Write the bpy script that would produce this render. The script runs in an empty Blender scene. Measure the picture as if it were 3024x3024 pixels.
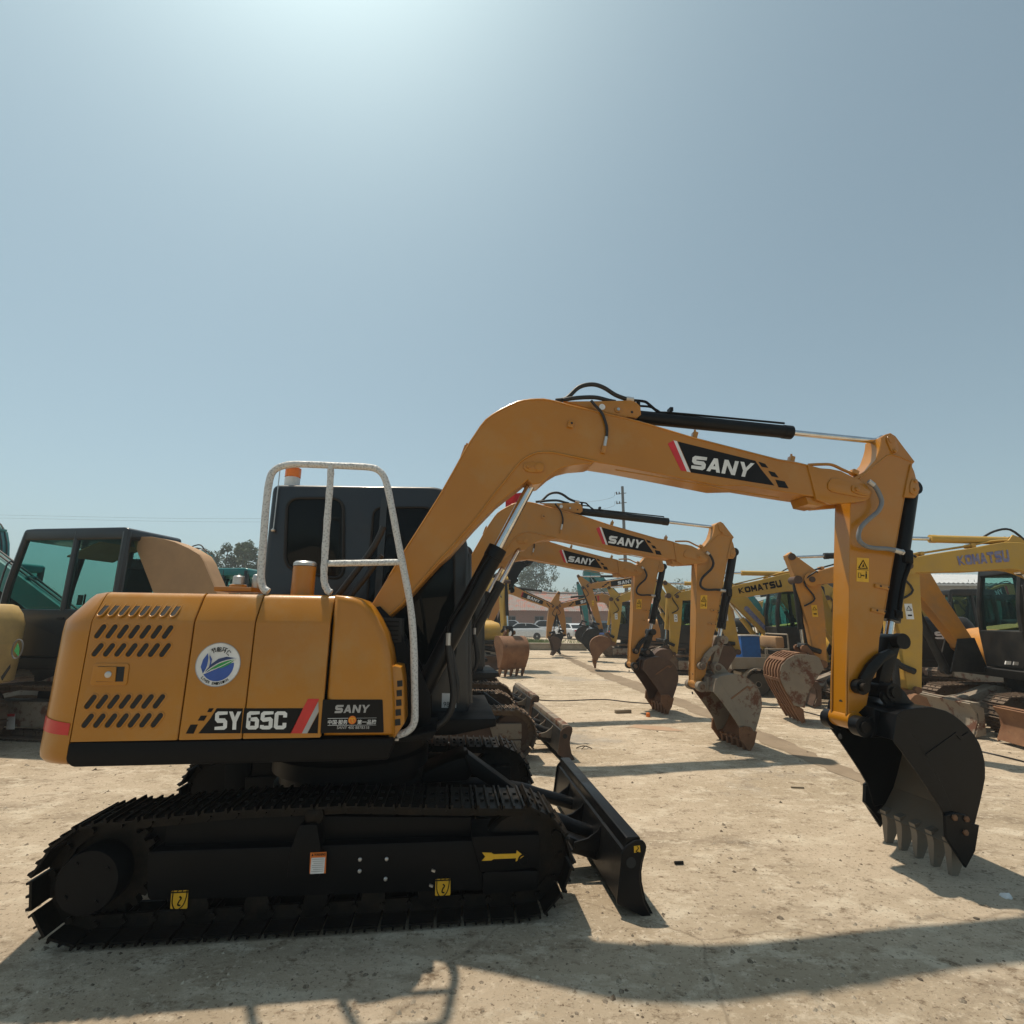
import bpy, bmesh, math, random
from mathutils import Vector, Matrix, noise
from math import radians as R, sin, cos, pi

S = bpy.context.scene
COL = S.collection
RNG = random.Random(7)

# ------------------------------------------------------------------ camera
cd = bpy.data.cameras.new('camera')
cam = bpy.data.objects.new('camera', cd)
COL.objects.link(cam)
cd.sensor_width = 36.0
cd.lens = 17.619
cd.clip_start = 0.05
cd.clip_end = 2000
cam.matrix_world = Matrix(((0.999962,-0.008727,-0.000000,0.000000),(-0.001861,-0.213193,-0.977008,0.000000),(0.008526,0.976971,-0.213201,1.580000),(0.000000,0.000000,0.000000,1.000000)))
S.camera = cam

# ------------------------------------------------------------------ world
SUN = Vector((-0.23, 0.29, 1.0)).normalized()
W = bpy.data.worlds.new('World')
S.world = W
W.use_nodes = True
wn = W.node_tree.nodes
wl = W.node_tree.links
bg = wn['Background']
sky = wn.new('ShaderNodeTexSky')
sky.sky_type = 'NISHITA'
sky.sun_disc = False
sky.sun_elevation = math.asin(SUN.z)
sky.sun_rotation = math.atan2(SUN.x, SUN.y)
sky.air_density = 1.0
sky.dust_density = 1.7
sky.ozone_density = 1.0
sky.altitude = 0
hs = wn.new('ShaderNodeHueSaturation')
hs.inputs['Saturation'].default_value = 0.5
wl.new(sky.outputs[0], hs.inputs['Color'])
tint = wn.new('ShaderNodeVectorMath')          # the summer haze filters the daylight slightly green-blue
tint.operation = 'MULTIPLY'
tint.inputs[1].default_value = (0.79, 1.0, 1.0)
wl.new(hs.outputs[0], tint.inputs[0])
wl.new(tint.outputs[0], bg.inputs['Color'])
bg.inputs['Strength'].default_value = 0.082

sd = bpy.data.lights.new('sun', 'SUN')
sd.energy = 3.4
sd.angle = R(1.0)
sd.color = (1.0, 0.86, 0.69)
so = bpy.data.objects.new('sun', sd)
COL.objects.link(so)
so.rotation_euler = SUN.to_track_quat('Z', 'Y').to_euler()
so.location = (-10, 12, 40)

S.view_settings.view_transform = 'Standard'
S.view_settings.look = 'None'
S.view_settings.exposure = 0.42
S.view_settings.gamma = 1.0
S.view_settings.use_curve_mapping = False
S.cycles.max_bounces = 6
S.cycles.transparent_max_bounces = 16

# ------------------------------------------------------------------ materials
def new_mat(name):
    m = bpy.data.materials.new(name)
    m.use_nodes = True
    return m, m.node_tree.nodes, m.node_tree.links, m.node_tree.nodes['Principled BSDF']

def mix_noise(nt, lk, col1, col2, scale, lo, hi, detail=6, rough=0.6, coord='Object', stretch=None):
    tc = nt.new('ShaderNodeTexCoord')
    nz = nt.new('ShaderNodeTexNoise')
    nz.inputs['Scale'].default_value = scale
    nz.inputs['Detail'].default_value = detail
    nz.inputs['Roughness'].default_value = rough
    if stretch:
        mp = nt.new('ShaderNodeMapping')
        mp.inputs['Scale'].default_value = stretch
        lk.new(tc.outputs[coord], mp.inputs[0])
        lk.new(mp.outputs[0], nz.inputs['Vector'])
    else:
        lk.new(tc.outputs[coord], nz.inputs['Vector'])
    mr = nt.new('ShaderNodeMapRange')
    mr.inputs['From Min'].default_value = lo
    mr.inputs['From Max'].default_value = hi
    lk.new(nz.outputs['Fac'], mr.inputs['Value'])
    mx = nt.new('ShaderNodeMix')
    mx.data_type = 'RGBA'
    lk.new(mr.outputs[0], mx.inputs['Factor'])
    if isinstance(col1, tuple):
        mx.inputs[6].default_value = (*col1, 1)
    else:
        lk.new(col1, mx.inputs[6])
    if isinstance(col2, tuple):
        mx.inputs[7].default_value = (*col2, 1)
    else:
        lk.new(col2, mx.inputs[7])
    return mx.outputs[2], mr.outputs[0], nz.outputs['Fac']

def paint(name, col, dirt=(0.25, 0.17, 0.09), amount=0.25, rough=0.34, coat=0.3, metal=0.0, scale=3.0, bump=0.02, rust=None, rust_lo=0.62, spec=0.5):
    """painted or bare metal: colour, a soft dust film, optional rust or chipped patches, fine relief"""
    m, n, l, b = new_mat(name)
    tint = tuple(c * 0.86 for c in col)
    c0, _, _ = mix_noise(n, l, col, tint, 1.3, 0.35, 0.7, 3)
    c1, f1, _ = mix_noise(n, l, c0, dirt, scale, 0.52 - amount * 0.35, 1.02 - amount * 0.35, 9, 0.7)
    out = c1
    if rust:
        out, f2, _ = mix_noise(n, l, c1, rust, scale * 1.7, rust_lo, rust_lo + 0.07, 12, 0.72)
    l.new(out, b.inputs['Base Color'])
    b.inputs['Metallic'].default_value = metal
    b.inputs['Specular IOR Level'].default_value = spec
    mr = n.new('ShaderNodeMapRange')
    l.new(f1, mr.inputs['Value'])
    mr.inputs['To Min'].default_value = rough
    mr.inputs['To Max'].default_value = min(1, rough + 0.4)
    l.new(mr.outputs[0], b.inputs['Roughness'])
    b.inputs['Coat Weight'].default_value = coat
    b.inputs['Coat Roughness'].default_value = 0.12
    if bump:
        nz = n.new('ShaderNodeTexNoise')
        tc = n.new('ShaderNodeTexCoord')
        nz.inputs['Scale'].default_value = 90
        nz.inputs['Detail'].default_value = 4
        l.new(tc.outputs['Object'], nz.inputs['Vector'])
        bp = n.new('ShaderNodeBump')
        bp.inputs['Strength'].default_value = bump * 5
        bp.inputs['Distance'].default_value = 0.004
        l.new(nz.outputs['Fac'], bp.inputs['Height'])
        l.new(bp.outputs[0], b.inputs['Normal'])
    return m

def plain(name, col, rough=0.5, metal=0.0, coat=0.0):
    m, n, l, b = new_mat(name)
    c, _, _ = mix_noise(n, l, col, tuple(x * 0.78 for x in col), 9.0, 0.35, 0.7)
    l.new(c, b.inputs['Base Color'])
    b.inputs['Roughness'].default_value = rough
    b.inputs['Metallic'].default_value = metal
    b.inputs['Coat Weight'].default_value = coat
    return m

M = {}
M['orange'] = paint('orange_paint', (0.45, 0.178, 0.003), (0.40, 0.24, 0.08), 0.06, 0.30, 0.30)
M['orange_used'] = paint('used_orange_paint', (0.50, 0.21, 0.025), (0.36, 0.22, 0.10), 0.4, 0.45, 0.1, rust=(0.10, 0.05, 0.025), rust_lo=0.74)
M['orange_worn'] = paint('worn_orange_paint', (0.60, 0.25, 0.03), (0.30, 0.19, 0.10), 0.4, 0.5, 0.05, rust=(0.07, 0.035, 0.02), rust_lo=0.68)
M['yellow'] = paint('pale_yellow_paint', (0.54, 0.32, 0.042), (0.38, 0.26, 0.11), 0.32, 0.5, 0.05, rust=(0.09, 0.05, 0.03), rust_lo=0.69)
M['yellow_strong'] = paint('strong_yellow_paint', (0.58, 0.32, 0.022), (0.34, 0.24, 0.11), 0.35, 0.5, 0.05, rust=(0.08, 0.045, 0.025), rust_lo=0.68)
M['cream'] = paint('cream_yellow_paint', (0.58, 0.40, 0.15), (0.30, 0.22, 0.12), 0.35, 0.5, 0.05, rust=(0.14, 0.08, 0.04), rust_lo=0.69)
M['tan'] = paint('dusty_tan_paint', (0.42, 0.25, 0.12), (0.30, 0.19, 0.11), 0.5, 0.6, 0.0)
M['teal'] = paint('teal_paint', (0.012, 0.22, 0.22), (0.2, 0.24, 0.22), 0.2, 0.4, 0.2)
M['black'] = paint('black_paint', (0.0055, 0.006, 0.007), (0.010, 0.0095, 0.009), 0.10, 0.42, 0.0, spec=0.12)
M['black_gloss'] = paint('glossy_black_paint', (0.0045, 0.0052, 0.0065), (0.011, 0.011, 0.011), 0.10, 0.33, 0.0, spec=0.2)
M['black_used'] = paint('dusty_black_paint', (0.011, 0.012, 0.013), (0.06, 0.052, 0.043), 0.28, 0.5, 0.05, spec=0.3)
M['cab'] = paint('charcoal_cab_paint', (0.014, 0.019, 0.025), (0.025, 0.026, 0.028), 0.12, 0.34, 0.25)
M['cabin_dark'] = plain('cab_interior', (0.012, 0.014, 0.015), 0.7)
M['steel'] = paint('track_steel', (0.007, 0.0065, 0.006), (0.05, 0.035, 0.022), 0.22, 0.45, 0.0, 0.15, 7.0, 0.05, spec=0.2)
M['steel_used'] = paint('rusty_track_steel', (0.11, 0.08, 0.06), (0.24, 0.17, 0.11), 0.5, 0.6, 0.0, 0.2, 6.0, 0.06, rust=(0.10, 0.045, 0.025), rust_lo=0.55)
M['rusty'] = paint('rusty_steel', (0.17, 0.075, 0.035), (0.30, 0.17, 0.09), 0.45, 0.7, 0.0, 0.1, 4.0, 0.06, rust=(0.06, 0.03, 0.02), rust_lo=0.6)
M['rusty_dark'] = paint('dark_rusty_steel', (0.075, 0.042, 0.028), (0.16, 0.10, 0.065), 0.4, 0.6, 0.0, 0.15, 4.0, 0.05)
M['mud'] = paint('mud_grey_steel', (0.22, 0.19, 0.15), (0.30, 0.25, 0.19), 0.5, 0.75, 0.0, 0.0, 2.2, 0.06, rust=(0.12, 0.05, 0.028), rust_lo=0.515)
M['lip'] = paint('worn_lip_steel', (0.17, 0.145, 0.11), (0.20, 0.15, 0.10), 0.4, 0.55, 0.0, 0.3, 6.0, 0.04, rust=(0.14, 0.06, 0.03), rust_lo=0.66)
M['tooth'] = paint('scoured_tooth_steel', (0.20, 0.18, 0.15), (0.26, 0.20, 0.14), 0.4, 0.5, 0.0, 0.2, 8.0, 0.04, rust=(0.12, 0.07, 0.04), rust_lo=0.62)
M['chrome'] = plain('chrome_rod', (0.72, 0.73, 0.74), 0.13, 1.0)
M['zinc'] = plain('zinc_fitting', (0.55, 0.55, 0.54), 0.35, 0.8)
M['hose'] = plain('rubber_hose', (0.014, 0.014, 0.015), 0.55)
M['hose_grey'] = plain('grey_hose', (0.20, 0.21, 0.22), 0.5)
M['red'] = plain('red_reflector', (0.62, 0.012, 0.015), 0.35, 0, 0.3)
M['decal_black'] = plain('black_decal', (0.007, 0.0065, 0.007), 0.5)
M['decal_black'].node_tree.nodes['Principled BSDF'].inputs['Specular IOR Level'].default_value = 0.2
M['decal_white'] = plain('white_decal', (0.78, 0.80, 0.80), 0.45)
M['decal_grey'] = plain('grey_decal', (0.42, 0.42, 0.42), 0.45)
M['decal_yellow'] = plain('yellow_decal', (0.82, 0.46, 0.02), 0.45)
M['decal_orange'] = plain('orange_decal', (0.80, 0.20, 0.02), 0.45)
M['decal_blue'] = plain('blue_decal', (0.03, 0.10, 0.42), 0.4)
M['decal_navy'] = plain('navy_decal', (0.02, 0.045, 0.16), 0.4)
M['decal_green'] = plain('green_decal', (0.02, 0.33, 0.08), 0.4)
M['decal_purple'] = paint('faded_blue_decal', (0.09, 0.10, 0.30), (0.45, 0.42, 0.40), 0.5, 0.6, 0.0, 0, 14)
M['white_paint'] = plain('white_car_paint', (0.72, 0.74, 0.76), 0.22, 0, 0.6)
M['silver_paint'] = plain('silver_car_paint', (0.42, 0.44, 0.46), 0.25, 0.3, 0.6)
M['dark_paint'] = plain('dark_car_paint', (0.02, 0.028, 0.038), 0.2, 0, 0.6)
M['tyre'] = plain('tyre_rubber', (0.022, 0.021, 0.02), 0.8)
M['tyre_dusty'] = plain('dusty_tyre_rubber', (0.085, 0.075, 0.06), 0.85)
M['rim'] = plain('wheel_rim', (0.42, 0.42, 0.42), 0.4, 0.5)
M['truck'] = paint('dirty_grey_truck_paint', (0.33, 0.30, 0.25), (0.28, 0.22, 0.15), 0.5, 0.6, 0.0)
M['bin'] = plain('blue_plastic', (0.012, 0.12, 0.42), 0.4)
M['bark'] = plain('bark', (0.09, 0.07, 0.05), 0.9)
M['wood'] = plain('weathered_timber', (0.25, 0.20, 0.14), 0.8)
M['pole'] = plain('weathered_pole', (0.13, 0.13, 0.13), 0.8)
M['stone'] = paint('pale_stone', (0.36, 0.31, 0.24), (0.26, 0.21, 0.15), 0.4, 0.85, 0.0)
M['kerb'] = paint('kerb_concrete', (0.34, 0.30, 0.23), (0.15, 0.12, 0.08), 0.5, 0.85, 0.0, bump=0.08)
M['silver_roof'] = paint('silver_sheet_roof', (0.55, 0.57, 0.58), (0.35, 0.35, 0.34), 0.2, 0.4, 0.0, 0.2)
M['grey_wall'] = paint('grey_render_wall', (0.30, 0.31, 0.31), (0.22, 0.22, 0.21), 0.5, 0.8, 0.0)

def amber(name, col):
    m, n, l, b = new_mat(name)
    b.inputs['Base Color'].default_value = (*col, 1)
    b.inputs['Roughness'].default_value = 0.12
    b.inputs['Transmission Weight'].default_value = 0.35
    b.inputs['Subsurface Weight'].default_value = 0.0
    return m
M['amber'] = amber('amber_lens', (0.95, 0.24, 0.015))

def wrap_mat():
    m, n, l, b = new_mat('foam_wrap')
    tc = n.new('ShaderNodeTexCoord')
    vo = n.new('ShaderNodeTexVoronoi')
    vo.inputs['Scale'].default_value = 75
    l.new(tc.outputs['Object'], vo.inputs['Vector'])
    mr = n.new('ShaderNodeMapRange')
    mr.inputs['From Max'].default_value = 0.55
    mr.inputs['To Min'].default_value = 0.0
    mr.inputs['To Max'].default_value = 1.0
    l.new(vo.outputs['Distance'], mr.inputs['Value'])
    mx = n.new('ShaderNodeMix')
    mx.data_type = 'RGBA'
    l.new(mr.outputs[0], mx.inputs['Factor'])
    mx.inputs[6].default_value = (0.28, 0.29, 0.29, 1)
    mx.inputs[7].default_value = (0.60, 0.61, 0.605, 1)
    l.new(mx.outputs[2], b.inputs['Base Color'])
    b.inputs['Roughness'].default_value = 0.5
    b.inputs['Subsurface Weight'].default_value = 0.15
    b.inputs['Subsurface Radius'].default_value = (0.01, 0.01, 0.01)
    bp = n.new('ShaderNodeBump')
    bp.inputs['Strength'].default_value = 0.5
    bp.inputs['Distance'].default_value = 0.006
    l.new(vo.outputs['Distance'], bp.inputs['Height'])
    l.new(bp.outputs[0], b.inputs['Normal'])
    return m
M['wrap'] = wrap_mat()

def glass_mat(name, tint, clear=0.75, rough=0.03):
    m, n, l, b = new_mat(name)
    out = n['Material Output']
    tr = n.new('ShaderNodeBsdfTransparent')
    tr.inputs['Color'].default_value = (*tint, 1)
    b.inputs['Base Color'].default_value = (0.02, 0.03, 0.035, 1)
    b.inputs['Roughness'].default_value = rough
    b.inputs['Specular IOR Level'].default_value = 0.6
    ly = n.new('ShaderNodeLayerWeight')
    ly.inputs['Blend'].default_value = 0.5
    pw = n.new('ShaderNodeMath')             # facing angle, the same on both sides of a pane
    pw.operation = 'POWER'
    l.new(ly.outputs['Facing'], pw.inputs[0])
    pw.inputs[1].default_value = 3.5
    mt = n.new('ShaderNodeMath')
    mt.operation = 'MULTIPLY_ADD'
    l.new(pw.outputs[0], mt.inputs[0])
    mt.inputs[1].default_value = clear * 0.8
    mt.inputs[2].default_value = 1 - clear
    mt.use_clamp = True
    ms = n.new('ShaderNodeMixShader')
    l.new(mt.outputs[0], ms.inputs[0])
    l.new(tr.outputs[0], ms.inputs[1])
    l.new(b.outputs[0], ms.inputs[2])
    l.new(ms.outputs[0], out.inputs['Surface'])
    return m
M['glass'] = glass_mat('cab_glass', (0.72, 0.88, 0.86), 0.94)
M['glass_dark'] = glass_mat('dark_cab_glass', (0.10, 0.12, 0.14), 0.75)
M['car_glass'] = glass_mat('car_glass', (0.05, 0.06, 0.07), 0.6)

def ground_mat():
    """worn yard concrete: pale cement, brown earth films, scuffs, grit and hairline cracks"""
    m, n, l, b = new_mat('dusty_concrete')
    c, _, _ = mix_noise(n, l, (0.54, 0.45, 0.34), (0.41, 0.335, 0.24), 0.42, 0.40, 0.58, 9, 0.65)
    c, f1, h1 = mix_noise(n, l, c, (0.22, 0.17, 0.12), 0.9, 0.53, 0.69, 12, 0.72, stretch=(0.7, 1.5, 1))
    c, f2, h2 = mix_noise(n, l, c, (0.62, 0.54, 0.42), 2.6, 0.52, 0.60, 12, 0.76, stretch=(1, 1.7, 1))
    c, f3, h3 = mix_noise(n, l, c, (0.20, 0.15, 0.10), 6.5, 0.545, 0.635, 12, 0.78, stretch=(1, 1.4, 1))
    c, f4, h4 = mix_noise(n, l, c, (0.62, 0.53, 0.41), 20, 0.55, 0.62, 8, 0.78)
    c, f5, h5 = mix_noise(n, l, c, (0.15, 0.11, 0.075), 42, 0.57, 0.64, 6, 0.75)
    c, f6, _ = mix_noise(n, l, c, (0.32, 0.30, 0.27), 0.19, 0.55, 0.66, 8, 0.68)
    tc = n.new('ShaderNodeTexCoord')
    wob = n.new('ShaderNodeTexNoise')
    wob.inputs['Scale'].default_value = 1.3
    wob.inputs['Detail'].default_value = 8
    l.new(tc.outputs['Object'], wob.inputs['Vector'])
    add = n.new('ShaderNodeMixRGB')
    add.blend_type = 'ADD'
    add.inputs[0].default_value = 0.55
    l.new(tc.outputs['Object'], add.inputs[1])
    l.new(wob.outputs['Color'], add.inputs[2])
    vo = n.new('ShaderNodeTexVoronoi')
    vo.feature = 'DISTANCE_TO_EDGE'
    vo.inputs['Scale'].default_value = 0.2
    l.new(add.outputs[0], vo.inputs['Vector'])
    mr = n.new('ShaderNodeMapRange')
    mr.inputs['From Min'].default_value = 0.0
    mr.inputs['From Max'].default_value = 0.003
    mr.inputs['To Min'].default_value = 0.4
    mr.inputs['To Max'].default_value = 0.0
    l.new(vo.outputs['Distance'], mr.inputs['Value'])
    mx = n.new('ShaderNodeMix')
    mx.data_type = 'RGBA'
    l.new(mr.outputs[0], mx.inputs['Factor'])
    l.new(c, mx.inputs[6])
    mx.inputs[7].default_value = (0.13, 0.10, 0.07, 1)
    l.new(mx.outputs[2], b.inputs['Base Color'])
    b.inputs['Roughness'].default_value = 0.95
    b.inputs['Specular IOR Level'].default_value = 0.15
    s = None
    for h, w in ((h3, 1.0), (h4, 0.6), (h5, 0.4), (h2, 0.8)):
        mu = n.new('ShaderNodeMath')
        mu.operation = 'MULTIPLY_ADD'
        l.new(h, mu.inputs[0])
        mu.inputs[1].default_value = w
        if s is None:
            mu.inputs[2].default_value = 0
        else:
            l.new(s, mu.inputs[2])
        s = mu.outputs[0]
    bp = n.new('ShaderNodeBump')
    bp.inputs['Strength'].default_value = 0.8
    bp.inputs['Distance'].default_value = 0.03
    l.new(s, bp.inputs['Height'])
    l.new(bp.outputs[0], b.inputs['Normal'])
    return m
M['ground'] = ground_mat()
M['dirt'] = paint('brown_dirt', (0.22, 0.165, 0.11), (0.34, 0.27, 0.19), 0.45, 0.95, 0.0, 0, 2.2, 0.1)
M['clay'] = paint('red_clay', (0.40, 0.26, 0.17), (0.43, 0.34, 0.24), 0.5, 0.95, 0.0, 0, 3.0, 0.1)

def leaf_mat(name, a, bcol):
    m, n, l, b = new_mat(name)
    c, _, _ = mix_noise(n, l, a, bcol, 1.4, 0.35, 0.65, 3)
    l.new(c, b.inputs['Base Color'])
    b.inputs['Roughness'].default_value = 0.6
    tl = n.new('ShaderNodeBsdfTranslucent')
    l.new(c, tl.inputs['Color'])
    ms = n.new('ShaderNodeMixShader')
    ms.inputs[0].default_value = 0.3
    l.new(b.outputs[0], ms.inputs[1])
    l.new(tl.outputs[0], ms.inputs[2])
    l.new(ms.outputs[0], n['Material Output'].inputs['Surface'])
    return m
M['leaf'] = leaf_mat('grey_green_leaves', (0.045, 0.075, 0.035), (0.08, 0.11, 0.06))
M['leaf2'] = leaf_mat('dark_green_leaves', (0.03, 0.055, 0.03), (0.06, 0.09, 0.05))
M['grass'] = leaf_mat('grass_blades', (0.10, 0.16, 0.035), (0.16, 0.18, 0.06))

def brick_mat(name, c1, c2, mortar, scale):
    m, n, l, b = new_mat(name)
    tc = n.new('ShaderNodeTexCoord')
    mp = n.new('ShaderNodeMapping')
    mp.inputs['Rotation'].default_value = (R(90), 0, 0)
    l.new(tc.outputs['Object'], mp.inputs[0])
    br = n.new('ShaderNodeTexBrick')
    br.inputs['Scale'].default_value = scale
    br.inputs['Color1'].default_value = (*c1, 1)
    br.inputs['Color2'].default_value = (*c2, 1)
    br.inputs['Mortar'].default_value = (*mortar, 1)
    br.inputs['Mortar Size'].default_value = 0.015
    l.new(mp.outputs[0], br.inputs['Vector'])
    c, _, _ = mix_noise(n, l, br.outputs['Color'], mortar, 0.8, 0.5, 0.9)
    l.new(c, b.inputs['Base Color'])
    b.inputs['Roughness'].default_value = 0.85
    return m
M['brick'] = brick_mat('old_brick_wall', (0.26, 0.13, 0.10), (0.20, 0.11, 0.09), (0.24, 0.18, 0.15), 4.0)
M['tile'] = paint('faded_clay_tile', (0.25, 0.215, 0.20), (0.30, 0.26, 0.24), 0.4, 0.8, 0.0, 0, 0.9, 0.05, rust=(0.36, 0.14, 0.10), rust_lo=0.50)

# ------------------------------------------------------------------ mesh helpers
class MB:
    """collects solid shapes and links them as ONE mesh object"""
    def __init__(s):
        s.bm = bmesh.new()

    def box(s, c, d, rot=None, bev=0.0, seg=2):
        r = bmesh.ops.create_cube(s.bm, size=1.0)
        vs = r['verts']
        bmesh.ops.scale(s.bm, vec=d, verts=vs)
        if bev:
            es = list({e for v in vs for e in v.link_edges})
            q = bmesh.ops.bevel(s.bm, geom=es, offset=bev, segments=seg, profile=0.5, affect='EDGES')
            vs = list({v for f in q['faces'] for v in f.verts} | {v for v in vs if v.is_valid})
        mt = Matrix.Translation(c)
        if rot is not None:
            mt = mt @ rot
        bmesh.ops.transform(s.bm, matrix=mt, verts=vs)
        return s

    def prism(s, poly, y0, y1, bev=0.0, seg=2, shrink=None):
        """closed (x, z) outline extruded from y0 to y1"""
        n = len(poly)
        a = [s.bm.verts.new((x, y0, z)) for x, z in poly]
        b = [s.bm.verts.new((x, y1, z)) for x, z in poly]
        fs = [s.bm.faces.new(a), s.bm.faces.new(b[::-1])]
        for i in range(n):
            j = (i + 1) % n
            fs.append(s.bm.faces.new((a[j], a[i], b[i], b[j])))
        bmesh.ops.recalc_face_normals(s.bm, faces=fs)
        if bev:
            rim = [e for e in set(fs[0].edges) | set(fs[1].edges)]
            bmesh.ops.bevel(s.bm, geom=rim, offset=bev, segments=seg, profile=0.5, affect='EDGES', clamp_overlap=True)
        return s

    def prism_x(s, poly, x0, x1, bev=0.0, seg=2):
        """closed (y, z) outline extruded along x"""
        n = len(poly)
        a = [s.bm.verts.new((x0, y, z)) for y, z in poly]
        b = [s.bm.verts.new((x1, y, z)) for y, z in poly]
        fs = [s.bm.faces.new(a), s.bm.faces.new(b[::-1])]
        for i in range(n):
            j = (i + 1) % n
            fs.append(s.bm.faces.new((a[j], a[i], b[i], b[j])))
        bmesh.ops.recalc_face_normals(s.bm, faces=fs)
        if bev:
            bmesh.ops.bevel(s.bm, geom=list(set(fs[0].edges) | set(fs[1].edges)), offset=bev, segments=seg, profile=0.5, affect='EDGES', clamp_overlap=True)
        return s

    def prism_z(s, poly, z0, z1, bev=0.0, seg=2):
        """closed (x, y) outline extruded upwards"""
        n = len(poly)
        a = [s.bm.verts.new((x, y, z0)) for x, y in poly]
        b = [s.bm.verts.new((x, y, z1)) for x, y in poly]
        fs = [s.bm.faces.new(a), s.bm.faces.new(b[::-1])]
        for i in range(n):
            j = (i + 1) % n
            fs.append(s.bm.faces.new((a[j], a[i], b[i], b[j])))
        bmesh.ops.recalc_face_normals(s.bm, faces=fs)
        if bev:
            bmesh.ops.bevel(s.bm, geom=list(set(fs[0].edges) | set(fs[1].edges)), offset=bev, segments=seg, profile=0.5, affect='EDGES', clamp_overlap=True)
        return s

    def strip(s, line, y0, y1, th):
        """open (x, z) line swept from y0 to y1 as a sheet of thickness th (to the left of the line)"""
        n = len(line)
        nr = []
        for i in range(n):
            p = Vector(line[max(0, i - 1)])
            q = Vector(line[min(n - 1, i + 1)])
            t = (q - p).normalized()
            nr.append(Vector((-t.y, t.x)))
        outer = list(line)
        inner = [(line[i][0] + nr[i].x * th, line[i][1] + nr[i].y * th) for i in range(n)]
        q = [[s.bm.verts.new((x, y, z)) for x, z in ln] for ln in (outer, inner) for y in (y0, y1)]
        o0, o1, i0, i1 = q
        fs = []
        for i in range(n - 1):
            fs += [s.bm.faces.new((o0[i], o0[i + 1], o1[i + 1], o1[i])), s.bm.faces.new((i0[i + 1], i0[i], i1[i], i1[i + 1])),
                   s.bm.faces.new((o0[i + 1], o0[i], i0[i], i0[i + 1])), s.bm.faces.new((o1[i], o1[i + 1], i1[i + 1], i1[i]))]
        fs += [s.bm.faces.new((o0[0], o1[0], i1[0], i0[0])), s.bm.faces.new((o1[-1], o0[-1], i0[-1], i1[-1]))]
        bmesh.ops.recalc_face_normals(s.bm, faces=fs)
        return s

    def tube(s, pts, r, seg=10, smooth=True, sub=4, caps=True):
        P = [Vector(p) for p in pts]
        if smooth and len(P) > 2:
            Q = []
            for i in range(len(P) - 1):
                p0 = P[max(i - 1, 0)]; p1 = P[i]; p2 = P[i + 1]; p3 = P[min(i + 2, len(P) - 1)]
                for k in range(sub):
                    t = k / sub
                    Q.append(0.5 * ((2 * p1) + (p2 - p0) * t + (2 * p0 - 5 * p1 + 4 * p2 - p3) * t * t + (3 * p1 - p0 - 3 * p2 + p3) * t ** 3))
            Q.append(P[-1])
            P = Q
        rings = []
        up = None
        for i, p in enumerate(P):
            t = (P[min(i + 1, len(P) - 1)] - P[max(i - 1, 0)]).normalized()
            if up is None:
                up = Vector((0, 1, 0)) if abs(t.y) < 0.9 else Vector((1, 0, 0))
            u = (up - t * up.dot(t)).normalized()
            v = t.cross(u)
            up = u
            rr = r(i / (len(P) - 1)) if callable(r) else r
            rings.append([s.bm.verts.new(p + (u * cos(2 * pi * k / seg) + v * sin(2 * pi * k / seg)) * rr) for k in range(seg)])
        for a, b in zip(rings, rings[1:]):
            for k in range(seg):
                s.bm.faces.new((a[k], a[(k + 1) % seg], b[(k + 1) % seg], b[k]))
        if caps:
            s.bm.faces.new(rings[0][::-1])
            s.bm.faces.new(rings[-1])
        return s

    def cyl(s, p0, p1, r, seg=20, r2=None):
        r2 = r if r2 is None else r2
        return s.tube([p0, p1], lambda t: r + (r2 - r) * t, seg, False)

    def lathe(s, prof, c, axis='y', seg=28):
        """(radius, height) profile turned about an axis through c"""
        rings = []
        for rr, h in prof:
            ring = []
            for k in range(seg):
                a = 2 * pi * k / seg
                u, v = rr * cos(a), rr * sin(a)
                p = {'y': (u, h, v), 'z': (u, v, h), 'x': (h, u, v)}[axis]
                ring.append(s.bm.verts.new(Vector(c) + Vector(p)))
            rings.append(ring)
        fs = []
        for a, b in zip(rings, rings[1:]):
            for k in range(seg):
                fs.append(s.bm.faces.new((a[k], a[(k + 1) % seg], b[(k + 1) % seg], b[k])))
        fs.append(s.bm.faces.new(rings[0][::-1]))
        fs.append(s.bm.faces.new(rings[-1]))
        bmesh.ops.recalc_face_normals(s.bm, faces=fs)
        return s

    def quad(s, a, b, c, d):
        s.bm.faces.new([s.bm.verts.new(p) for p in (a, b, c, d)])
        return s

    def build(s, name, mat, parent=None, smooth=35, kind=None):
        me = bpy.data.meshes.new(name)
        s.bm.to_mesh(me)
        s.bm.free()
        if smooth:
            me.shade_smooth()
            me.set_sharp_from_angle(angle=R(smooth))
        me.materials.append(M[mat] if isinstance(mat, str) else mat)
        o = bpy.data.objects.new(name, me)
        COL.objects.link(o)
        if parent:
            o.parent = parent
        if kind:
            o['kind'] = kind
        return o

def tag(o, label, cat, group=None):
    o['label'] = label
    o['category'] = cat
    if group:
        o['group'] = group
    return o

def thing(name, label, cat, loc=(0, 0, 0), rz=0.0, group=None):
    o = bpy.data.objects.new(name, None)
    COL.objects.link(o)
    o.location = loc
    o.rotation_euler = (0, 0, rz)
    return tag(o, label, cat, group)

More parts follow.
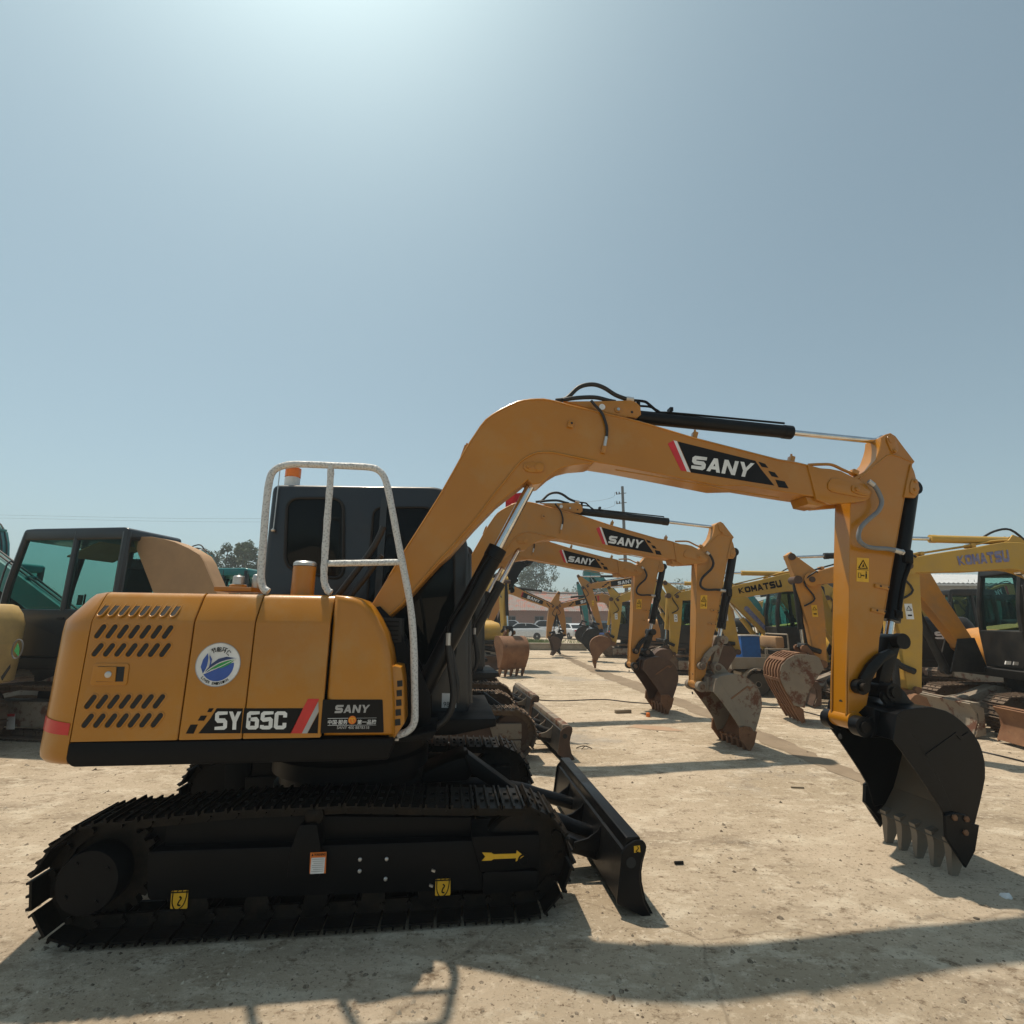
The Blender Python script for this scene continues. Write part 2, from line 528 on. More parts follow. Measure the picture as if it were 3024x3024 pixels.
def round_poly(poly, r, n=4):
    """rounds the corners of a closed outline; r may be one radius or one per corner"""
    out = []
    k = len(poly)
    for i in range(k):
        rr = r[i] if isinstance(r, (list, tuple)) else r
        p = Vector(poly[i]); a = Vector(poly[i - 1]); b = Vector(poly[(i + 1) % k])
        if rr <= 0:
            out.append(tuple(p)); continue
        la, lb = (a - p).length, (b - p).length
        d = min(rr, la * 0.48, lb * 0.48)
        p0 = p + (a - p).normalized() * d
        p1 = p + (b - p).normalized() * d
        for j in range(n + 1):
            t = j / n
            out.append(tuple((1 - t) ** 2 * p0 + 2 * t * (1 - t) * p + t * t * p1))
    return out

_txt = {}
def text_mesh(body, bold):
    key = (body, bold)
    if key not in _txt:
        cu = bpy.data.curves.new('lettering', 'FONT')
        cu.body = body
        cu.size = 1.0
        cu.offset = bold
        cu.resolution_u = 3
        o = bpy.data.objects.new('lettering', cu)
        COL.objects.link(o)
        dg = bpy.context.evaluated_depsgraph_get()
        me = bpy.data.meshes.new_from_object(o.evaluated_get(dg))
        bpy.data.objects.remove(o)
        vs = [v.co.copy() for v in me.vertices]
        fs = [tuple(p.vertices) for p in me.polygons]
        bpy.data.meshes.remove(me)
        x0 = min(v.x for v in vs); x1 = max(v.x for v in vs)
        y0 = min(v.y for v in vs); y1 = max(v.y for v in vs)
        _txt[key] = ([((v.x - x0) / (x1 - x0), (v.y - y0) / (y1 - y0)) for v in vs], fs)
    return _txt[key]

def lettering(body, quad, y, mat, parent, bold=0.02, name='lettering'):
    """text laid into a quad (bottom-left, bottom-right, top-right, top-left) given as (x, z) on the plane y"""
    vs, fs = text_mesh(body, bold)
    q = [Vector(p) for p in quad]
    me = bpy.data.meshes.new(name)
    co = []
    for u, v in vs:
        p = (q[0] * (1 - u) + q[1] * u) * (1 - v) + (q[3] * (1 - u) + q[2] * u) * v
        co.append((p.x, y, p.y))
    me.from_pydata(co, [], fs)
    me.materials.append(M[mat])
    o = bpy.data.objects.new(name, me)
    COL.objects.link(o)
    o.parent = parent
    return o

GLYPHS = {                                   # strokes of the wide block letters in a unit box
    'S': [[(1, 'T'), ('L', 'T'), ('L', .5), ('R', .5), ('R', 'B'), (0, 'B')]],
    'A': [[('L0', 0), (.5, 1)], [('R0', 0), (.5, 1)], [(.26, .30), (.74, .30)]],
    'N': [[('L', 0), ('L', 1)], [('R', 0), ('R', 1)], [('L', 1), ('R', 0)]],
    'Y': [[('L0', 1), (.5, .42)], [('R0', 1), (.5, .42)], [(.5, .48), (.5, 0)]],
    'K': [[('L', 0), ('L', 1)], [('L', .42), ('R0', 1)], [('L', .58), ('R0', 0)]],
    'O': [[('L', .5), ('L', 'T'), ('R', 'T'), ('R', 'B'), ('L', 'B'), ('L', .5)]],
    'M': [[('L', 0), ('L', 1)], [('R', 0), ('R', 1)], [('L', 1), (.5, .25)], [('R', 1), (.5, .25)]],
    'T': [[(0, 'T'), (1, 'T')], [(.5, .8), (.5, 0)]],
    'U': [[('L', 1), ('L', 'B'), ('R', 'B'), ('R', 1)]],
    'C': [[('R', .66), ('R', 'T'), ('L', 'T'), ('L', 'B'), ('R', 'B'), ('R', .36)]],
    '6': [[(1, 'T'), ('L', 'T'), ('L', 'B'), ('R', 'B'), ('R', .56), ('L', .56)]],
    '5': [[(1, 'T'), ('L', 'T'), ('L', .52), ('R', .58), ('R', 'B'), ('L', 'B'), ('L', .24)]],
}

def block_text(body, quad, y, mat, parent, wx=0.27, wz=0.24, gap=0.10, name='lettering'):
    """bold block lettering in a quad of (x, z) corners on the plane y; strokes step forward a hair to stay apart"""
    q = [Vector(p) for p in quad]
    sgn = -1 if y < 0 else 1
    n = len(body)
    cw = (1 - gap * (n - 1) / n) / n
    b = MB()
    for i, ch in enumerate(body):
        u0 = i * (cw + gap / n)
        for si, st in enumerate(GLYPHS.get(ch, [])):
            key = {'L': wx / 2, 'R': 1 - wx / 2, 'L0': wx / 2, 'R0': 1 - wx / 2, 'T': 1 - wz / 2, 'B': wz / 2}
            P = [Vector((key.get(a, a), key.get(c, c))) for a, c in st]
            if len(P) > 2:                   # ease the corners
                Q = [P[0]]
                for k in range(1, len(P) - 1):
                    for t in (0.0, 1.0):
                        o = P[k - 1] if t == 0 else P[k + 1]
                        dd = o - P[k]
                        Q.append(P[k] + dd.normalized() * min(0.10, dd.length * 0.4))
                Q.append(P[-1])
                P = Q
            m = len(P)
            rows = []
            for k in range(m):
                d0 = (P[k] - P[max(0, k - 1)]).normalized() if k else (P[1] - P[0]).normalized()
                d1 = (P[min(m - 1, k + 1)] - P[k]).normalized() if k < m - 1 else d0
                d = (d0 + d1).normalized()
                nn = Vector((-d.y, d.x))
                hw = abs(nn.x) * wx / 2 + abs(nn.y) * wz / 2
                if abs(d.x) > 0.15 and abs(d.y) > 0.15 and len(st) == 2:
                    nn, hw = Vector((1, 0)), wx / 2
                rows.append((P[k] - nn * hw, P[k] + nn * hw))
            vs = []
            for a, c in rows:
                rr = []
                for p in (a, c):
                    u, v = u0 + min(1, max(0, p.x)) * cw, min(1, max(0, p.y))
                    w = (q[0] * (1 - u) + q[1] * u) * (1 - v) + (q[3] * (1 - u) + q[2] * u) * v
                    rr.append(b.bm.verts.new((w.x, y + sgn * 0.0003 * si, w.y)))
                vs.append(rr)
            for (a0, a1), (c0, c1) in zip(vs, vs[1:]):
                b.bm.faces.new((a0, c0, c1, a1))
    return b.build(name, mat, parent, 0)

def plate(poly, y, th, name, mat, parent, bev=0.0):
    """thin flat piece standing th proud of the plane y (towards -y for th > 0)"""
    return MB().prism(poly, y - th, y + 0.001, bev, 1).build(name, mat, parent, 30)

def rect(x0, z0, x1, z1):
    return [(x0, z0), (x1, z0), (x1, z1), (x0, z1)]

def circle(cx, cz, r, n=28, a0=0.0, a1=2 * pi):
    full = abs(a1 - a0 - 2 * pi) < 1e-6
    return [(cx + r * cos(a0 + (a1 - a0) * k / (n if full else n - 1)), cz + r * sin(a0 + (a1 - a0) * k / (n if full else n - 1))) for k in range(n)]

def children(o):
    return [c for c in KIDS.get(o.name, ())]

def copy_tree(o, swap=None, parent=None, skip=()):
    """copies a thing, its parts and their sub-parts; swap maps material names"""
    c = o.copy()
    COL.objects.link(c)
    c.parent = parent
    if swap and o.type == 'MESH' and o.material_slots:
        cur = o.material_slots[0].material
        key = next((k for k, v in M.items() if v == cur), None)
        new = swap.get((o.name.split('.')[0], key)) or swap.get(key)
        if new:
            c.material_slots[0].link = 'OBJECT'
            c.material_slots[0].material = M[new]
    for ch in o.children:
        if ch.name.split('.')[0] not in skip:
            copy_tree(ch, swap, c, skip)
    return c

# ------------------------------------------------------------------ tracked undercarriage
def loop_points(line, n):
    """n evenly spaced points with tangents along a closed (x, z) line"""
    L = [0.0]
    k = len(line)
    for i in range(k):
        L.append(L[-1] + (Vector(line[(i + 1) % k]) - Vector(line[i])).length)
    out = []
    for q in range(n):
        d = L[-1] * q / n
        i = max(j for j in range(k) if L[j] <= d + 1e-9)
        t = (d - L[i]) / max(1e-9, L[i + 1] - L[i])
        a, b = Vector(line[i]), Vector(line[(i + 1) % k])
        out.append((a.lerp(b, t), (b - a).normalized()))
    return out, L[-1]

def track_line(xr, xf, rr, rf, top, z0=0.025):
    """closed line of the shoe plates: rear wheel xr, front wheel xf, radii, top run points (front to rear)"""
    pts = []
    for k in range(15):                      # rear, from the top round the back to the bottom
        a = pi / 2 + 0.12 + (pi - 0.12) * k / 14
        pts.append((xr + rr * cos(a), z0 + rr + rr * sin(a)))
    for k in range(15):                      # front, from the bottom to the top
        a = -pi / 2 + (pi - 0.12) * k / 14
        pts.append((xf + rf * cos(a), z0 + rf + rf * sin(a)))
    return pts + top

def shoe_mesh(pitch, width, mat, gap=0.014):
    b = MB()
    L = pitch - gap
    b.box((0, 0, -0.006), (L, width, 0.012))
    for x in (-L * 0.44, 0.0, L * 0.44):
        b.box((x, 0, 0.007), (0.011, width, 0.015))
    for x in (-L * 0.22, L * 0.22):
        for y in (-width * 0.16, width * 0.16):
            b.box((x, y, 0.005), (0.020, 0.020, 0.012))
    me = bpy.data.meshes.new('track_shoe')
    b.bm.to_mesh(me)
    b.bm.free()
    me.materials.append(M[mat])
    return me

def make_track(root, yc, width, line, n, mat, detail=True):
    pts, total = loop_points(line, n)
    pitch = total / n
    tr = MB()
    for p, t in pts:
        nrm = Vector((t.y, -t.x))            # points outwards for this winding
        rot = Matrix(((t.x, 0, nrm.x), (0, 1, 0), (t.y, 0, nrm.y))).to_4x4()
        c = p - nrm * 0.045
        for s in (-0.055, 0.055):
            tr.box((c.x, yc + s, c.y), (pitch * 0.92, 0.022, 0.062), rot)
        q = p - nrm * 0.05 + t * pitch * 0.5
        tr.cyl((q.x, yc - 0.085, q.y), (q.x, yc + 0.085, q.y), 0.017, 8)
    chain = tr.build('track_chain', mat, root, 30)
    me = shoe_mesh(pitch, width, mat)
    for p, t in pts:
        o = bpy.data.objects.new('track_shoe', me)
        COL.objects.link(o)
        o.parent = chain
        nrm = Vector((t.y, -t.x))
        mt = Matrix(((t.x, 0, nrm.x, p.x), (0, 1, 0, yc), (t.y, 0, nrm.y, p.y), (0, 0, 0, 1)))
        o.matrix_local = mt
    return chain

def cylinder_ram(root, p0, p1, frac, r, rr, mat, name='hydraulic_cylinder'):
    """barrel from p0 over frac of the way, then a bright rod to p1"""
    a, b = Vector(p0), Vector(p1)
    m = a.lerp(b, frac)
    d = (b - a).normalized()
    bar = MB()
    bar.cyl(a, m, r, 22)
    bar.cyl(m - d * r * 1.1, m + d * 0.012, r * 1.07, 22)
    bar.cyl(a + Vector((0, -r * 0.9, 0)), a + Vector((0, r * 0.9, 0)), r * 1.05, 16)
    o = bar.build(name, mat, root)
    rod = MB()
    rod.cyl(m, b, rr, 18)
    rod.cyl(b + Vector((0, -r * 0.8, 0)), b + Vector((0, r * 0.8, 0)), rr * 1.7, 16)
    rod.build('rod', 'chrome', o)
    return o

def hose(root, pts, r, mat='hose', name='hose', seg=8, parent=None):
    return MB().tube(pts, r, seg).build(name, mat, parent or root, 60)

def flat(pp, y):
    return [(x, y, z) for x, z in pp]

def mid(pp):
    return (sum(p[0] for p in pp) / len(pp), sum(p[1] for p in pp) / len(pp))

# ------------------------------------------------------------------ the nearest excavator
def make_excavator(root):
    LB, TB = -0.52, 0.22                     # near face and thickness of the boom
    BC = LB + TB / 2
    # ---- tracks
    line = track_line(-1.085, 1.085, 0.268, 0.268, [(0.70, 0.575), (0.10, 0.605), (-0.45, 0.60)])
    for yc, nm in ((-0.70, 'near'), (0.70, 'far')):
        make_track(root, yc, 0.36, line, 42, 'steel')
        s = -1 if yc < 0 else 1
        fr = MB()
        yo, yi = s * 0.79, s * 0.50
        lo, hi = min(yo, yi), max(yo, yi)
        fr.prism(round_poly([(-0.885, 0.392), (0.83, 0.378), (0.885, 0.13), (-0.85, 0.165)], 0.03), lo, hi, 0.006)
        fr.prism([(-0.84, 0.39), (0.80, 0.376), (0.80, 0.47), (-0.62, 0.53), (-0.84, 0.50)], s * 0.62 - 0.1, s * 0.62 + 0.1, 0.004)  # inner top raised in black to stand in for shadow under the track run
        fr.prism(round_poly([(-1.06, 0.50), (-0.86, 0.52), (-0.86, 0.20), (-0.93, 0.14), (-1.02, 0.16)], 0.02), s * 0.60 - 0.06, s * 0.60 + 0.06, 0.004)  # added black plate, stands in for shadow between rear wheel and frame
        f = fr.build('track_frame', 'black', root)
        yk = MB()
        yk.prism(round_poly([(0.80, 0.405), (1.188, 0.402), (1.188, 0.235), (0.86, 0.225)], 0.012), min(s * 0.812, s * 0.55), max(s * 0.812, s * 0.55), 0.004)
        yk.prism(round_poly([(0.87, 0.222), (1.186, 0.215), (1.180, 0.120), (0.87, 0.112)], 0.02), min(s * 0.80, s * 0.55), max(s * 0.80, s * 0.55), 0.004)
        yk.lathe([(0.032, s * 0.805), (0.034, s * 0.815), (0.024, s * 0.815), (0.022, s * 0.80)], (1.095, 0, 0.275))
        yk.build('idler_yoke', 'black', root)
        idl = MB()
        idl.lathe([(0.10, yc - 0.07), (0.20, yc - 0.06), (0.218, yc - 0.04), (0.218, yc - 0.025), (0.205, yc), (0.218, yc + 0.025), (0.218, yc + 0.04), (0.20, yc + 0.06), (0.10, yc + 0.07)], (1.085, 0, 0.293))
        idl.build('idler', 'steel', root)
        sp = MB()
        prof = []
        for k in range(22):
            a = 2 * pi * k / 22
            for da, rr in ((-0.10, 0.195), (-0.05, 0.232), (0.05, 0.232), (0.10, 0.195)):
                prof.append((-1.085 + rr * cos(a + da), 0.293 + rr * sin(a + da)))
        sp.prism(prof, yc - 0.022, yc + 0.022)
        spo = sp.build('sprocket', 'steel', root)
        md = MB()
        md.lathe([(0.150, s * 0.60), (0.150, s * 0.835), (0.143, s * 0.848), (0.05, s * 0.850)], (-1.118, 0, 0.284), seg=40)
        md.lathe([(0.185, s * 0.56), (0.185, s * 0.70)], (-1.10, 0, 0.288), seg=36)
        mo = md.build('drive_cover', 'black', root)
        for k in range(4):
            a = 0.6 + k * pi / 2
            MB().cyl((-1.118 + 0.105 * cos(a), s * 0.848, 0.284 + 0.105 * sin(a)), (-1.118 + 0.105 * cos(a), s * 0.856, 0.284 + 0.105 * sin(a)), 0.011, 8).build('bolt', 'black', mo)
        for x in (-0.62, -0.32, -0.02, 0.28, 0.58):
            MB().lathe([(0.045, yc - 0.075), (0.062, yc - 0.07), (0.062, yc - 0.05), (0.05, yc - 0.04), (0.05, yc + 0.04), (0.062, yc + 0.05), (0.062, yc + 0.07), (0.045, yc + 0.075)], (x, 0, 0.112), seg=18).build('track_roller', 'steel', root)
        MB().lathe([(0.035, yc - 0.10), (0.05, yc - 0.09), (0.05, yc + 0.09), (0.035, yc + 0.10)], (-0.06, 0, 0.53), seg=16).build('carrier_roller', 'steel', root)
        br = MB()
        br.prism(round_poly([(-0.125, 0.50), (-0.035, 0.50), (0.0, 0.36), (0.0, 0.245), (-0.165, 0.245), (-0.165, 0.36)], 0.012), min(s * 0.822, s * 0.70), max(s * 0.822, s * 0.70), 0.004)
        br.build('roller_bracket', 'black', root)
        if s < 0:
            tf = f
            q = [(0.862,0.325),(0.913,0.322),(0.926,0.314),(1.053,0.312),(1.056,0.328),(1.097,0.298),(1.05,0.272),(1.052,0.289),(0.926,0.29),(0.914,0.284),(0.861,0.284),(0.88,0.304)]
            plate(q, -0.8125, 0.002, 'arrow_mark', 'decal_yellow', f)
            for qq in ([(-0.733,0.125),(-0.738,0.206),(-0.657,0.206),(-0.651,0.122)], [(0.611,0.117),(0.611,0.197),(0.692,0.196),(0.694,0.116)]):
                p = plate(round_poly(qq, 0.006, 2), -0.792, 0.002, 'lifting_mark', 'decal_yellow', f)
                c = mid(qq)
                hk = MB()
                h = 0.075
                hk.tube([(c[0] + dx * h, -0.7955, c[1] + dz * h) for dx, dz in ((-0.6, 0.45), (0.6, 0.45))], 0.003, 5, False)
                for k in range(4):
                    hk.tube([(c[0] + (-0.5 + k * 0.3) * h, -0.7955, c[1] + 0.46 * h), (c[0] + (-0.38 + k * 0.3) * h, -0.7955, c[1] + 0.66 * h)], 0.0022, 4, False)
                hk.tube([(c[0] + dx * h, -0.7955, c[1] + dz * h) for dx, dz in ((-0.45, 0.42), (-0.42, -0.2), (-0.15, -0.6), (0.25, -0.4), (0.42, 0.05), (0.45, 0.42))], 0.0026, 5)
                hk.tube([(c[0] + dx * h, -0.7955, c[1] + dz * h) for dx, dz in ((0.0, 0.2), (0.12, 0.08), (0.0, -0.1), (-0.05, -0.3), (0.12, -0.35))], 0.0035, 5)
                hk.tube([(c[0] + dx * h, -0.7955, c[1] + dz * h) for dx, dz in ((-0.5, -0.66), (0.25, -0.62))], 0.003, 5, False)
                hk.build('hook_symbol', 'decal_black', p)
            q = [(-0.052,0.268),(-0.056,0.366),(0.027,0.366),(0.031,0.265)]
            p = plate(q, -0.822, 0.002, 'warning_label', 'decal_orange', f)
            cx, cz = mid(q)
            w, h = 0.07, 0.098
            plate(rect(cx - w / 2, cz - h / 2 - 0.001, cx + w / 2, cz + h / 2 - 0.024), -0.8245, 0.0015, 'text_panel', 'decal_white', p)
            lettering('WARNING', [(cx - 0.022, cz + 0.034), (cx + 0.036, cz + 0.034), (cx + 0.036, cz + 0.046), (cx - 0.022, cz + 0.046)], -0.8265, 'decal_black', p, 0.02)
            plate([(cx - 0.036, cz + 0.034), (cx - 0.026, cz + 0.034), (cx - 0.031, cz + 0.046)], -0.8245, 0.0015, 'hazard_triangle', 'decal_black', p)
            tx = MB()
            for k in range(7):
                tx.box((cx + 0.002 * (k % 3), -0.8268, cz + 0.018 - k * 0.0095), (w * (0.86 - 0.12 * (k % 3 == 2)), 0.001, 0.0028))
            tx.build('text_lines', 'decal_grey', p, 0)
            for x, z in [(0.2,0.31),(0.342,0.306),(0.202,0.254),(0.342,0.21)]:
                MB().lathe([(0.010, -0.788), (0.010, -0.796), (0.006, -0.799)], (x, 0, z), seg=12).build('bolt', 'zinc', f)
            for x, z in [(0.597,0.24),(0.588,0.168)]:
                MB().box((x, -0.795, z), (0.020, 0.012, 0.010), Matrix.Rotation(0.4, 4, 'Y')).build('grease_nipple', 'zinc', f)
    # ---- car body and slewing ring
    cb = MB()
    cb.box((0, 0, 0.36), (1.0, 0.98, 0.22), bev=0.02)
    for sx in (-1, 1):
        for sy in (-1, 1):
            cb.prism_z([(sx * 0.15, sy * 0.2), (sx * 0.62, sy * 0.52), (sx * 0.38, sy * 0.52)], 0.24, 0.47)
    cb.prism(round_poly([(0.25, 0.47), (0.62, 0.44), (0.62, 0.2), (0.3, 0.2)], 0.02), -0.42, 0.42, 0.01)
    cb.build('car_body', 'black', root)
    MB().lathe([(0.50, 0.46), (0.50, 0.52), (0.47, 0.53), (0.47, 0.60), (0.52, 0.61), (0.52, 0.70), (0.49, 0.72), (0.49, 0.84)], (0, 0, 0), 'z', 48).build('slewing_ring', 'black', root)
    # ---- dozer blade
    ep = [(1.674,0.35),(1.725,0.374),(1.774,0.372),(1.792,0.34),(1.755,0.26),(1.744,0.208),(1.744,0.156),(1.762,0.065),(1.806,-0.015),(1.78,-0.017),(1.604,0.067),(1.626,0.204),(1.644,0.317)]
    front = [(1.778,0.321),(1.755,0.26),(1.744,0.208),(1.744,0.156),(1.762,0.065),(1.806,-0.015)]
    bl = MB().strip(front, -0.855, 0.855, 0.016).build('dozer_blade', 'black_gloss', root)
    for y0 in (-0.875, 0.857):
        e = MB().prism(round_poly(ep, 0.012, 2), y0, y0 + 0.018, 0.003, 1).build('end_plate', 'black_gloss', bl)
    x0, z0 = ep[1]
    MB().prism(round_poly([(x0 - 0.055, z0 - 0.055), (x0 + 0.04, z0 - 0.05), (x0 + 0.035, z0 + 0.012), (x0 - 0.05, z0 + 0.012)], 0.01), -0.856, 0.856, 0.003).build('top_beam', 'black_gloss', bl)
    lo = (ep[10][0] + 0.03, ep[10][1] + 0.02)
    MB().prism([(lo[0], lo[1]), (lo[0] + 0.06, lo[1] + 0.005), (front[4][0] - 0.01, front[4][1] - 0.03), (front[4][0] - 0.02, front[4][1] - 0.05)], -0.853, 0.853).build('bottom_beam', 'black_gloss', bl)
    bpl = [(x + 0.012, z) for x, z in (ep[10], ep[11], ep[12])] + [(x0 - 0.045, z0 - 0.045)]
    MB().strip(bpl, -0.853, 0.853, -0.010).build('back_plate', 'black_gloss', bl)
    for y in (0.42, -0.02, -0.44):
        MB().prism([(x0 - 0.045, z0 - 0.03), (x0 - 0.09, z0 - 0.10), (x0 - 0.16, z0 - 0.145), (x0 - 0.25, z0 - 0.165), (x0 - 0.25, z0 - 0.20), (x0 - 0.10, z0 - 0.22), (x0 - 0.03, z0 - 0.2)], y - 0.008, y + 0.008).build('rib', 'black_gloss', bl)
    hole = MB().lathe([(0.028, -0.878), (0.028, -0.8765)], (ep[0][0] + 0.02, 0, ep[0][1] - 0.085), seg=20)
    hole.build('lifting_hole', 'cabin_dark', bl)
    q = [(1.714,0.314),(1.714,0.347),(1.749,0.349),(1.751,0.316)]
    p = plate(q, -0.8755, 0.002, 'lifting_mark', 'decal_yellow', bl)
    c = mid(q)
    MB().tube([(c[0] + dx, -0.879, c[1] + dz) for dx, dz in ((0.0, 0.014), (0.008, 0.006), (0, -0.004), (-0.008, -0.012), (0.008, -0.015))], 0.002, 5).build('hook_symbol', 'decal_black', p)
    for y, pp in ((0.30, [(1.136,0.327),(1.376,0.265),(1.64,0.192)]), (-0.26, [(1.3,0.3),(1.508,0.235),(1.666,0.184)])):
        MB().tube([(0.50, y * 0.8, 0.40)] + flat(pp, y), 0.046, 12, True, 4).build('blade_arm', 'black_gloss', root, 60)
    ba = [(1.321,0.258),(1.459,0.231),(1.654,0.154),(1.641,0.084),(1.457,0.142),(1.32,0.188)]
    MB().prism(ba, -0.42, -0.30, 0.008).build('push_frame', 'black_gloss', root)
    cov = MB()
    cov.prism(round_poly([(0.485,0.551),(0.72,0.64),(0.788,0.648),(0.848,0.587),(0.839,0.551),(0.802,0.499),(0.494,0.489)], 0.02), -0.14, 0.20, 0.008)
    cov.prism([(0.777,0.666),(0.802,0.675),(1.156,0.431),(1.191,0.358),(1.137,0.355),(0.82,0.552)], -0.16, -0.02, 0.006)
    cov.build('blade_cylinder_cover', 'black', root)
    hose(root, [(0.40, -0.32, 0.50), (0.52, -0.36, 0.42), (0.66, -0.30, 0.38), (0.80, -0.22, 0.40)], 0.012)
    hose(root, [(0.40, -0.26, 0.50), (0.56, -0.30, 0.44), (0.70, -0.24, 0.41), (0.84, -0.18, 0.43)], 0.012)
    # ---- upper frame
    dk = MB()
    dk.prism(round_poly([(-1.325, 0.938), (0.352, 0.930), (0.345, 0.885), (0.325, 0.818), (-1.29, 0.818), (-1.325, 0.85)], 0.02), -0.838, 0.84, 0.008)
    dk.build('side_skirt', 'black', root)
    fl = MB()
    fl.prism(round_poly([(-1.3, 0.93), (0.98, 0.93), (0.98, 0.88), (0.70, 0.83), (-1.3, 0.83)], 0.01), -0.30, 0.84, 0.005)
    fl.prism([(0.34,0.902),(0.551,0.945),(0.584,0.944),(0.561,0.902),(0.349,0.886)], -0.74, -0.30, 0.003)
    fl.build('front_deck', 'black', root)
    # ---- engine hood panels (cross-section y, z)
    cs = [(-0.84, 0.942), (-0.84, 1.555), (-0.835, 1.574), (-0.768, 1.695), (-0.754, 1.714), (-0.730, 1.725), (-0.10, 1.730), (-0.10, 1.70), (-0.72, 1.70), (-0.74, 1.69), (-0.810, 1.56), (-0.815, 0.942)]
    pans = []
    for x0, x1 in ((-1.318, -0.793), (-0.786, -0.466), (-0.460, -0.050)):
        pans.append(MB().prism_x(cs, x0, x1, 0.004, 1).build('hood_panel', 'orange', root))
    MB().box((-0.68, -0.42, 1.28), (1.24, 0.62, 0.66)).build('engine_bay', 'cabin_dark', root)
    fo = [(-0.044,1.722),(0.056,1.719),(0.114,1.7),(0.165,1.66),(0.218,1.587),(0.264,1.507),(0.298,1.404),(0.314,1.326),(0.331,1.21),(0.344,1.096),(0.353,0.937)]
    fo = [(x, z) for x, z in fo]
    fo[0] = (-0.043, 1.727)
    fo = fo + [(-0.043, 0.942)]
    fp = MB().prism(fo, -0.84, -0.36, 0.05, 4).build('front_panel', 'orange', root, 50)
    vb = [(0.293,1.301),(0.325,1.321),(0.366,1.311),(0.383,1.226),(0.402,1.001),(0.348,0.919),(0.316,0.919)]
    v = MB().prism(vb, -0.80, -0.46, 0.012).build('vent_box', 'orange', root)
    for k in range(5):
        z = 1.22 - k * 0.053
        qq = [(0.351,1.193),(0.365,1.213)]
        x = qq[0][0]
        MB().box((x + 0.012, -0.801, z), (0.030, 0.004, 0.034), Matrix.Rotation(-0.1, 4, 'Y')).build('louvre_slot', 'cabin_dark', v)
    gb = [(0.179,1.597),(0.33,1.594),(0.338,1.444),(0.25,1.44)]
    g = MB().prism(gb, -0.56, -0.34, 0.004).build('intake_grille', 'cabin_dark', root)
    for k in range(5):
        z = gb[0][1] - 0.025 - k * 0.028
        MB().box(((gb[0][0] + gb[1][0]) / 2 + 0.01, -0.563, z), (0.11, 0.010, 0.008)).build('grille_slat', 'black', g)
    # slots of the rear panel: pressed rims, the shade inside drawn as a dark closed face
    def slot(p0, p1, y, w, tilt=0.0, yb=None):
        a, b = Vector(p0), Vector(p1)
        d = (b - a).normalized()
        a = a + d * w
        b = b - d * w
        n = Vector((-d.y, d.x))
        yb = y if yb is None else yb
        def pill(r, lift):
            out = []
            for c, s0, yy in ((b, 0, yb), (a, pi, y)):
                for k in range(7):
                    t = s0 - pi / 2 + pi * k / 6
                    q = c + (d * cos(t) + n * sin(t)) * r
                    out.append((q.x, q.y))
            zz = [q[1] for q in out]
            return [(q[0], (y + (yb - y) * (q[1] - a.y) / (b.y - a.y)) - lift, q[1]) for q in out]
        r0, r1, r2, r3 = pill(w * 1.55, 0.0), pill(w * 1.25, 0.005), pill(w * 1.0, 0.005), pill(w * 0.92, 0.0006)
        m = MB()
        rings = [[m.bm.verts.new(q) for q in rr] for rr in (r0, r1, r2, r3)]
        for u, v_ in zip(rings, rings[1:]):
            for k in range(14):
                m.bm.faces.new((u[k], u[(k + 1) % 14], v_[(k + 1) % 14], v_[k]))
        bmesh.ops.recalc_face_normals(m.bm, faces=m.bm.faces[:])
        o = m.build('vent_slot', 'orange', pans[0], 60)
        m = MB()
        m.bm.faces.new([m.bm.verts.new((q[0], q[1] - 0.0008, q[2])) for q in r3])
        m.build('slot_shade', 'cabin_dark', o, 0)
    rows = [
        ([(-1.283,1.47),(-1.243,1.545)], [(-0.939,1.469),(-0.899,1.542)], 7),
        ([(-1.28,1.375),(-1.239,1.444)], [(-0.939,1.372),(-0.897,1.445)], 7),
        ([(-1.27,1.106),(-1.229,1.177)], [(-0.932,1.104),(-0.888,1.176)], 7),
        ([(-1.267,1.012),(-1.226,1.081)], [(-0.928,1.009),(-0.884,1.08)], 7)]
    for r0, r1, n in rows:
        for k in range(n):
            t = k / (n - 1)
            A = Vector(r0[0]).lerp(Vector(r1[0]), t)
            B = Vector(r0[1]).lerp(Vector(r1[1]), t)
            slot(A, B, -0.8405, 0.0145)
    for k in range(8):
        x = [(-1.282,1.646)][0][0] + ([(-0.906,1.645)][0][0] - [(-1.282,1.646)][0][0]) * k / 7
        slot((x - 0.008, 1.592), (x + 0.008, 1.686), -0.8256, 0.0135, 0, -0.7735)
    # latch
    lq = [(-1.27,1.223),(-1.266,1.341),(-1.088,1.339),(-1.083,1.222)]
    la = MB().prism(round_poly(lq, 0.02), -0.846, -0.839, 0.004).build('latch_recess', 'orange', pans[0])
    MB().prism([(-1.238,1.243),(-1.241,1.323),(-1.108,1.321),(-1.104,1.244)], -0.8475, -0.845).build('latch_well', 'cabin_dark', la)
    MB().prism(round_poly([(-1.236,1.245),(-1.24,1.321),(-1.147,1.321),(-1.141,1.244)], 0.004), -0.853, -0.846, 0.002).build('latch_handle', 'orange', la)
    lc = [(-1.18,1.281)][0]
    MB().lathe([(0.017, -0.852), (0.017, -0.856), (0.013, -0.858), (0.005, -0.8585)], (lc[0], 0, lc[1]), seg=20).build('lock', 'zinc', la)
    # ---- counterweight: rounded rear in plan, pinched in towards the top
    plan = [(-1.322, -0.838)]
    for k in range(9):
        a = k / 8 * radians_(74)
        plan.append((-1.33 - 0.235 * sin(a), -0.838 + 0.235 * (1 - cos(a))))
    for k in range(1, 8):
        t = k / 8
        plan.append((-1.556 - 0.06 * sin(pi * t), -0.667 + (0.667 * 2) * t))
    plan += [(x, -y) for x, y in plan[:10][::-1]]
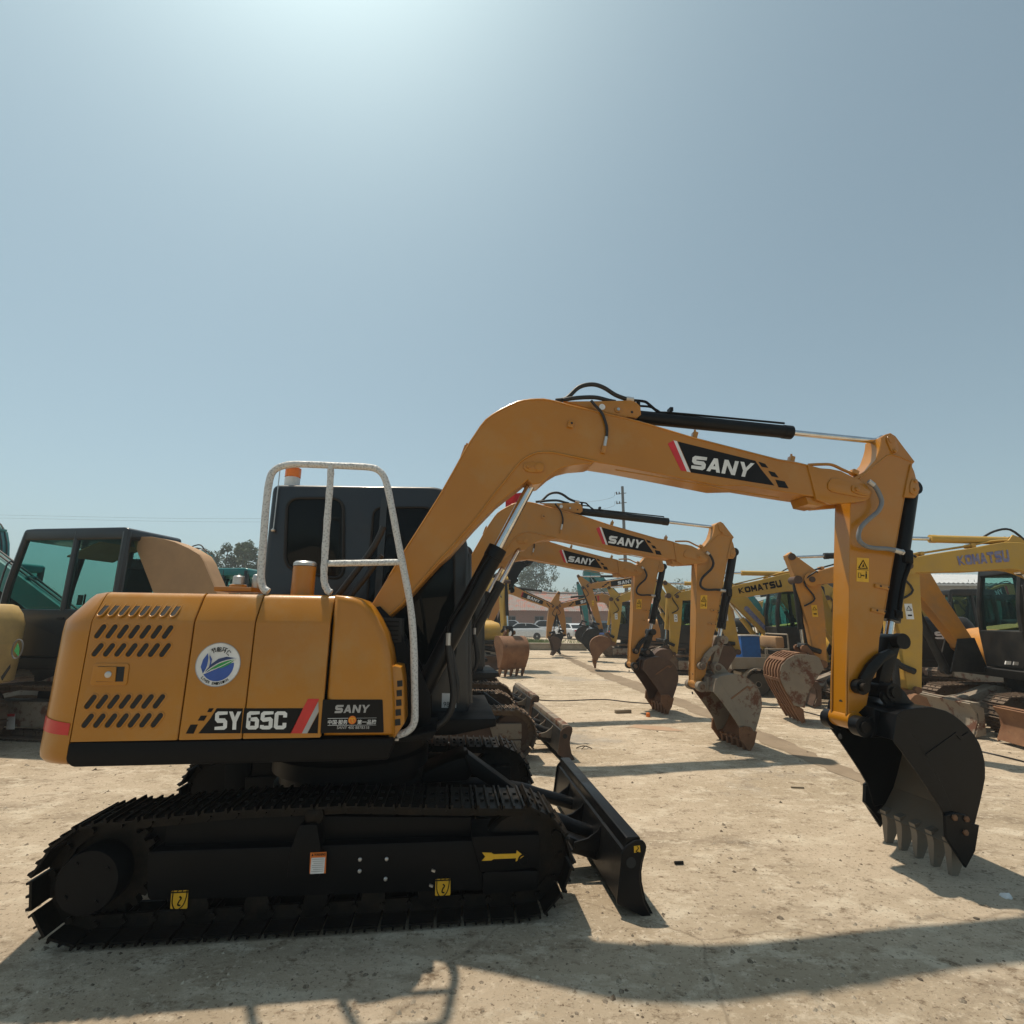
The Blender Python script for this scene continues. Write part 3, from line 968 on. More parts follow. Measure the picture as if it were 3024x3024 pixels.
    levels = [(0.818, 0.055), (0.832, 0.018), (0.855, 0.004), (0.89, 0.0), (1.50, 0.0), (1.565, 0.004), (1.690, 0.072), (1.716, 0.090), (1.729, 0.125)]
    cw = MB()
    rings = []
    cx = -1.322
    for z, ins in levels:
        ring = []
        for x, y in plan:
            dx = min(0, x - cx)
            ring.append(cw.bm.verts.new((min(cx, x + ins * min(1, -dx / 0.1 if dx else 0)), y * (1 - ins / 0.84), z)))
        rings.append(ring)
    n = len(plan)
    for a, b in zip(rings, rings[1:]):
        for k in range(n - 1):
            cw.bm.faces.new((a[k], a[k + 1], b[k + 1], b[k]))
        cw.bm.faces.new((a[-1], a[0], b[0], b[-1]))
    cw.bm.faces.new(rings[0][::-1])
    cw.bm.faces.new(rings[-1])
    bmesh.ops.recalc_face_normals(cw.bm, faces=cw.bm.faces[:])
    cwo = cw.build('counterweight', 'orange', root, 40)
    rf = MB()
    pa = [(-1.335, -0.838)] + [(-1.33 - 0.2365 * sin(k / 8 * radians_(62)), -0.8395 + 0.2365 * (1 - cos(k / 8 * radians_(62)))) for k in range(0, 9)]
    zt = [(0.975, 1.045 + 0.004 * k) for k in range(len(pa))]
    v0 = [rf.bm.verts.new((x - 0.001, y - 0.0015, 0.972 + 0.0025 * i)) for i, (x, y) in enumerate(pa)]
    v1 = [rf.bm.verts.new((x - 0.001, y - 0.0015, 1.030 + 0.0042 * i)) for i, (x, y) in enumerate(pa)]
    for i in range(len(pa) - 1):
        rf.bm.faces.new((v0[i], v0[i + 1], v1[i + 1], v1[i]))
    rf.build('red_reflector', 'red', cwo, 60)
    # rest of the hood top behind the near panels
    MB().box((-0.68, 0.36, 1.30), (1.27, 0.90, 0.76), bev=0.03).build('rear_body', 'orange', root)
    # ---- markings on the body
    Y = -0.8405
    b1 = [(-0.688,0.974),(-0.638,1.047),(-0.611,1.101),(-0.475,1.099),(-0.473,0.971)]
    p = plate(b1, Y, 0.0018, 'model_plate', 'decal_black', pans[1])
    for q in ([(-0.752,0.974),(-0.734,1.019),(-0.698,1.019),(-0.713,0.973)], [(-0.7,1.039),(-0.688,1.064),(-0.656,1.064),(-0.669,1.038)], [(-0.658,1.082),(-0.65,1.101),(-0.627,1.101),(-0.637,1.082)]):
        plate(q, Y, 0.0018, 'checker_mark', 'decal_black', pans[1])
    block_text('SY', [(-0.608,0.991),(-0.475,0.99),(-0.481,1.083),(-0.615,1.085)], Y - 0.003, 'decal_white', p, 0.31, 0.16)
    b2 = [(-0.468,0.971),(-0.468,1.099),(-0.156,1.096),(-0.209,0.966)]
    p = plate(b2, Y, 0.0018, 'model_plate', 'decal_black', pans[2])
    block_text('65C', [(-0.447,0.99),(-0.237,0.988),(-0.238,1.081),(-0.45,1.084)], Y - 0.003, 'decal_white', p, 0.31, 0.16)
    plate([(-0.214,0.966),(-0.135,1.146),(-0.074,1.145),(-0.151,0.965)], Y, 0.0018, 'red_stripe', 'red', pans[2])
    plate([(-0.151,0.965),(-0.078,1.13),(-0.072,1.078),(-0.123,0.965)], Y, 0.0018, 'grey_stripe', 'decal_grey', pans[2])
    plate([(-0.121,0.965),(-0.07,1.074),(-0.067,0.964)], Y, 0.0018, 'black_wedge', 'decal_black', pans[2])
    b3 = round_poly([(-0.051,0.965),(-0.054,1.141),(0.275,1.138),(0.292,0.962)], 0.006, 2)
    p = plate(b3, Y, 0.0022, 'name_plate', 'decal_black', fp)
    block_text('SANY', [(0.016,1.069),(0.201,1.069),(0.208,1.111),(0.019,1.112)], Y - 0.0035, 'decal_grey', p)
    lettering('中国·服务', [(-0.016,1.009),(0.09,1.008),(0.091,1.033),(-0.016,1.034)], Y - 0.0035, 'decal_white', p, 0.012)
    lettering('第一品牌', [(0.143,1.007),(0.246,1.006),(0.247,1.032),(0.144,1.032)], Y - 0.0035, 'decal_white', p, 0.012)
    lettering('SANY 400 8878318', [(0.035,0.985),(0.211,0.983),(0.211,0.998),(0.035,1.001)], Y - 0.0035, 'decal_grey', p, 0.012)
    e = [(0.115,1.031),(0.113,1.053)]
    plate(circle(e[0][0], e[0][1], (e[1][1] - e[0][1])), Y - 0.0022, 0.0015, 'round_emblem', 'decal_orange', p)
    em = MB()
    for sx in (-1, 1):
        em.tube([(e[0][0] + sx * 0.008 + 0.011 * cos(t) * 0.7, Y - 0.0045, e[0][1] + 0.011 * sin(t)) for t in [0.6 * k for k in range(9)]], 0.0025, 5)
    em.build('emblem_swirl', 'decal_yellow', p)
    for q in ([(-0.019,1.04),(0.092,1.04),(0.092,1.042),(-0.019,1.042)], [(0.138,1.04),(0.247,1.04),(0.247,1.041),(0.138,1.041)], [(-0.016,1.004),(0.248,1.002),(0.248,1.003),(-0.016,1.006)]):
        plate(q, Y - 0.0022, 0.0015, 'white_rule', 'decal_white', p)
    # round sticker with leaves
    cq = [(-0.633,1.331),(-0.648,1.452),(-0.745,1.326)]
    cx, cz = cq[0]
    rr = (cq[1][1] - cz + cx - cq[2][0]) / 2
    p = plate(circle(cx, cz, rr, 40), Y, 0.002, 'eco_sticker', 'decal_white', pans[1])
    MB().tube([(cx + rr * cos(2 * pi * k / 40), Y - 0.002, cz + rr * sin(2 * pi * k / 40)) for k in range(41)], 0.0025, 5, False).build('sticker_edge', 'decal_grey', p)
    def disc_part(pp, name, mat, lift):
        plate([(cx + x * rr, cz + z * rr) for x, z in pp], Y - lift, 0.0012, name, mat, p)
    low = circle(0, -0.04, 0.72, 22, R(195), R(370))
    disc_part(low + [(0.3, 0.02), (-0.3, -0.28)], 'blue_water', 'decal_blue', 0.002)
    disc_part([(-0.62, -0.42), (-0.76, -0.1), (-0.70, 0.22), (-0.52, 0.52), (-0.44, 0.2), (-0.46, -0.1)], 'blue_leaf', 'decal_blue', 0.002)
    disc_part([(-0.58, -0.40), (-0.38, -0.10), (-0.36, 0.15), (-0.46, 0.50), (-0.30, 0.25), (-0.32, -0.05)], 'thin_leaf', 'decal_blue', 0.0032)
    disc_part([(-0.60, -0.42), (-0.30, 0.02), (0.0, 0.27), (0.35, 0.36), (0.72, 0.30), (0.35, 0.22), (0.05, 0.10), (-0.25, -0.15)], 'navy_leaf', 'decal_navy', 0.0034)
    disc_part([(-0.45, -0.30), (-0.15, -0.18), (0.2, -0.15), (0.5, 0.0), (0.78, 0.26), (0.40, 0.18), (0.05, 0.04)], 'green_leaf', 'decal_green', 0.0036)
    vein = MB()
    vein.tube([(cx + x * rr, Y - 0.0052, cz + z * rr) for x, z in ((-0.62, -0.44), (-0.2, -0.08), (0.2, 0.14), (0.76, 0.27))], 0.0026, 5)
    vein.tube([(cx + x * rr, Y - 0.0052, cz + z * rr) for x, z in ((-0.62, -0.44), (-0.1, -0.2), (0.3, 0.0), (0.78, 0.26))], 0.0022, 5)
    vein.tube([(cx + x * rr, Y - 0.0052, cz + z * rr) for x, z in ((-0.60, -0.42), (-0.45, -0.05), (-0.44, 0.5))], 0.0024, 5)
    vein.build('leaf_veins', 'decal_white', p)
    def arc_text(chars, a0, a1, rad, size, flip):
        for i, ch in enumerate(chars):
            if ch == ' ':
                continue
            a = a0 + (a1 - a0) * i / (len(chars) - 1)
            c = Vector((cx + rad * cos(a), cz + rad * sin(a)))
            up = Vector((cos(a), sin(a))) * (-1 if flip else 1)
            ri = Vector((up.y, -up.x))
            w = size * (0.34 if flip else 0.5)
            h = size * 0.5
            lettering(ch, [c - ri * w - up * h, c + ri * w - up * h, c + ri * w + up * h, c - ri * w + up * h], Y - 0.0035, 'decal_black', p, 0.02)
    arc_text('节能环保', R(112), R(52), rr * 0.70, rr * 0.24, False)
    arc_text('LOWER EMISSION', R(224), R(306), rr * 0.86, rr * 0.125, True)
    # ---- things on the hood top
    ex = [(-0.314,1.739),(-0.331,1.918),(-0.385,1.828)]
    exx = ex[0][0]
    er = exx - ex[2][0]
    ef = MB().cyl((exx, -0.50, 1.72), (exx, -0.50, ex[1][1]), er, 28).build('exhaust_stack', 'orange', root)
    MB().lathe([(er * 0.9, 0), (er * 1.02, 0.004), (er * 1.02, 0.022), (er * 0.85, 0.034), (er * 0.3, 0.038)], (exx, -0.50, ex[1][1]), 'z', 28).build('stack_cap', 'zinc', ef)
    fb = [(-0.829,1.749),(-0.833,1.778),(-0.61,1.777),(-0.607,1.75)]
    ff = MB().prism(fb, -0.56, -0.30, 0.004).build('filler_base', 'orange', root)
    fc = [(-0.74,1.828)][0][0]
    zb = fb[1][1]
    MB().lathe([(0.052, zb - 0.01), (0.052, zb + 0.018), (0.046, zb + 0.022)], (fc, -0.43, 0), 'z').build('filler_neck', 'orange', ff)
    MB().lathe([(0.036, zb + 0.02), (0.036, zb + 0.072), (0.030, zb + 0.078), (0.008, zb + 0.080), (0.008, zb + 0.09)], (fc, -0.43, 0), 'z').build('filler_cap', 'zinc', ff)
    bx = [(-0.635,1.829)][0][0]
    MB().lathe([(0.020, zb - 0.01), (0.024, zb + 0.03), (0.026, zb + 0.06), (0.022, zb + 0.085), (0.010, zb + 0.092)], (bx, -0.42, 0), 'z').build('breather', 'zinc', ff)
    # ---- grab rail in foam wrap
    YR = -0.72
    rail = [(-0.451,1.741),(-0.485,1.769),(-0.504,1.851),(-0.513,2.065),(-0.521,2.298),(-0.516,2.446),(-0.495,2.502),(-0.446,2.533),(-0.357,2.549),(-0.107,2.551)]
    rail += [(0.083,2.55),(0.151,2.528),(0.195,2.468),(0.24,2.311),(0.298,2.067),(0.343,1.89),(0.394,1.674),(0.424,1.464),(0.442,1.219),(0.452,1.06),(0.45,0.989),(0.421,0.947),(0.359,0.915)]
    ra = MB().tube(flat(rail, YR), lambda t: 0.0218 + 0.0010 * sin(t * 97) * sin(t * 41), 14, True, 5).build('grab_rail', 'wrap', root, 70)
    MB().tube(flat([(-0.155,2.544),(-0.149,2.468),(-0.146,2.199),(-0.14,1.934),(-0.132,1.815),(-0.108,1.757),(-0.084,1.74)], YR), lambda t: 0.0212 + 0.0014 * sin(t * 61), 12, True, 5).build('rail_post', 'wrap', ra, 70)
    MB().tube(flat([(-0.116,1.92),(0.108,1.929),(0.339,1.939)], YR), lambda t: 0.0195 + 0.0008 * sin(t * 53), 12, True, 6).build('rail_bar', 'wrap', ra, 70)
    MB().box((rail[-1][0] - 0.03, YR, rail[-1][1] - 0.012), (0.08, 0.06, 0.012)).build('rail_foot', 'zinc', ra)
    MB().cyl((rail[-1][0] - 0.05, YR - 0.01, rail[-1][1] - 0.006), (rail[-1][0] - 0.05, YR - 0.01, rail[-1][1] + 0.012), 0.012, 6).build('rail_bolt', 'zinc', ra)
    # ---- cab
    cab = round_poly([(-0.745, 1.0), (-0.752, 2.60), (0.50, 2.635), (0.60, 2.60), (0.775, 2.15), (0.815, 0.95), (0.76, 0.80), (-0.30, 0.80), (-0.745, 0.92)], [0.03, 0.06, 0.1, 0.1, 0.1, 0.1, 0.06, 0.05, 0.03], 4)
    cbm = MB().prism(cab, 0.0, 0.84, 0.035, 3).build('cab', 'cab', root, 50)
    wr = round_poly([(-0.629,2.492),(-0.212,2.508),(-0.163,1.871),(-0.594,1.954)], 0.10, 5)
    MB().prism(wr, -0.006, 0.02, 0.003).build('rear_side_window', 'glass_dark', cbm)
    MB().tube(flat(wr + wr[:1], -0.008), 0.012, 6, False).build('window_seal', 'cabin_dark', cbm)
    wf = round_poly([(0.02, 1.16), (0.02, 2.44), (0.47, 2.46), (0.66, 2.10), (0.70, 1.30)], 0.07, 4)
    MB().prism(wf, -0.006, 0.02, 0.003).build('front_side_window', 'glass_dark', cbm)
    MB().tube(flat(wf + wf[:1], -0.008), 0.010, 6, False).build('window_seal', 'cabin_dark', cbm)
    MB().box((0.10, -0.010, 1.72), (0.05, 0.02, 1.60)).build('cab_pillar', 'cab', cbm)
    MB().tube([(0.81, 0.04, 0.98), (0.79, 0.04, 1.6), (0.775, 0.04, 2.10)], 0.022, 8, False).build('front_edge', 'cab', cbm)
    q = [(0.605,0.957),(0.604,1.059),(0.71,1.054),(0.711,0.955)]
    pp = plate(q, -0.001, 0.003, 'paper_number', 'decal_white', cbm)
    lettering('98', [(q[0][0] + 0.012, q[0][1] + 0.008), (q[0][0] + 0.055, q[0][1] + 0.008), (q[0][0] + 0.055, q[0][1] + 0.042), (q[0][0] + 0.012, q[0][1] + 0.042)], -0.006, 'decal_black', pp, 0.0)
    an = MB()
    an.cyl((-0.70, -0.02, 2.24), (-0.70, -0.02, 2.70), 0.004, 6)
    an.lathe([(0.014, 0), (0.018, 0.012), (0.008, 0.022)], (-0.70, -0.02, 2.225), 'z', 10)
    an.build('antenna', 'zinc', cbm)
    bc = [(-0.644,2.636),(-0.649,2.684)]
    be = MB().lathe([(0.058, 2.60), (0.058, bc[1][1]), (0.05, bc[1][1] + 0.006)], (bc[0][0], 0.12, 0), 'z').build('beacon_base', 'decal_white', cbm)
    MB().lathe([(0.060, bc[1][1] + 0.006), (0.060, bc[1][1] + 0.078), (0.048, bc[1][1] + 0.086), (0.01, bc[1][1] + 0.088)], (bc[0][0], 0.12, 0), 'z').build('beacon_lens', 'amber', be)
    # ---- boom
    top = [(0.238,1.593),(0.175,1.601),(0.123,1.666),(0.23,1.87),(0.347,2.089)] + [(0.545,2.444),(0.705,2.772),(0.777,2.902),(0.851,3.018),(0.958,3.103),(1.081,3.173),(1.179,3.198),(1.278,3.207),(1.371,3.195),(1.478,3.171),(1.746,3.123),(2.018,3.071),(2.443,2.964),(2.792,2.892),(3.12,2.824)] + [(3.222,2.815),(3.364,2.79)]
    bot = [(3.403,2.531),(3.261,2.545),(3.109,2.562),(2.819,2.597)] + [(2.623,2.585),(2.214,2.648),(1.813,2.708),(1.654,2.725),(1.627,2.713),(1.496,2.696),(1.404,2.669),(1.339,2.626),(1.288,2.578),(1.256,2.548),(1.199,2.535),(1.16,2.57),(1.116,2.531),(1.035,2.464),(0.949,2.39),(0.794,2.217),(0.632,2.02)] + [(0.558,1.952),(0.417,1.786),(0.332,1.68)]
    bo = MB().prism(top + bot, LB, LB + TB, 0.005, 1).build('boom', 'orange', root, 25)
    bead = [(0.246,1.611),(0.331,1.698),(0.443,1.837),(0.557,1.98)] + [(0.631,2.066),(0.792,2.268),(0.911,2.44),(0.997,2.555),(1.071,2.659),(1.122,2.715),(1.173,2.75),(1.224,2.773),(1.289,2.783),(1.367,2.78),(1.549,2.749),(1.681,2.729)]
    MB().tube(flat(bead, LB - 0.001), 0.009, 6, True, 3).build('weld_bead', 'orange', bo, 60)
    topbead = [(x, z - 0.012) for x, z in top[3:]]
    MB().tube(flat(topbead, LB), 0.007, 6, True, 2).build('weld_bead', 'orange', bo, 60)
    MB().tube(flat([(1.811,2.674),(2.213,2.625),(2.622,2.568),(3.085,2.512)], LB + 0.002), 0.005, 6, True, 2).build('weld_bead', 'orange', bo, 60)
    fk = MB()
    fkp = [(3.348,2.783),(3.454,2.761),(3.539,2.759),(3.623,2.746),(3.704,2.709),(3.773,2.677),(3.829,2.638),(3.86,2.605),(3.863,2.576),(3.844,2.541),(3.803,2.514),(3.734,2.502),(3.5,2.476),(3.385,2.511)]
    fk.prism(fkp, LB - 0.012, LB + 0.028, 0.004)
    fk.prism(fkp, LB + TB - 0.028, LB + TB + 0.012, 0.004)
    fko = fk.build('boom_fork', 'orange', bo)
    MB().prism(round_poly([(3.493,2.641),(3.528,2.68),(3.577,2.682),(3.814,2.626),(3.855,2.587),(3.825,2.538),(3.775,2.532),(3.513,2.573),(3.486,2.595)], 0.02), LB - 0.022, LB - 0.011, 0.003).build('pin_plate', 'orange', fko)
    bq = [(3.722,2.599),(3.765,2.584)]
    MB().prism(round_poly([(3.686,2.632),(3.729,2.634),(3.845,2.587),(3.815,2.549),(3.754,2.554),(3.678,2.58)], 0.014), LB - 0.030, LB - 0.021, 0.003).build('pin_retainer', 'orange', fko)
    MB().lathe([(0.018, LB - 0.028), (0.018, LB - 0.042), (0.012, LB - 0.046)], (bq[0][0], 0, bq[0][1]), seg=14).build('bolt', 'orange', fko)
    un = MB().prism([(3.323,2.536),(3.491,2.525),(3.559,2.496),(3.434,2.464),(3.339,2.478)], LB + 0.02, LB + TB - 0.02, 0.004).build('boom_end_gusset', 'orange', bo)
    # cylinder lug plate with its pin keeper
    pk = MB().prism(round_poly([(1.127,2.682),(1.16,2.702),(1.276,2.702),(1.286,2.663),(1.262,2.626),(1.16,2.624),(1.127,2.649)], 0.02), LB - 0.010, LB + 0.001, 0.003).build('pin_plate', 'orange', bo)
    c = [(1.243,2.664),(1.16,2.664)]
    MB().lathe([(0.034, LB - 0.009), (0.034, LB - 0.016), (0.030, LB - 0.018), (0.006, LB - 0.018)], (c[0][0], 0, c[0][1]), seg=20).build('pin', 'orange', pk)
    MB().lathe([(0.014, LB - 0.009), (0.014, LB - 0.024)], (c[1][0], 0, c[1][1]), seg=6).build('bolt', 'orange', pk)
    c = [(1.485,3.007)][0]
    k = MB().box((c[0] - 0.005, LB - 0.008, c[1]), (0.045, 0.02, 0.055), Matrix.Rotation(0.25, 4, 'Y'), 0.004).build('hose_block', 'orange', bo)
    MB().lathe([(0.009, LB - 0.018), (0.009, LB - 0.0195)], (c[0], 0, c[1] + 0.006), seg=12).build('block_hole', 'cabin_dark', k)
    # arm cylinder bracket on top
    ab = [(1.438,3.207),(1.741,3.23),(1.965,3.25),(2.009,3.238),(2.042,3.203),(2.044,3.139),(2.012,3.108),(1.903,3.113),(1.711,3.147)]
    bk = MB()
    bk.prism(ab, BC - 0.075, BC - 0.045, 0.004)
    bk.prism(ab, BC + 0.045, BC + 0.075, 0.004)
    bko = bk.build('cylinder_bracket', 'orange', bo)
    c = [(1.86,3.164),(1.971,3.152),(1.737,3.18)]
    MB().lathe([(0.026, BC - 0.076), (0.026, BC - 0.084)], (c[0][0], 0, c[0][1]), seg=18).build('pin', 'orange', bko)
    MB().lathe([(0.012, BC - 0.083), (0.012, BC - 0.092)], (c[0][0], 0, c[0][1]), seg=10).build('bolt', 'zinc', bko)
    MB().lathe([(0.010, BC - 0.0755), (0.010, BC - 0.078)], (c[1][0], 0, c[1][1]), seg=10).build('bolt', 'cabin_dark', bko)
    MB().lathe([(0.024, BC - 0.0755), (0.024, BC - 0.0775)], (c[2][0], 0, c[2][1]), seg=16).build('bracket_hole', 'decal_white', bko)
    # arm cylinder
    a0 = c[1]
    a1 = [(4.116,3.059)][0]
    am = [(3.319,3.094)][0]
    fr = (Vector(am) - Vector(a0)).length / (Vector(a1) - Vector(a0)).length
    ac = cylinder_ram(root, (a0[0], BC, a0[1]), (a1[0], BC, a1[1]), fr, 0.052, 0.024, 'black_gloss', 'arm_cylinder')
    d = (Vector(a1) - Vector(a0)).normalized()
    hose(root, [(a0[0] + 0.05, BC - 0.03, a0[1] + 0.075), (a0[0] + 0.16, BC - 0.03, a0[1] + 0.075), (a0[0] + 0.22, BC - 0.03, a0[1] + 0.05), (a0[0] + 0.27, BC - 0.03, a0[1] + 0.02), (a0[0] + 0.32, BC - 0.03, a0[1] + 0.035), (am[0] - 0.06, BC - 0.03, am[1] + 0.062)], 0.009, 'black', 'steel_pipe', 8, ac)
    MB().box((a0[0] + 0.335, BC - 0.02, a0[1] + 0.06), (0.025, 0.06, 0.03)).build('pipe_clamp', 'black', ac)
    # hoses over the boom hump
    hose(root, flat([(1.388,3.23),(1.471,3.253),(1.569,3.351),(1.674,3.384),(1.765,3.365),(1.861,3.308),(1.948,3.279)], -0.44), 0.017, 'hose', 'hose', 10, bo)
    hose(root, flat([(1.438,3.227),(1.534,3.251),(1.686,3.267),(1.797,3.248),(1.852,3.24)], -0.46), 0.016, 'hose', 'hose', 10, bo)
    ft = [(1.945,3.279),(2.004,3.274),(2.044,3.261)]
    MB().cyl((ft[0][0], -0.44, ft[0][1]), (ft[1][0], -0.44, ft[1][1]), 0.022, 6).build('hose_fitting', 'zinc', bo)
    hose(root, flat([(2.001,3.273),(2.094,3.268),(2.135,3.242),(2.217,3.17)], -0.44), 0.011, 'black', 'steel_pipe', 8, bo)
    MB().cyl((ft[2][0], -0.44, ft[2][1]), (ft[2][0], -0.43, ft[2][1] - 0.11), 0.016, 8).build('pipe_drop', 'black', bo)
    hose(root, flat([(1.637,3.203),(1.66,3.174),(1.713,3.114),(1.738,3.053),(1.752,2.984),(1.747,2.915)], -0.535), 0.011, 'hose', 'hose', 8, bo)
    ft = [(1.744,2.922),(1.731,2.849),(1.719,2.798)]
    MB().cyl((ft[0][0], -0.535, ft[0][1]), (ft[1][0], -0.53, ft[1][1]), 0.013, 8).build('hose_fitting', 'zinc', bo)
    MB().cyl((ft[1][0], -0.53, ft[1][1]), (ft[2][0], -0.52, ft[2][1]), 0.020, 6).build('hose_elbow', 'orange', bo)
    for c in [(0.717,2.807),(2.479,3.012)] + [(3.27,2.854)]:
        MB().box((c[0] - 0.01, -0.46, c[1] - 0.035), (0.035, 0.05, 0.10), Matrix.Rotation(0.3, 4, 'Y'), 0.004).build('pipe_clamp', 'orange', bo)
        MB().cyl((c[0], -0.46, c[1]), (c[0] + 0.005, -0.46, c[1] + 0.035), 0.008, 6).build('clamp_bolt', 'orange', bo)
    # pipes along the top towards the arm
    hose(root, flat([(3.404,2.804),(3.504,2.813),(3.604,2.814),(3.698,2.776),(3.77,2.75),(3.841,2.723),(3.912,2.691)], -0.47), 0.012, 'orange', 'steel_pipe', 8, bo)
    c = [(3.79,2.757)][0]
    MB().box((c[0], -0.47, c[1]), (0.05, 0.05, 0.04), Matrix.Rotation(0.4, 4, 'Y'), 0.004).build('pipe_clamp', 'orange', bo)
    # big marking on the boom
    Yb = LB - 0.0005
    plate([(2.227,2.899),(2.273,2.927),(2.362,2.688),(2.318,2.691)], Yb, 0.0018, 'red_stripe', 'red', bo)
    plate([(2.274,2.927),(2.3,2.922),(2.391,2.681),(2.363,2.686)], Yb, 0.0018, 'white_stripe', 'decal_white', bo)
    bp_ = plate([(2.307,2.92),(2.922,2.797),(2.962,2.732),(3.057,2.607),(2.396,2.68)], Yb, 0.0018, 'name_plate', 'decal_black', bo)
    for q in ([(2.947,2.792),(3,2.777),(3.023,2.745),(2.97,2.752)], [(3.022,2.721),(3.072,2.711),(3.1,2.671),(3.043,2.68)], [(3.072,2.654),(3.146,2.643),(3.172,2.59),(3.092,2.595)]):
        plate(q, Yb, 0.0018, 'checker_mark', 'decal_black', bo)
    block_text('SANY', [(2.397,2.711),(2.862,2.659),(2.912,2.775),(2.418,2.814)], Yb - 0.003, 'decal_white', bp_)
    # ---- boom cylinders on both sides
    b0 = [(0.464,1.1)][0]
    bm_ = [(0.938,2.087)][0]
    b1 = [(1.237,2.634)][0]
    fr = (Vector(bm_) - Vector(b0)).length / (Vector(b1) - Vector(b0)).length
    bcyl = cylinder_ram(root, (b0[0], BC, b0[1]), (b1[0], BC, b1[1]), fr, 0.064, 0.034, 'black_gloss', 'boom_cylinder')
    hose(root, flat([(0.637,1.465),(0.631,1.547),(0.673,1.63),(0.745,1.733),(0.826,1.905),(0.901,2.022)], -0.48), 0.012, 'black', 'steel_pipe', 8, bcyl)
    f0 = [(0.636,1.501),(0.635,1.422)]
    MB().cyl((f0[0][0], -0.48, f0[0][1]), (f0[1][0], -0.48, f0[1][1]), 0.018, 8).build('hose_fitting', 'zinc', bcyl)
    hose(root, flat([(0.635,1.422),(0.657,1.278),(0.679,1.147),(0.674,1.035),(0.632,0.959),(0.572,0.91)], -0.47), 0.022, 'hose', 'hose', 8, bcyl)
    hose(root, flat([(0.652,1.419),(0.677,1.294),(0.706,1.17),(0.701,1.057)], -0.44), 0.017, 'hose', 'hose', 8, bcyl)
    pv = MB()
    pvp = [(0.101,1.65),(0.188,1.669),(0.283,1.58),(0.46,1.282),(0.538,1.11),(0.546,0.918),(0.253,0.923)]
    pv.prism(pvp, LB - 0.03, LB - 0.005, 0.004)
    pv.prism(pvp, LB + TB + 0.005, LB + TB + 0.03, 0.004)
    pv.build('boom_bracket', 'black', root)
    hose(root, [(-0.15, -0.30, 1.72), (-0.02, -0.34, 1.90), (0.10, -0.38, 2.08), (0.16, -0.40, 2.22)], 0.022, 'hose', 'hose', 8)
    hose(root, [(-0.10, -0.34, 1.66), (0.05, -0.36, 1.86), (0.16, -0.40, 2.02)], 0.020, 'hose', 'hose', 8)
    # ---- arm (stick)
    LA, TA = -0.495, 0.165
    sk = [(3.741,2.7),(3.864,2.765),(3.929,2.822),(3.975,2.866),(4.021,2.953),(4.041,3.001),(4.057,3.06),(4.101,3.089),(4.149,3.104),(4.19,3.079),(4.246,2.99),(4.326,2.869),(4.301,2.845),(4.27,2.759),(4.189,2.575),(4.153,2.494),(4.018,2.113),(3.834,1.592),(3.787,1.488),(3.713,1.208)] + [(3.67,1.19),(3.608,1.019),(3.524,0.959),(3.492,0.927),(3.462,0.909),(3.451,0.928),(3.452,0.951)] + [(3.491,1.209),(3.585,1.8),(3.69,2.442)]
    st = MB().prism(sk, LA, LA + TA, 0.004, 1).build('arm', 'orange', root, 25)
    MB().tube(flat([(3.804,2.703),(4.084,2.908),(4.117,2.915),(4.18,2.906),(4.308,2.86)], LA), 0.007, 6, False).build('weld_bead', 'orange', st, 60)
    MB().tube(flat([(4.284,2.851),(4.18,2.577),(4.072,2.284),(3.844,1.655)], LA), 0.004, 6, False).build('weld_bead', 'orange', st, 60)
    lug = [(4.273,2.842),(4.293,2.777),(4.305,2.652),(4.298,2.599),(4.261,2.562),(4.162,2.563),(4.21,2.69)]
    for y in (LA - 0.012, LA + TA - 0.01):
        MB().prism(lug, y, y + 0.024, 0.004).build('cylinder_lug', 'orange', st)
    MB().prism(round_poly([(4.228,2.668),(4.255,2.714),(4.3,2.716),(4.304,2.63),(4.269,2.578),(4.215,2.597)], 0.015), LA - 0.021, LA - 0.011, 0.003).build('pin_plate', 'orange', st)
    for c in [(4.277,2.696),(4.262,2.628)]:
        MB().lathe([(0.014, LA - 0.020), (0.014, LA - 0.028), (0.009, LA - 0.032)], (c[0], 0, c[1]), seg=12).build('bolt', 'orange', st)
    MB().prism(round_poly([(4.097,3.062),(4.133,3.085),(4.17,3.072),(4.19,2.962),(4.158,2.926),(4.126,2.932),(4.096,3.019)], 0.02), LA - 0.010, LA + 0.001, 0.003).build('pin_plate', 'orange', st)
    c = [(4.137,3.04),(4.146,2.945)]
    MB().lathe([(0.030, LA - 0.009), (0.030, LA - 0.014)], (c[0][0], 0, c[0][1]), seg=18).build('pin', 'orange', st)
    MB().lathe([(0.016, LA - 0.009), (0.016, LA - 0.022), (0.010, LA - 0.026)], (c[1][0], 0, c[1][1]), seg=12).build('bolt', 'orange', st)
    for q in ([(3.805,1.88),(3.92,1.863),(3.908,1.834),(3.798,1.854)], [(3.746,1.7),(3.859,1.685),(3.847,1.655),(3.737,1.677)]):
        h = MB().prism(q, LA - 0.012, LA + 0.001, 0.002).build('pipe_bracket', 'orange', st)
        for t in (0.35, 0.92):
            c = Vector(q[0]).lerp(Vector(q[1]), t)
            MB().lathe([(0.008, LA - 0.0125), (0.008, LA - 0.0135)], (c.x, 0, c.y - 0.012), seg=8).build('bracket_hole', 'cabin_dark', h)
    q = [(3.658,1.895),(3.69,2.075),(3.789,2.072),(3.758,1.89)]
    p = plate(q, LA, 0.0018, 'warning_label', 'decal_yellow', st)
    def inq(u, v):
        a = Vector(q[0]).lerp(Vector(q[3]), u); b = Vector(q[1]).lerp(Vector(q[2]), u)
        r_ = a.lerp(b, v)
        return (r_.x, r_.y)
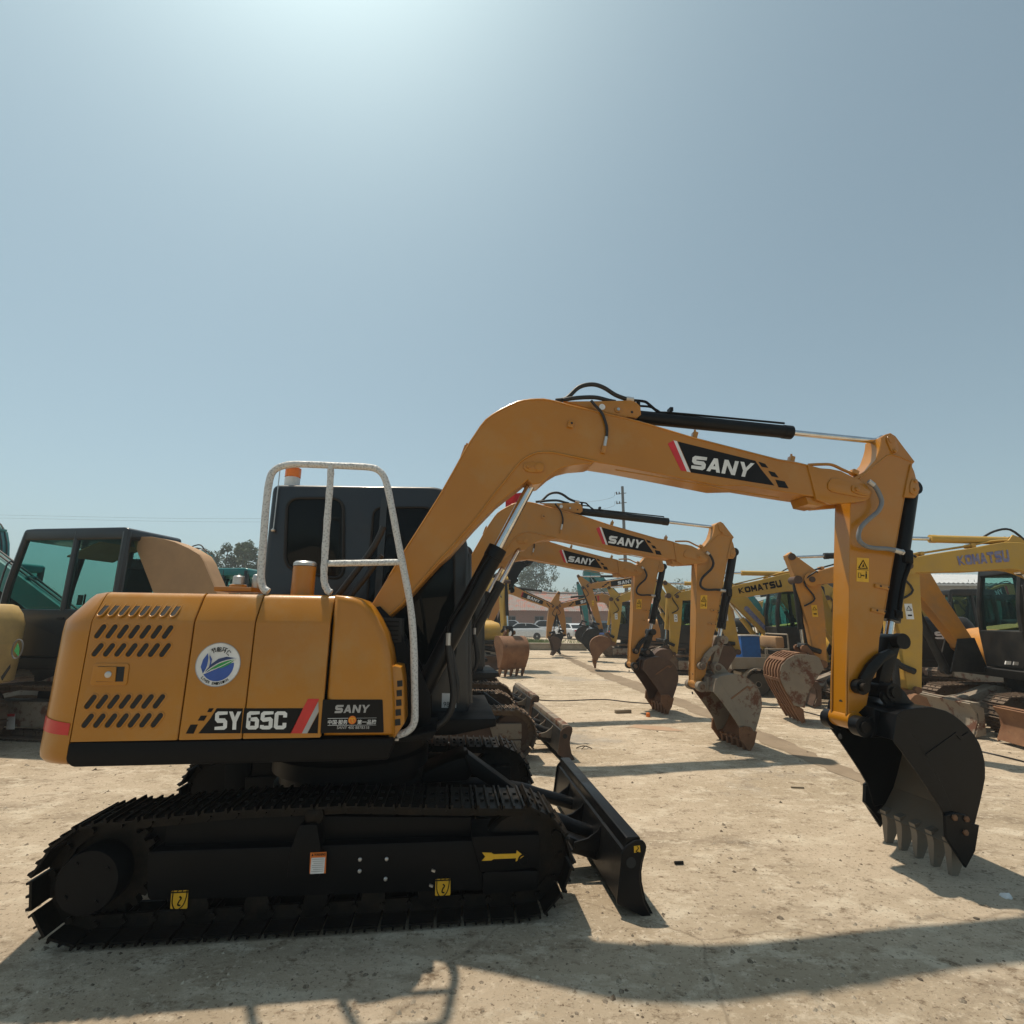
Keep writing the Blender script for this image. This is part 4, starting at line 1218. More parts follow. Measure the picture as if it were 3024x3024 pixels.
    MB().tube([(x, LA - 0.003, z) for x, z in (inq(0.14, 0.56), inq(0.86, 0.56), inq(0.5, 0.90), inq(0.14, 0.56))], 0.0042, 5, False).build('hazard_triangle', 'decal_black', p)
    plate([inq(0.42, 0.62), inq(0.6, 0.62), inq(0.53, 0.78)], LA - 0.0018, 0.0012, 'hazard_symbol', 'decal_black', p)
    MB().tube([(x, LA - 0.003, z) for x, z in (inq(0.04, 0.5), inq(0.96, 0.5))], 0.0018, 4, False).build('divider', 'decal_black', p)
    MB().tube([(x, LA - 0.003, z) for x, z in (inq(0.13, 0.17), inq(0.33, 0.17), inq(0.33, 0.36), inq(0.13, 0.36), inq(0.13, 0.17))], 0.002, 4, False).build('machine_symbol', 'decal_black', p)
    plate([inq(0.36, 0.26), inq(0.42, 0.31), inq(0.42, 0.28), inq(0.58, 0.28), inq(0.58, 0.31), inq(0.64, 0.26), inq(0.58, 0.21), inq(0.58, 0.24), inq(0.42, 0.24), inq(0.42, 0.21)], LA - 0.0018, 0.0012, 'arrow_symbol', 'decal_black', p)
    pm = MB()
    pm.prism([inq(0.72, 0.2), inq(0.84, 0.2), inq(0.84, 0.36), inq(0.72, 0.36)], LA - 0.003, LA - 0.0015)
    pm.prism([inq(0.70, 0.14), inq(0.76, 0.14), inq(0.77, 0.2), inq(0.73, 0.2)], LA - 0.003, LA - 0.0015)
    pm.prism([inq(0.80, 0.14), inq(0.86, 0.14), inq(0.83, 0.2), inq(0.79, 0.2)], LA - 0.003, LA - 0.0015)
    hc = inq(0.78, 0.41)
    pm.prism(circle(hc[0], hc[1], 0.006, 10), LA - 0.003, LA - 0.0015)
    pm.build('figure_symbol', 'decal_black', p)
    # edge bars and holes on the arm's front plate
    fx = [(3.577,1.663),(3.491,1.209)]
    fz = [(3.452,0.951)][0]
    for y in (LA + 0.012, LA + TA - 0.012):
        MB().tube([(fx[0][0] - 0.006, y, fx[0][1]), (fx[1][0] - 0.006, y, fx[1][1]), (fz[0] - 0.006, y, fz[1])], 0.007, 6, False).build('wear_bar', 'orange', st, 60)
    for z in (1.03, 0.80):
        xx = fx[0][0] + (fz[0] - fx[0][0]) * (fx[0][1] - z) / (fx[0][1] - fz[1])
        MB().lathe([(0.018, xx - 0.0015), (0.018, xx + 0.004)], (0, LA + TA * 0.42, z), 'x', 14).build('drain_hole', 'cabin_dark', st)
    nb = MB().cyl((fz[0] + 0.045, LA - 0.012, fz[1] - 0.035), (fz[0] + 0.045, LA + TA + 0.012, fz[1] - 0.035), 0.062, 24).build('arm_boss', 'orange', st)
    # grey hose from boom to bucket cylinder
    gh = [(3.827,2.662),(3.855,2.646),(3.886,2.606),(3.907,2.55),(3.911,2.498),(3.876,2.435),(3.807,2.381),(3.745,2.335),(3.695,2.283),(3.674,2.227),(3.685,2.184),(3.734,2.152),(3.804,2.141),(3.888,2.14),(3.959,2.131)]
    hose(root, flat(gh, -0.555), 0.0165, 'hose_grey', 'hose', 10, st)
    f0 = [(3.953,2.132),(4.018,2.12),(4.035,2.116),(3.83,2.664),(3.866,2.634)]
    MB().cyl((f0[0][0], -0.553, f0[0][1]), (f0[1][0], -0.545, f0[1][1]), 0.020, 10).build('hose_fitting', 'zinc', st)
    MB().cyl((f0[1][0], -0.545, f0[1][1]), (f0[2][0], -0.54, f0[2][1]), 0.023, 6).build('hose_fitting', 'zinc', st)
    MB().cyl((f0[3][0], -0.553, f0[3][1]), (f0[4][0], -0.555, f0[4][1]), 0.020, 10).build('hose_fitting', 'zinc', st)
    # ---- bucket cylinder
    k0 = [(4.332,2.663)][0]
    k1 = [(3.926,1.463)][0]
    km = Vector(k0).lerp(Vector(k1), 0.86)
    kc = cylinder_ram(root, (k0[0], -0.4125, k0[1]), (k1[0], -0.4125, k1[1]), 0.87, 0.056, 0.028, 'black_gloss', 'bucket_cylinder')
    hose(root, flat([(4.168,2.133),(4.17,2.076),(4.131,1.997),(4.086,1.919),(4.031,1.776),(3.994,1.646)], -0.47), 0.016, 'black', 'steel_pipe', 8, kc)
    c = [(4.145,2.097),(3.991,1.657)]
    MB().box((c[0][0], -0.46, c[0][1]), (0.075, 0.06, 0.11), Matrix.Rotation(0.15, 4, 'Y'), 0.012).build('port_block', 'black', kc)
    MB().box((c[1][0], -0.46, c[1][1]), (0.06, 0.05, 0.06), Matrix.Rotation(0.15, 4, 'Y'), 0.01).build('port_block', 'black', kc)
    # ---- bucket links
    l1 = [(3.819,1.407),(3.712,1.368),(3.623,1.3),(3.561,1.223),(3.524,1.157),(3.511,1.11),(3.557,1.091),(3.605,1.114),(3.625,1.175),(3.682,1.252),(3.76,1.319),(3.858,1.368)]
    for y in (-0.540, -0.317):
        k = MB()
        k.prism(round_poly(l1, 0.01, 2), y, y + 0.032, 0.004)
        k.cyl((k1[0], y - 0.008, k1[1]), (k1[0], y + 0.040, k1[1]), 0.056, 24)
        c = [(3.545,1.148)][0]
        k.cyl((c[0], y - 0.014, c[1]), (c[0], y + 0.046, c[1]), 0.050, 22)
        k.build('side_link', 'black_gloss', root)
    MB().cyl((c[0], -0.585, c[1]), (c[0], -0.24, c[1]), 0.030, 16).build('link_pin', 'steel', root)
    u = [(3.757,1.115)][0]
    hl = MB()
    dv = (Vector(u) - Vector(k1)).normalized()
    nv = Vector((-dv.y, dv.x))
    A, B = Vector(k1), Vector(u)
    hl.prism([tuple(A + nv * 0.05), tuple(B + nv * 0.04), tuple(B - nv * 0.04), tuple(A - nv * 0.05)], -0.48, -0.345, 0.008)
    hl.cyl((k1[0], -0.505, k1[1]), (k1[0], -0.32, k1[1]), 0.050, 22)
    hl.cyl((u[0], -0.50, u[1]), (u[0], -0.325, u[1]), 0.055, 22)
    hl.build('bucket_link', 'black_gloss', root)
    # ---- bucket
    YN, YF = -0.70, -0.10
    side = [(3.578,0.836),(3.63,0.993),(3.688,1.023),(3.795,1.033),(3.902,1.037),(4.005,1.012),(4.058,0.985),(4.11,0.946),(4.159,0.899),(4.197,0.847),(4.219,0.801),(4.23,0.749),(4.234,0.697),(4.229,0.645),(4.215,0.585),(4.195,0.542),(4.147,0.442),(4.077,0.311),(4.052,0.254),(3.896,0.228),(3.882,0.285),(3.861,0.389),(3.82,0.469),(3.777,0.541),(3.697,0.666),(3.632,0.762)]
    shell = [(3.578,0.836),(3.63,0.993),(3.688,1.023),(3.795,1.033),(3.902,1.037),(4.005,1.012),(4.058,0.985),(4.11,0.946),(4.159,0.899),(4.197,0.847),(4.219,0.801),(4.23,0.749),(4.234,0.697),(4.229,0.645),(4.215,0.585),(4.195,0.542),(4.147,0.442),(4.077,0.311),(4.02,0.235),(3.967,0.201)]
    bu = MB().strip(shell, YN, YF, -0.016).build('bucket', 'black_gloss', root, 40)
    for y in (YN - 0.012, YF - 0.004):
        MB().prism(side, y, y + 0.016, 0.003, 1).build('side_plate', 'black_gloss', bu)
    # reinforcing bar along the opening edge of the near side plate, and the pressed mark
    MB().prism([(3.568,0.834),(3.62,0.99),(3.686,0.945),(3.732,0.857),(3.809,0.709),(3.883,0.554),(3.93,0.402),(3.857,0.396),(3.768,0.544),(3.688,0.669),(3.623,0.764)], YN - 0.019, YN - 0.011, 0.003, 1).build('edge_plate', 'black_gloss', bu)
    MB().prism([(3.795,0.743),(4.052,0.876),(4.083,0.869),(4.09,0.851),(4.143,0.877),(4.122,0.85),(4.079,0.825),(4.05,0.856),(3.808,0.73)], YN - 0.017, YN - 0.011).build('pressed_mark', 'black_gloss', bu)
    # lip plate and inner floor wear plate
    lp = [(4.098,0.36),(4.01,0.223),(3.93,0.181),(3.908,0.19),(3.986,0.245),(4.074,0.357)]
    MB().prism(lp, YN + 0.006, YF - 0.006, 0.002, 1).build('lip_plate', 'lip', bu)
    fl_ = [(x - 0.020, z - 0.002) for x, z in shell[9:18]]
    MB().strip(fl_, YN + 0.006, YF - 0.006, -0.006).build('floor_plate', 'lip', bu, 40)
    tooth = [(3.913,0.219),(3.922,0.154),(3.914,0.09),(3.904,0.004),(3.945,-0.015),(3.989,0.063),(4.021,0.134),(4.03,0.199),(4.012,0.222),(3.965,0.234)]
    for k in range(5):
        y = YN + 0.055 + (YF - YN - 0.11) * k / 4
        t = MB()
        n = len(tooth)
        fr_ = [0.024, 0.024, 0.020, 0.010, 0.010, 0.018, 0.024, 0.026, 0.026, 0.026]
        a = [t.bm.verts.new((x, y - w, z)) for (x, z), w in zip(tooth, fr_)]
        b = [t.bm.verts.new((x, y + w, z)) for (x, z), w in zip(tooth, fr_)]
        fs = [t.bm.faces.new(a), t.bm.faces.new(b[::-1])]
        for i in range(n):
            j = (i + 1) % n
            fs.append(t.bm.faces.new((a[j], a[i], b[i], b[j])))
        bmesh.ops.recalc_face_normals(t.bm, faces=fs)
        bmesh.ops.triangulate(t.bm, faces=[f for f in t.bm.faces if len(f.verts) > 4])
        t.build('bucket_tooth', 'tooth', bu, 20)
    sc = [(3.851,0.378),(3.871,0.389),(3.934,0.395),(4.003,0.379),(4.032,0.345),(4.036,0.328),(4.088,0.316),(4.027,0.17),(3.942,0.077),(3.864,0.201),(3.833,0.258)]
    for y, s in ((YN - 0.034, 1), (YF + 0.012, -1)):
        q = MB().prism(sc, y, y + 0.022, 0.004, 1).build('side_cutter', 'black_gloss', bu)
        for c in [(3.91,0.37),(3.995,0.359),(3.972,0.281)]:
            yy = y - 0.001 if s > 0 else y + 0.023
            MB().lathe([(0.019, yy), (0.019, yy - 0.010 * s), (0.012, yy - 0.013 * s)], (c[0], 0, c[1]), seg=6).build('cutter_bolt', 'rusty', q)
    # far cutter flares forward past the edge
    MB().prism([(3.849,0.37),(3.874,0.376),(3.989,0.205),(3.936,0.12),(3.825,0.255)], -0.10, -0.07, 0.003, 1).build('side_cutter', 'black_gloss', bu)
    # top plates and ears
    pin = [(3.491,0.891)][0]
    tp = MB()
    tq = [(3.529,0.964),(3.636,1.033),(3.772,1.006),(3.723,0.975),(3.669,0.813),(3.52,0.838)]
    ea = [(3.498,0.927),(3.59,0.963),(3.705,1.032),(3.674,1.079),(3.72,1.155),(3.8,1.169),(3.858,1.116),(3.892,1.058),(3.951,1.01),(3.846,0.983),(3.756,0.91),(3.675,0.819),(3.567,0.82),(3.483,0.831)]
    for y in (-0.565, -0.295):
        tp.prism(round_poly(ea, 0.012, 2), y, y + 0.034, 0.004)
        tp.cyl((pin[0], y - 0.02, pin[1]), (pin[0], y + 0.054, pin[1]), 0.066, 24)
        tp.cyl((u[0], y - 0.02, u[1]), (u[0], y + 0.054, u[1]), 0.060, 24)
    tp.build('bucket_ears', 'black_gloss', bu)
    MB().prism([shell[0], shell[1], (shell[2][0] - 0.10, shell[2][1] - 0.01), (pin[0] + 0.07, pin[1] - 0.02), (pin[0] + 0.04, pin[1] - 0.07)], YN + 0.12, YF - 0.12, 0.004).build('ear_base', 'black_gloss', bu)
    for y in (-0.60, -0.24):
        MB().cyl((pin[0], y, pin[1]), (pin[0], y + 0.02, pin[1]), 0.036, 18).build('bucket_pin', 'steel', bu)
        MB().cyl((u[0], y, u[1]), (u[0], y + 0.02, u[1]), 0.036, 18).build('bucket_pin', 'steel', bu)
    return root

def radians_(d):
    return d * pi / 180

E1X, E1Y, E1A = (-1.104,3.824,7.00)
ex1 = thing('excavator', 'clean orange excavator with black bucket and foam wrapped rail, nearest the camera', 'excavator', (E1X, E1Y, 0), R(E1A), 'excavators parked in the yard')
make_excavator(ex1)


# ------------------------------------------------------------------ two more of the same make behind it
SWAP2 = {'orange': 'orange_used', 'black_gloss': 'black_used', 'black': 'black_used', 'steel': 'steel_used', 'cab': 'cab', ('bucket', 'black_gloss'): 'mud', ('side_plate', 'black_gloss'): 'mud',
         ('edge_plate', 'black_gloss'): 'mud', ('bucket_ears', 'black_gloss'): 'mud', ('ear_base', 'black_gloss'): 'mud', ('side_cutter', 'black_gloss'): 'rusty', ('bucket_tooth', 'tooth'): 'rusty',
         ('lip_plate', 'lip'): 'rusty', ('floor_plate', 'lip'): 'rusty', ('side_link', 'black_gloss'): 'mud', ('bucket_link', 'black_gloss'): 'mud', ('pressed_mark', 'black_gloss'): 'rusty',
         ('dozer_blade', 'black_gloss'): 'rusty_dark', ('end_plate', 'black_gloss'): 'rusty_dark', ('top_beam', 'black_gloss'): 'mud', ('rib', 'black_gloss'): 'mud', ('idler', 'steel'): 'rusty_dark',
         ('hose', 'hose_grey'): 'hose', ('drive_cover', 'black'): 'rusty_dark', ('track_frame', 'black'): 'rusty_dark', ('idler_yoke', 'black'): 'mud',
         ('arm_cylinder', 'black_gloss'): 'black_used'}
SWAP3 = dict(SWAP2)
SWAP3.update({('bucket', 'black_gloss'): 'rusty_dark', ('side_plate', 'black_gloss'): 'rusty_dark', ('edge_plate', 'black_gloss'): 'rusty_dark', ('bucket_ears', 'black_gloss'): 'black_used',
              ('ear_base', 'black_gloss'): 'rusty_dark', ('side_link', 'black_gloss'): 'black_used', ('bucket_link', 'black_gloss'): 'black_used', ('pressed_mark', 'black_gloss'): 'rusty'})
BODY_MARKS = ('lifting_mark', 'warning_label_x', 'eco_sticker', 'paper_number', 'arrow_mark')
BOOM_SET = ('boom', 'arm_cylinder', 'boom_cylinder')
ARM_SET = ('arm', 'bucket_cylinder', 'side_link', 'link_pin', 'bucket_link', 'bucket')
FOOT = Vector([(0.198,1.579)][0])
ELBOW = Vector([(3.803,2.596)][0])
def about(p, deg):
    """turn in the side plane about a pin; positive lifts the front"""
    return Matrix.Translation((p.x, 0, p.y)) @ Matrix.Rotation(R(-deg), 4, 'Y') @ Matrix.Translation((-p.x, 0, -p.y))
def pose(root, lift, reach):
    for ch in root.children:
        k = ch.name.split('.')[0]
        if k in BOOM_SET:
            ch.matrix_local = about(FOOT, lift if k != 'boom_cylinder' else lift * 0.5)
        elif k in ARM_SET:
            ch.matrix_local = about(FOOT, lift) @ about(ELBOW, reach)
for frm, swap, label, lift, reach in (
        ((-1.164,6.924,9.00), SWAP2, 'used orange excavator with grey muddy bucket, second in the row of the nearest one', -1.8, 5.6),
        ((-1.424,9.374,9.50), SWAP3, 'used orange excavator with dark brown bucket, third in the row of the nearest one', -1.0, 4.8)):
    c = copy_tree(ex1, swap, None, BODY_MARKS)
    c.location = (frm[0], frm[1], 0)
    c.rotation_euler = (0, 0, R(frm[2]))
    c['label'] = label
    pose(c, lift, reach)

# ------------------------------------------------------------------ other excavators
BK_PIN = Vector([(3.491,0.891)][0])
BK_U = Vector([(3.757,1.115)][0])
BK_SHELL = [(3.578,0.836),(3.63,0.993),(3.688,1.023),(3.795,1.033),(3.902,1.037),(4.005,1.012),(4.11,0.946),(4.197,0.847),(4.23,0.749),(4.229,0.645),(4.195,0.542),(4.147,0.442),(4.077,0.311),(4.019,0.207)]
BK_SIDE = [(3.578,0.836),(3.63,0.993),(3.688,1.023),(3.795,1.033),(3.902,1.037),(4.005,1.012),(4.11,0.946),(4.197,0.847),(4.23,0.749),(4.229,0.645),(4.195,0.542),(4.147,0.442),(4.077,0.311),(4.052,0.254),(3.896,0.228),(3.861,0.389),(3.777,0.541),(3.697,0.666),(3.632,0.762)]
BK_TOOTH = [(3.904,0.203),(3.898,0.099),(3.884,0.014),(3.936,-0.006),(4.028,0.15),(4.064,0.221),(3.965,0.241)]
BK_TIP = Vector([(3.915,-0.001)][0])

def ribbon(line, widths, n=5):
    """closed outline of a curved bar given a centre line and widths"""
    P = [Vector(p) for p in line]
    Q, Wd = [], []
    for i in range(len(P) - 1):
        p0 = P[max(i - 1, 0)]; p1 = P[i]; p2 = P[i + 1]; p3 = P[min(i + 2, len(P) - 1)]
        for k in range(n):
            t = k / n
            Q.append(0.5 * ((2 * p1) + (p2 - p0) * t + (2 * p0 - 5 * p1 + 4 * p2 - p3) * t * t + (3 * p1 - p0 - 3 * p2 + p3) * t ** 3))
            Wd.append(widths[i] * (1 - t) + widths[i + 1] * t)
    Q.append(P[-1]); Wd.append(widths[-1])
    lo, hi = [], []
    for i, q in enumerate(Q):
        t = (Q[min(i + 1, len(Q) - 1)] - Q[max(i - 1, 0)]).normalized()
        nn = Vector((-t.y, t.x))
        hi.append(tuple(q + nn * Wd[i] / 2)); lo.append(tuple(q - nn * Wd[i] / 2))
    return lo + hi[::-1], Q, Wd

def make_bucket(root, pin, tip, width, yc, mat, teeth_mat, teeth=5, ribs=0, side=None):
    side = side or mat
    a = BK_TIP - BK_PIN
    b = Vector(tip) - Vector(pin)
    sc = b.length / a.length
    ang = math.atan2(b.y, b.x) - math.atan2(a.y, a.x)
    ca, sa = cos(ang) * sc, sin(ang) * sc
    def mp(p):
        d = Vector(p) - BK_PIN
        return (pin[0] + d.x * ca - d.y * sa, pin[1] + d.x * sa + d.y * ca)
    y0, y1 = yc - width / 2, yc + width / 2
    sh = [mp(p) for p in BK_SHELL]
    bu = MB().strip(sh, y0, y1, -0.02).build('bucket', mat, root, 40)
    for y in (y0 - 0.012, y1 - 0.004):
        MB().prism([mp(p) for p in BK_SIDE], y, y + 0.016, 0.003, 1).build('side_plate', side, bu)
    tt = [mp(p) for p in BK_TOOTH]
    for k in range(teeth):
        y = y0 + 0.04 + (width - 0.08) * k / (teeth - 1)
        MB().prism(tt, y - 0.026, y + 0.026, 0.006, 1).build('bucket_tooth', teeth_mat, bu, 25)
    for k in range(ribs):                    # wear strips along the back
        y = y0 + 0.04 + (width - 0.08) * k / (ribs - 1)
        seg = sh[3:]
        MB().strip(seg, y - 0.022, y + 0.022, 0.022).build('wear_strip', mat, bu, 40)
    if ribs:
        for i0, i1 in ((4, 5), (6, 7), (9, 10)):
            MB().strip([sh[i0], tuple(Vector(sh[i0]).lerp(Vector(sh[i1]), 0.45))], y0, y1, 0.024).build('cross_strip', mat, bu, 40)
        for f0, f1 in ((0.15, 0.55), (0.42, 0.8)):
            A = Vector(mp([(3.79,0.889)][0])).lerp(Vector(mp([(4.002,0.472)][0])), f0)
            B = Vector(mp([(3.969,0.94)][0])).lerp(Vector(mp([(4.184,0.637)][0])), f0)
            nn = (B - A).normalized() * 0.0
            d = Vector((-(B - A).y, (B - A).x)).normalized() * 0.025
            for y in (y0 - 0.024, y1 + 0.010):
                MB().prism([tuple(A - d), tuple(B - d), tuple(B + d), tuple(A + d)], y, y + 0.014).build('wear_strip', side, bu)
    u = mp(BK_U)
    e = MB()
    for y in (yc - 0.16, yc + 0.125):
        e.prism([mp(p) for p in ((BK_PIN.x - 0.03, BK_PIN.y - 0.05), tuple(BK_U + Vector((-0.04, 0.05))), tuple(BK_U + Vector((0.05, 0.04))), BK_SHELL[2], BK_SHELL[0])], y, y + 0.035)
        e.cyl((pin[0], y - 0.01, pin[1]), (pin[0], y + 0.045, pin[1]), 0.062 * sc, 16)
        e.cyl((u[0], y - 0.01, u[1]), (u[0], y + 0.045, u[1]), 0.056 * sc, 16)
    e.build('bucket_ears', mat, bu)
    return u

def make_cab(root, y0, y1, x0, x1, z0, z1, mat='cab', glass='glass', roof=None, seat=True):
    """glazed cab: lower panels, posts, roof, panes and a seat"""
    roof = roof or mat
    zm = z0 + (z1 - z0) * 0.36
    xs = x1 - 0.13                          # front post leans back
    base = MB()
    base.prism(round_poly([(x0, z0), (x1, z0), (x1 + 0.02, zm), (x0, zm)], 0.03), y0, y1, 0.02)
    c = base.build('cab', mat, root)
    for y in (y0 + 0.03, y1 - 0.03):
        MB().tube([(x0 + 0.035, y, zm - 0.02), (x0 + 0.04, y, z1 - 0.06)], 0.055, 8, False).build('rear_post', mat, c)
        MB().tube([(x1 - 0.03, y, zm - 0.02), (x1 - 0.05, y, zm + 0.35), (xs - 0.05, y, z1 - 0.06)], 0.048, 8, True, 3).build('front_post', mat, c)
        MB().tube([((x0 * 0.55 + x1 * 0.45), y, zm - 0.02), ((x0 * 0.55 + x1 * 0.45), y, z1 - 0.05)], 0.042, 8, False).build('door_post', mat, c)
    MB().prism(round_poly([(x0 - 0.01, z1 - 0.17), (xs + 0.02, z1 - 0.17), (xs - 0.02, z1 - 0.01), (xs - 0.18, z1), (x0 + 0.06, z1), (x0 - 0.01, z1 - 0.03)], 0.04), y0 - 0.008, y1 + 0.008, 0.03, 3).build('roof', roof, c, 45)
    xm = x0 * 0.55 + x1 * 0.45
    for y in (y0 + 0.016, y1 - 0.022):
        MB().prism([(x0 + 0.07, zm), (xm - 0.03, zm), (xm - 0.03, z1 - 0.1), (x0 + 0.07, z1 - 0.1)], y, y + 0.006).build('side_window', glass, c)
        MB().prism([(xm + 0.03, zm), (x1 - 0.05, zm), (x1 - 0.07, zm + 0.35), (xs - 0.07, z1 - 0.1), (xm + 0.03, z1 - 0.1)], y, y + 0.006).build('door_window', glass, c)
    MB().box((x0 + 0.03, (y0 + y1) / 2, (zm + z1 - 0.1) / 2), (0.006, y1 - y0 - 0.12, z1 - 0.1 - zm)).build('rear_window', glass, c)
    w = MB()
    w.prism([(x1 - 0.012, zm + 0.01), (x1 - 0.032, zm + 0.35), (xs - 0.03, z1 - 0.1), (xs - 0.036, z1 - 0.1), (x1 - 0.038, zm + 0.35), (x1 - 0.018, zm + 0.01)], y0 + 0.06, y1 - 0.06)
    w.build('windscreen', glass, c)
    if seat:
        s = MB()
        s.box((x0 + 0.42, (y0 + y1) / 2, z0 + 0.50), (0.46, 0.46, 0.16), None, 0.04)
        s.box((x0 + 0.22, (y0 + y1) / 2, z0 + 0.88), (0.14, 0.44, 0.70), Matrix.Rotation(-0.15, 4, 'Y'), 0.05)
        s.box((x0 + 0.18, (y0 + y1) / 2, z0 + 1.28), (0.10, 0.26, 0.18), None, 0.04)
        s.build('seat', 'cabin_dark', c)
        lv = MB()
        for y in (y0 + 0.2, y1 - 0.2):
            lv.tube([(x0 + 0.72, y, z0 + 0.2), (x0 + 0.72, y, z0 + 0.85)], 0.012, 6, False)
        lv.build('control_levers', 'cabin_dark', c)
    if True:                                 # door pull and grip
        MB().box((xm - 0.02, y1 + 0.012, zm - 0.12), (0.10, 0.02, 0.03), None, 0.005).build('door_handle', 'cabin_dark', c)
        MB().tube([(x1 - 0.04, y1 + 0.01, zm + 0.05), (x1 - 0.02, y1 + 0.07, zm + 0.1), (x1 - 0.06, y1 + 0.07, zm + 0.6), (x1 - 0.09, y1 + 0.01, zm + 0.65)], 0.012, 6).build('grab_handle', mat, c)
    return c

def shell_body(name, plan, levels, mat, root, smooth=40):
    """lofted closed body: a plan outline pulled in by an inset at each level"""
    cx = sum(p[0] for p in plan) / len(plan)
    cy = sum(p[1] for p in plan) / len(plan)
    b = MB()
    rings = []
    for z, ins in levels:
        ring = []
        for x, y in plan:
            d = Vector((x - cx, y - cy))
            ring.append(b.bm.verts.new((x - ins * max(-1, min(1, d.x / 0.3)), y - ins * max(-1, min(1, d.y / 0.3)), z)))
        rings.append(ring)
    n = len(plan)
    for p, q in zip(rings, rings[1:]):
        for k in range(n):
            b.bm.faces.new((p[k], p[(k + 1) % n], q[(k + 1) % n], q[k]))
    b.bm.faces.new(rings[0][::-1])
    b.bm.faces.new(rings[-1])
    bmesh.ops.recalc_face_normals(b.bm, faces=b.bm.faces[:])
    return b.build(name, mat, root, smooth)

def make_digger(root, F, B, P, E, T, H, body='yellow', boom=None, arm=None, bucket='rusty_dark', teeth=None, cab='cab', track='steel_used', skirt='black_used',
                ram='black_used', blade='rusty_dark', s=1.0, near=1, text=None, text_mat='decal_black', text_t=(0.30, 0.70), marks=None, ribs=0, wide=0.62, cabroof=None,
                glass='glass', bw=1.0, cabside=1, side_panel=None, hood=True, number=None, backplate=None, armlabel=None, n_shoes=36, leg_sticker=None, bucket_side=None, cab_x=(-0.42, 0.78)):
    boom = boom or body
    arm = arm or boom
    teeth = teeth or bucket
    hw = 0.90 * s
    # tracks
    L, rr = 1.02 * s, 0.28 * s
    line = track_line(-L, L, rr, rr, [(0.5 * s, 0.61 * s), (-0.45 * s, 0.61 * s)])
    for yc in (-0.70 * s, 0.70 * s):
        make_track(root, yc, 0.38 * s, line, n_shoes, track)
        sg = 1 if yc > 0 else -1
        f = MB().prism(round_poly([(-0.80 * s, 0.44 * s), (0.85 * s, 0.42 * s), (0.85 * s, 0.14 * s), (-0.80 * s, 0.16 * s)], 0.03), yc - 0.13 * s, yc + 0.13 * s, 0.01).build('track_frame', 'mud' if track == 'steel_used' else 'black', root)
        MB().lathe([(0.10 * s, yc - 0.07), (0.225 * s, yc - 0.06), (0.225 * s, yc + 0.06), (0.10 * s, yc + 0.07)], (L, 0, rr + 0.025), seg=24).build('idler', track, root)
        MB().lathe([(0.10 * s, yc - 0.12), (0.15 * s, yc - 0.11), (0.21 * s, yc - 0.04), (0.21 * s, yc + 0.04), (0.15 * s, yc + 0.11), (0.10 * s, yc + 0.12)], (-L, 0, rr + 0.025), seg=24).build('sprocket', track, root)
    cb = MB()
    cb.box((0, 0, 0.40 * s), (1.0 * s, 1.1 * s, 0.24 * s), None, 0.03)
    cb.lathe([(0.45 * s, 0.5 * s), (0.45 * s, 0.80 * s)], (0, 0, 0), 'z', 28)
    cb.build('car_body', 'black_used', root)
    if blade:
        fx = 1.62 * s
        prof = [(fx + 0.05, 0.48 * s), (fx - 0.01, 0.36 * s), (fx - 0.01, 0.22 * s), (fx + 0.07, 0.04)]
        bl = MB().strip(prof, -hw, hw, 0.02).build('dozer_blade', blade, root, 40)
        for y in (-hw - 0.016, hw):
            MB().prism([(fx + 0.06, 0.50 * s), (fx - 0.02, 0.34 * s), (fx - 0.01, 0.2 * s), (fx + 0.08, 0.02), (fx - 0.07, 0.06), (fx - 0.10, 0.42 * s)], y, y + 0.016).build('end_plate', blade, bl)
        MB().prism([(fx + 0.04, 0.49 * s), (fx - 0.07, 0.49 * s), (fx - 0.07, 0.41 * s), (fx + 0.0, 0.41 * s)], -hw + 0.005, hw - 0.005, 0.004).build('top_beam', blade, bl)
        for y in (-0.3 * s, 0.3 * s):
            MB().tube([(0.45 * s, y * 0.9, 0.40 * s), (1.0 * s, y, 0.42 * s), (fx - 0.05, y * 1.1, 0.28 * s)], 0.06 * s, 4, True, 3).build('blade_arm', 'mud', root, 25)
        MB().prism([(0.55 * s, 0.62 * s), (0.75 * s, 0.66 * s), (1.40 * s, 0.40 * s), (1.36 * s, 0.30 * s), (0.6 * s, 0.45 * s)], -0.13 * s, 0.13 * s, 0.01).build('blade_cylinder_cover', 'mud', root)
    # upper
    plan = []
    for k in range(7):
        a = k / 6 * pi / 2
        plan.append(((-1.20 - 0.32 * sin(a)) * s, (-0.58 - 0.30 * cos(a)) * s))
    plan += [(-1.58 * s, 0.0)]
    plan += [(x, -y) for x, y in plan[:7][::-1]]
    front = [(-0.35 * s, 0.88 * s), (-0.35 * s, -0.88 * s)]
    full = plan + front
    MB().prism(round_poly([(-1.35 * s, 0.93 * s), (0.88 * s, 0.93 * s), (0.84 * s, 0.80 * s), (-1.3 * s, 0.80 * s)], 0.02), -0.87 * s, 0.87 * s, 0.01).build('side_skirt', skirt, root)
    cwt = shell_body('counterweight', plan + [(-0.9 * s, 0.88 * s), (-0.9 * s, -0.88 * s)], [(0.78 * s, 0.05), (0.80 * s, 0.01), (1.20 * s, 0.0), (1.26 * s, 0.0)], body, root)
    if hood:
        hd = shell_body('hood', full, [(0.935 * s, 0.012), (1.50 * s, 0.012), (1.62 * s, 0.05), (1.72 * s, 0.12), (1.74 * s, 0.18)], side_panel or body, root)
        MB().cyl((-1.0 * s, -0.3 * s, 1.7 * s), (-1.0 * s, -0.3 * s, 1.95 * s), 0.045 * s, 12).build('exhaust_pipe', 'rusty_dark', root)
    cs_ = cabside
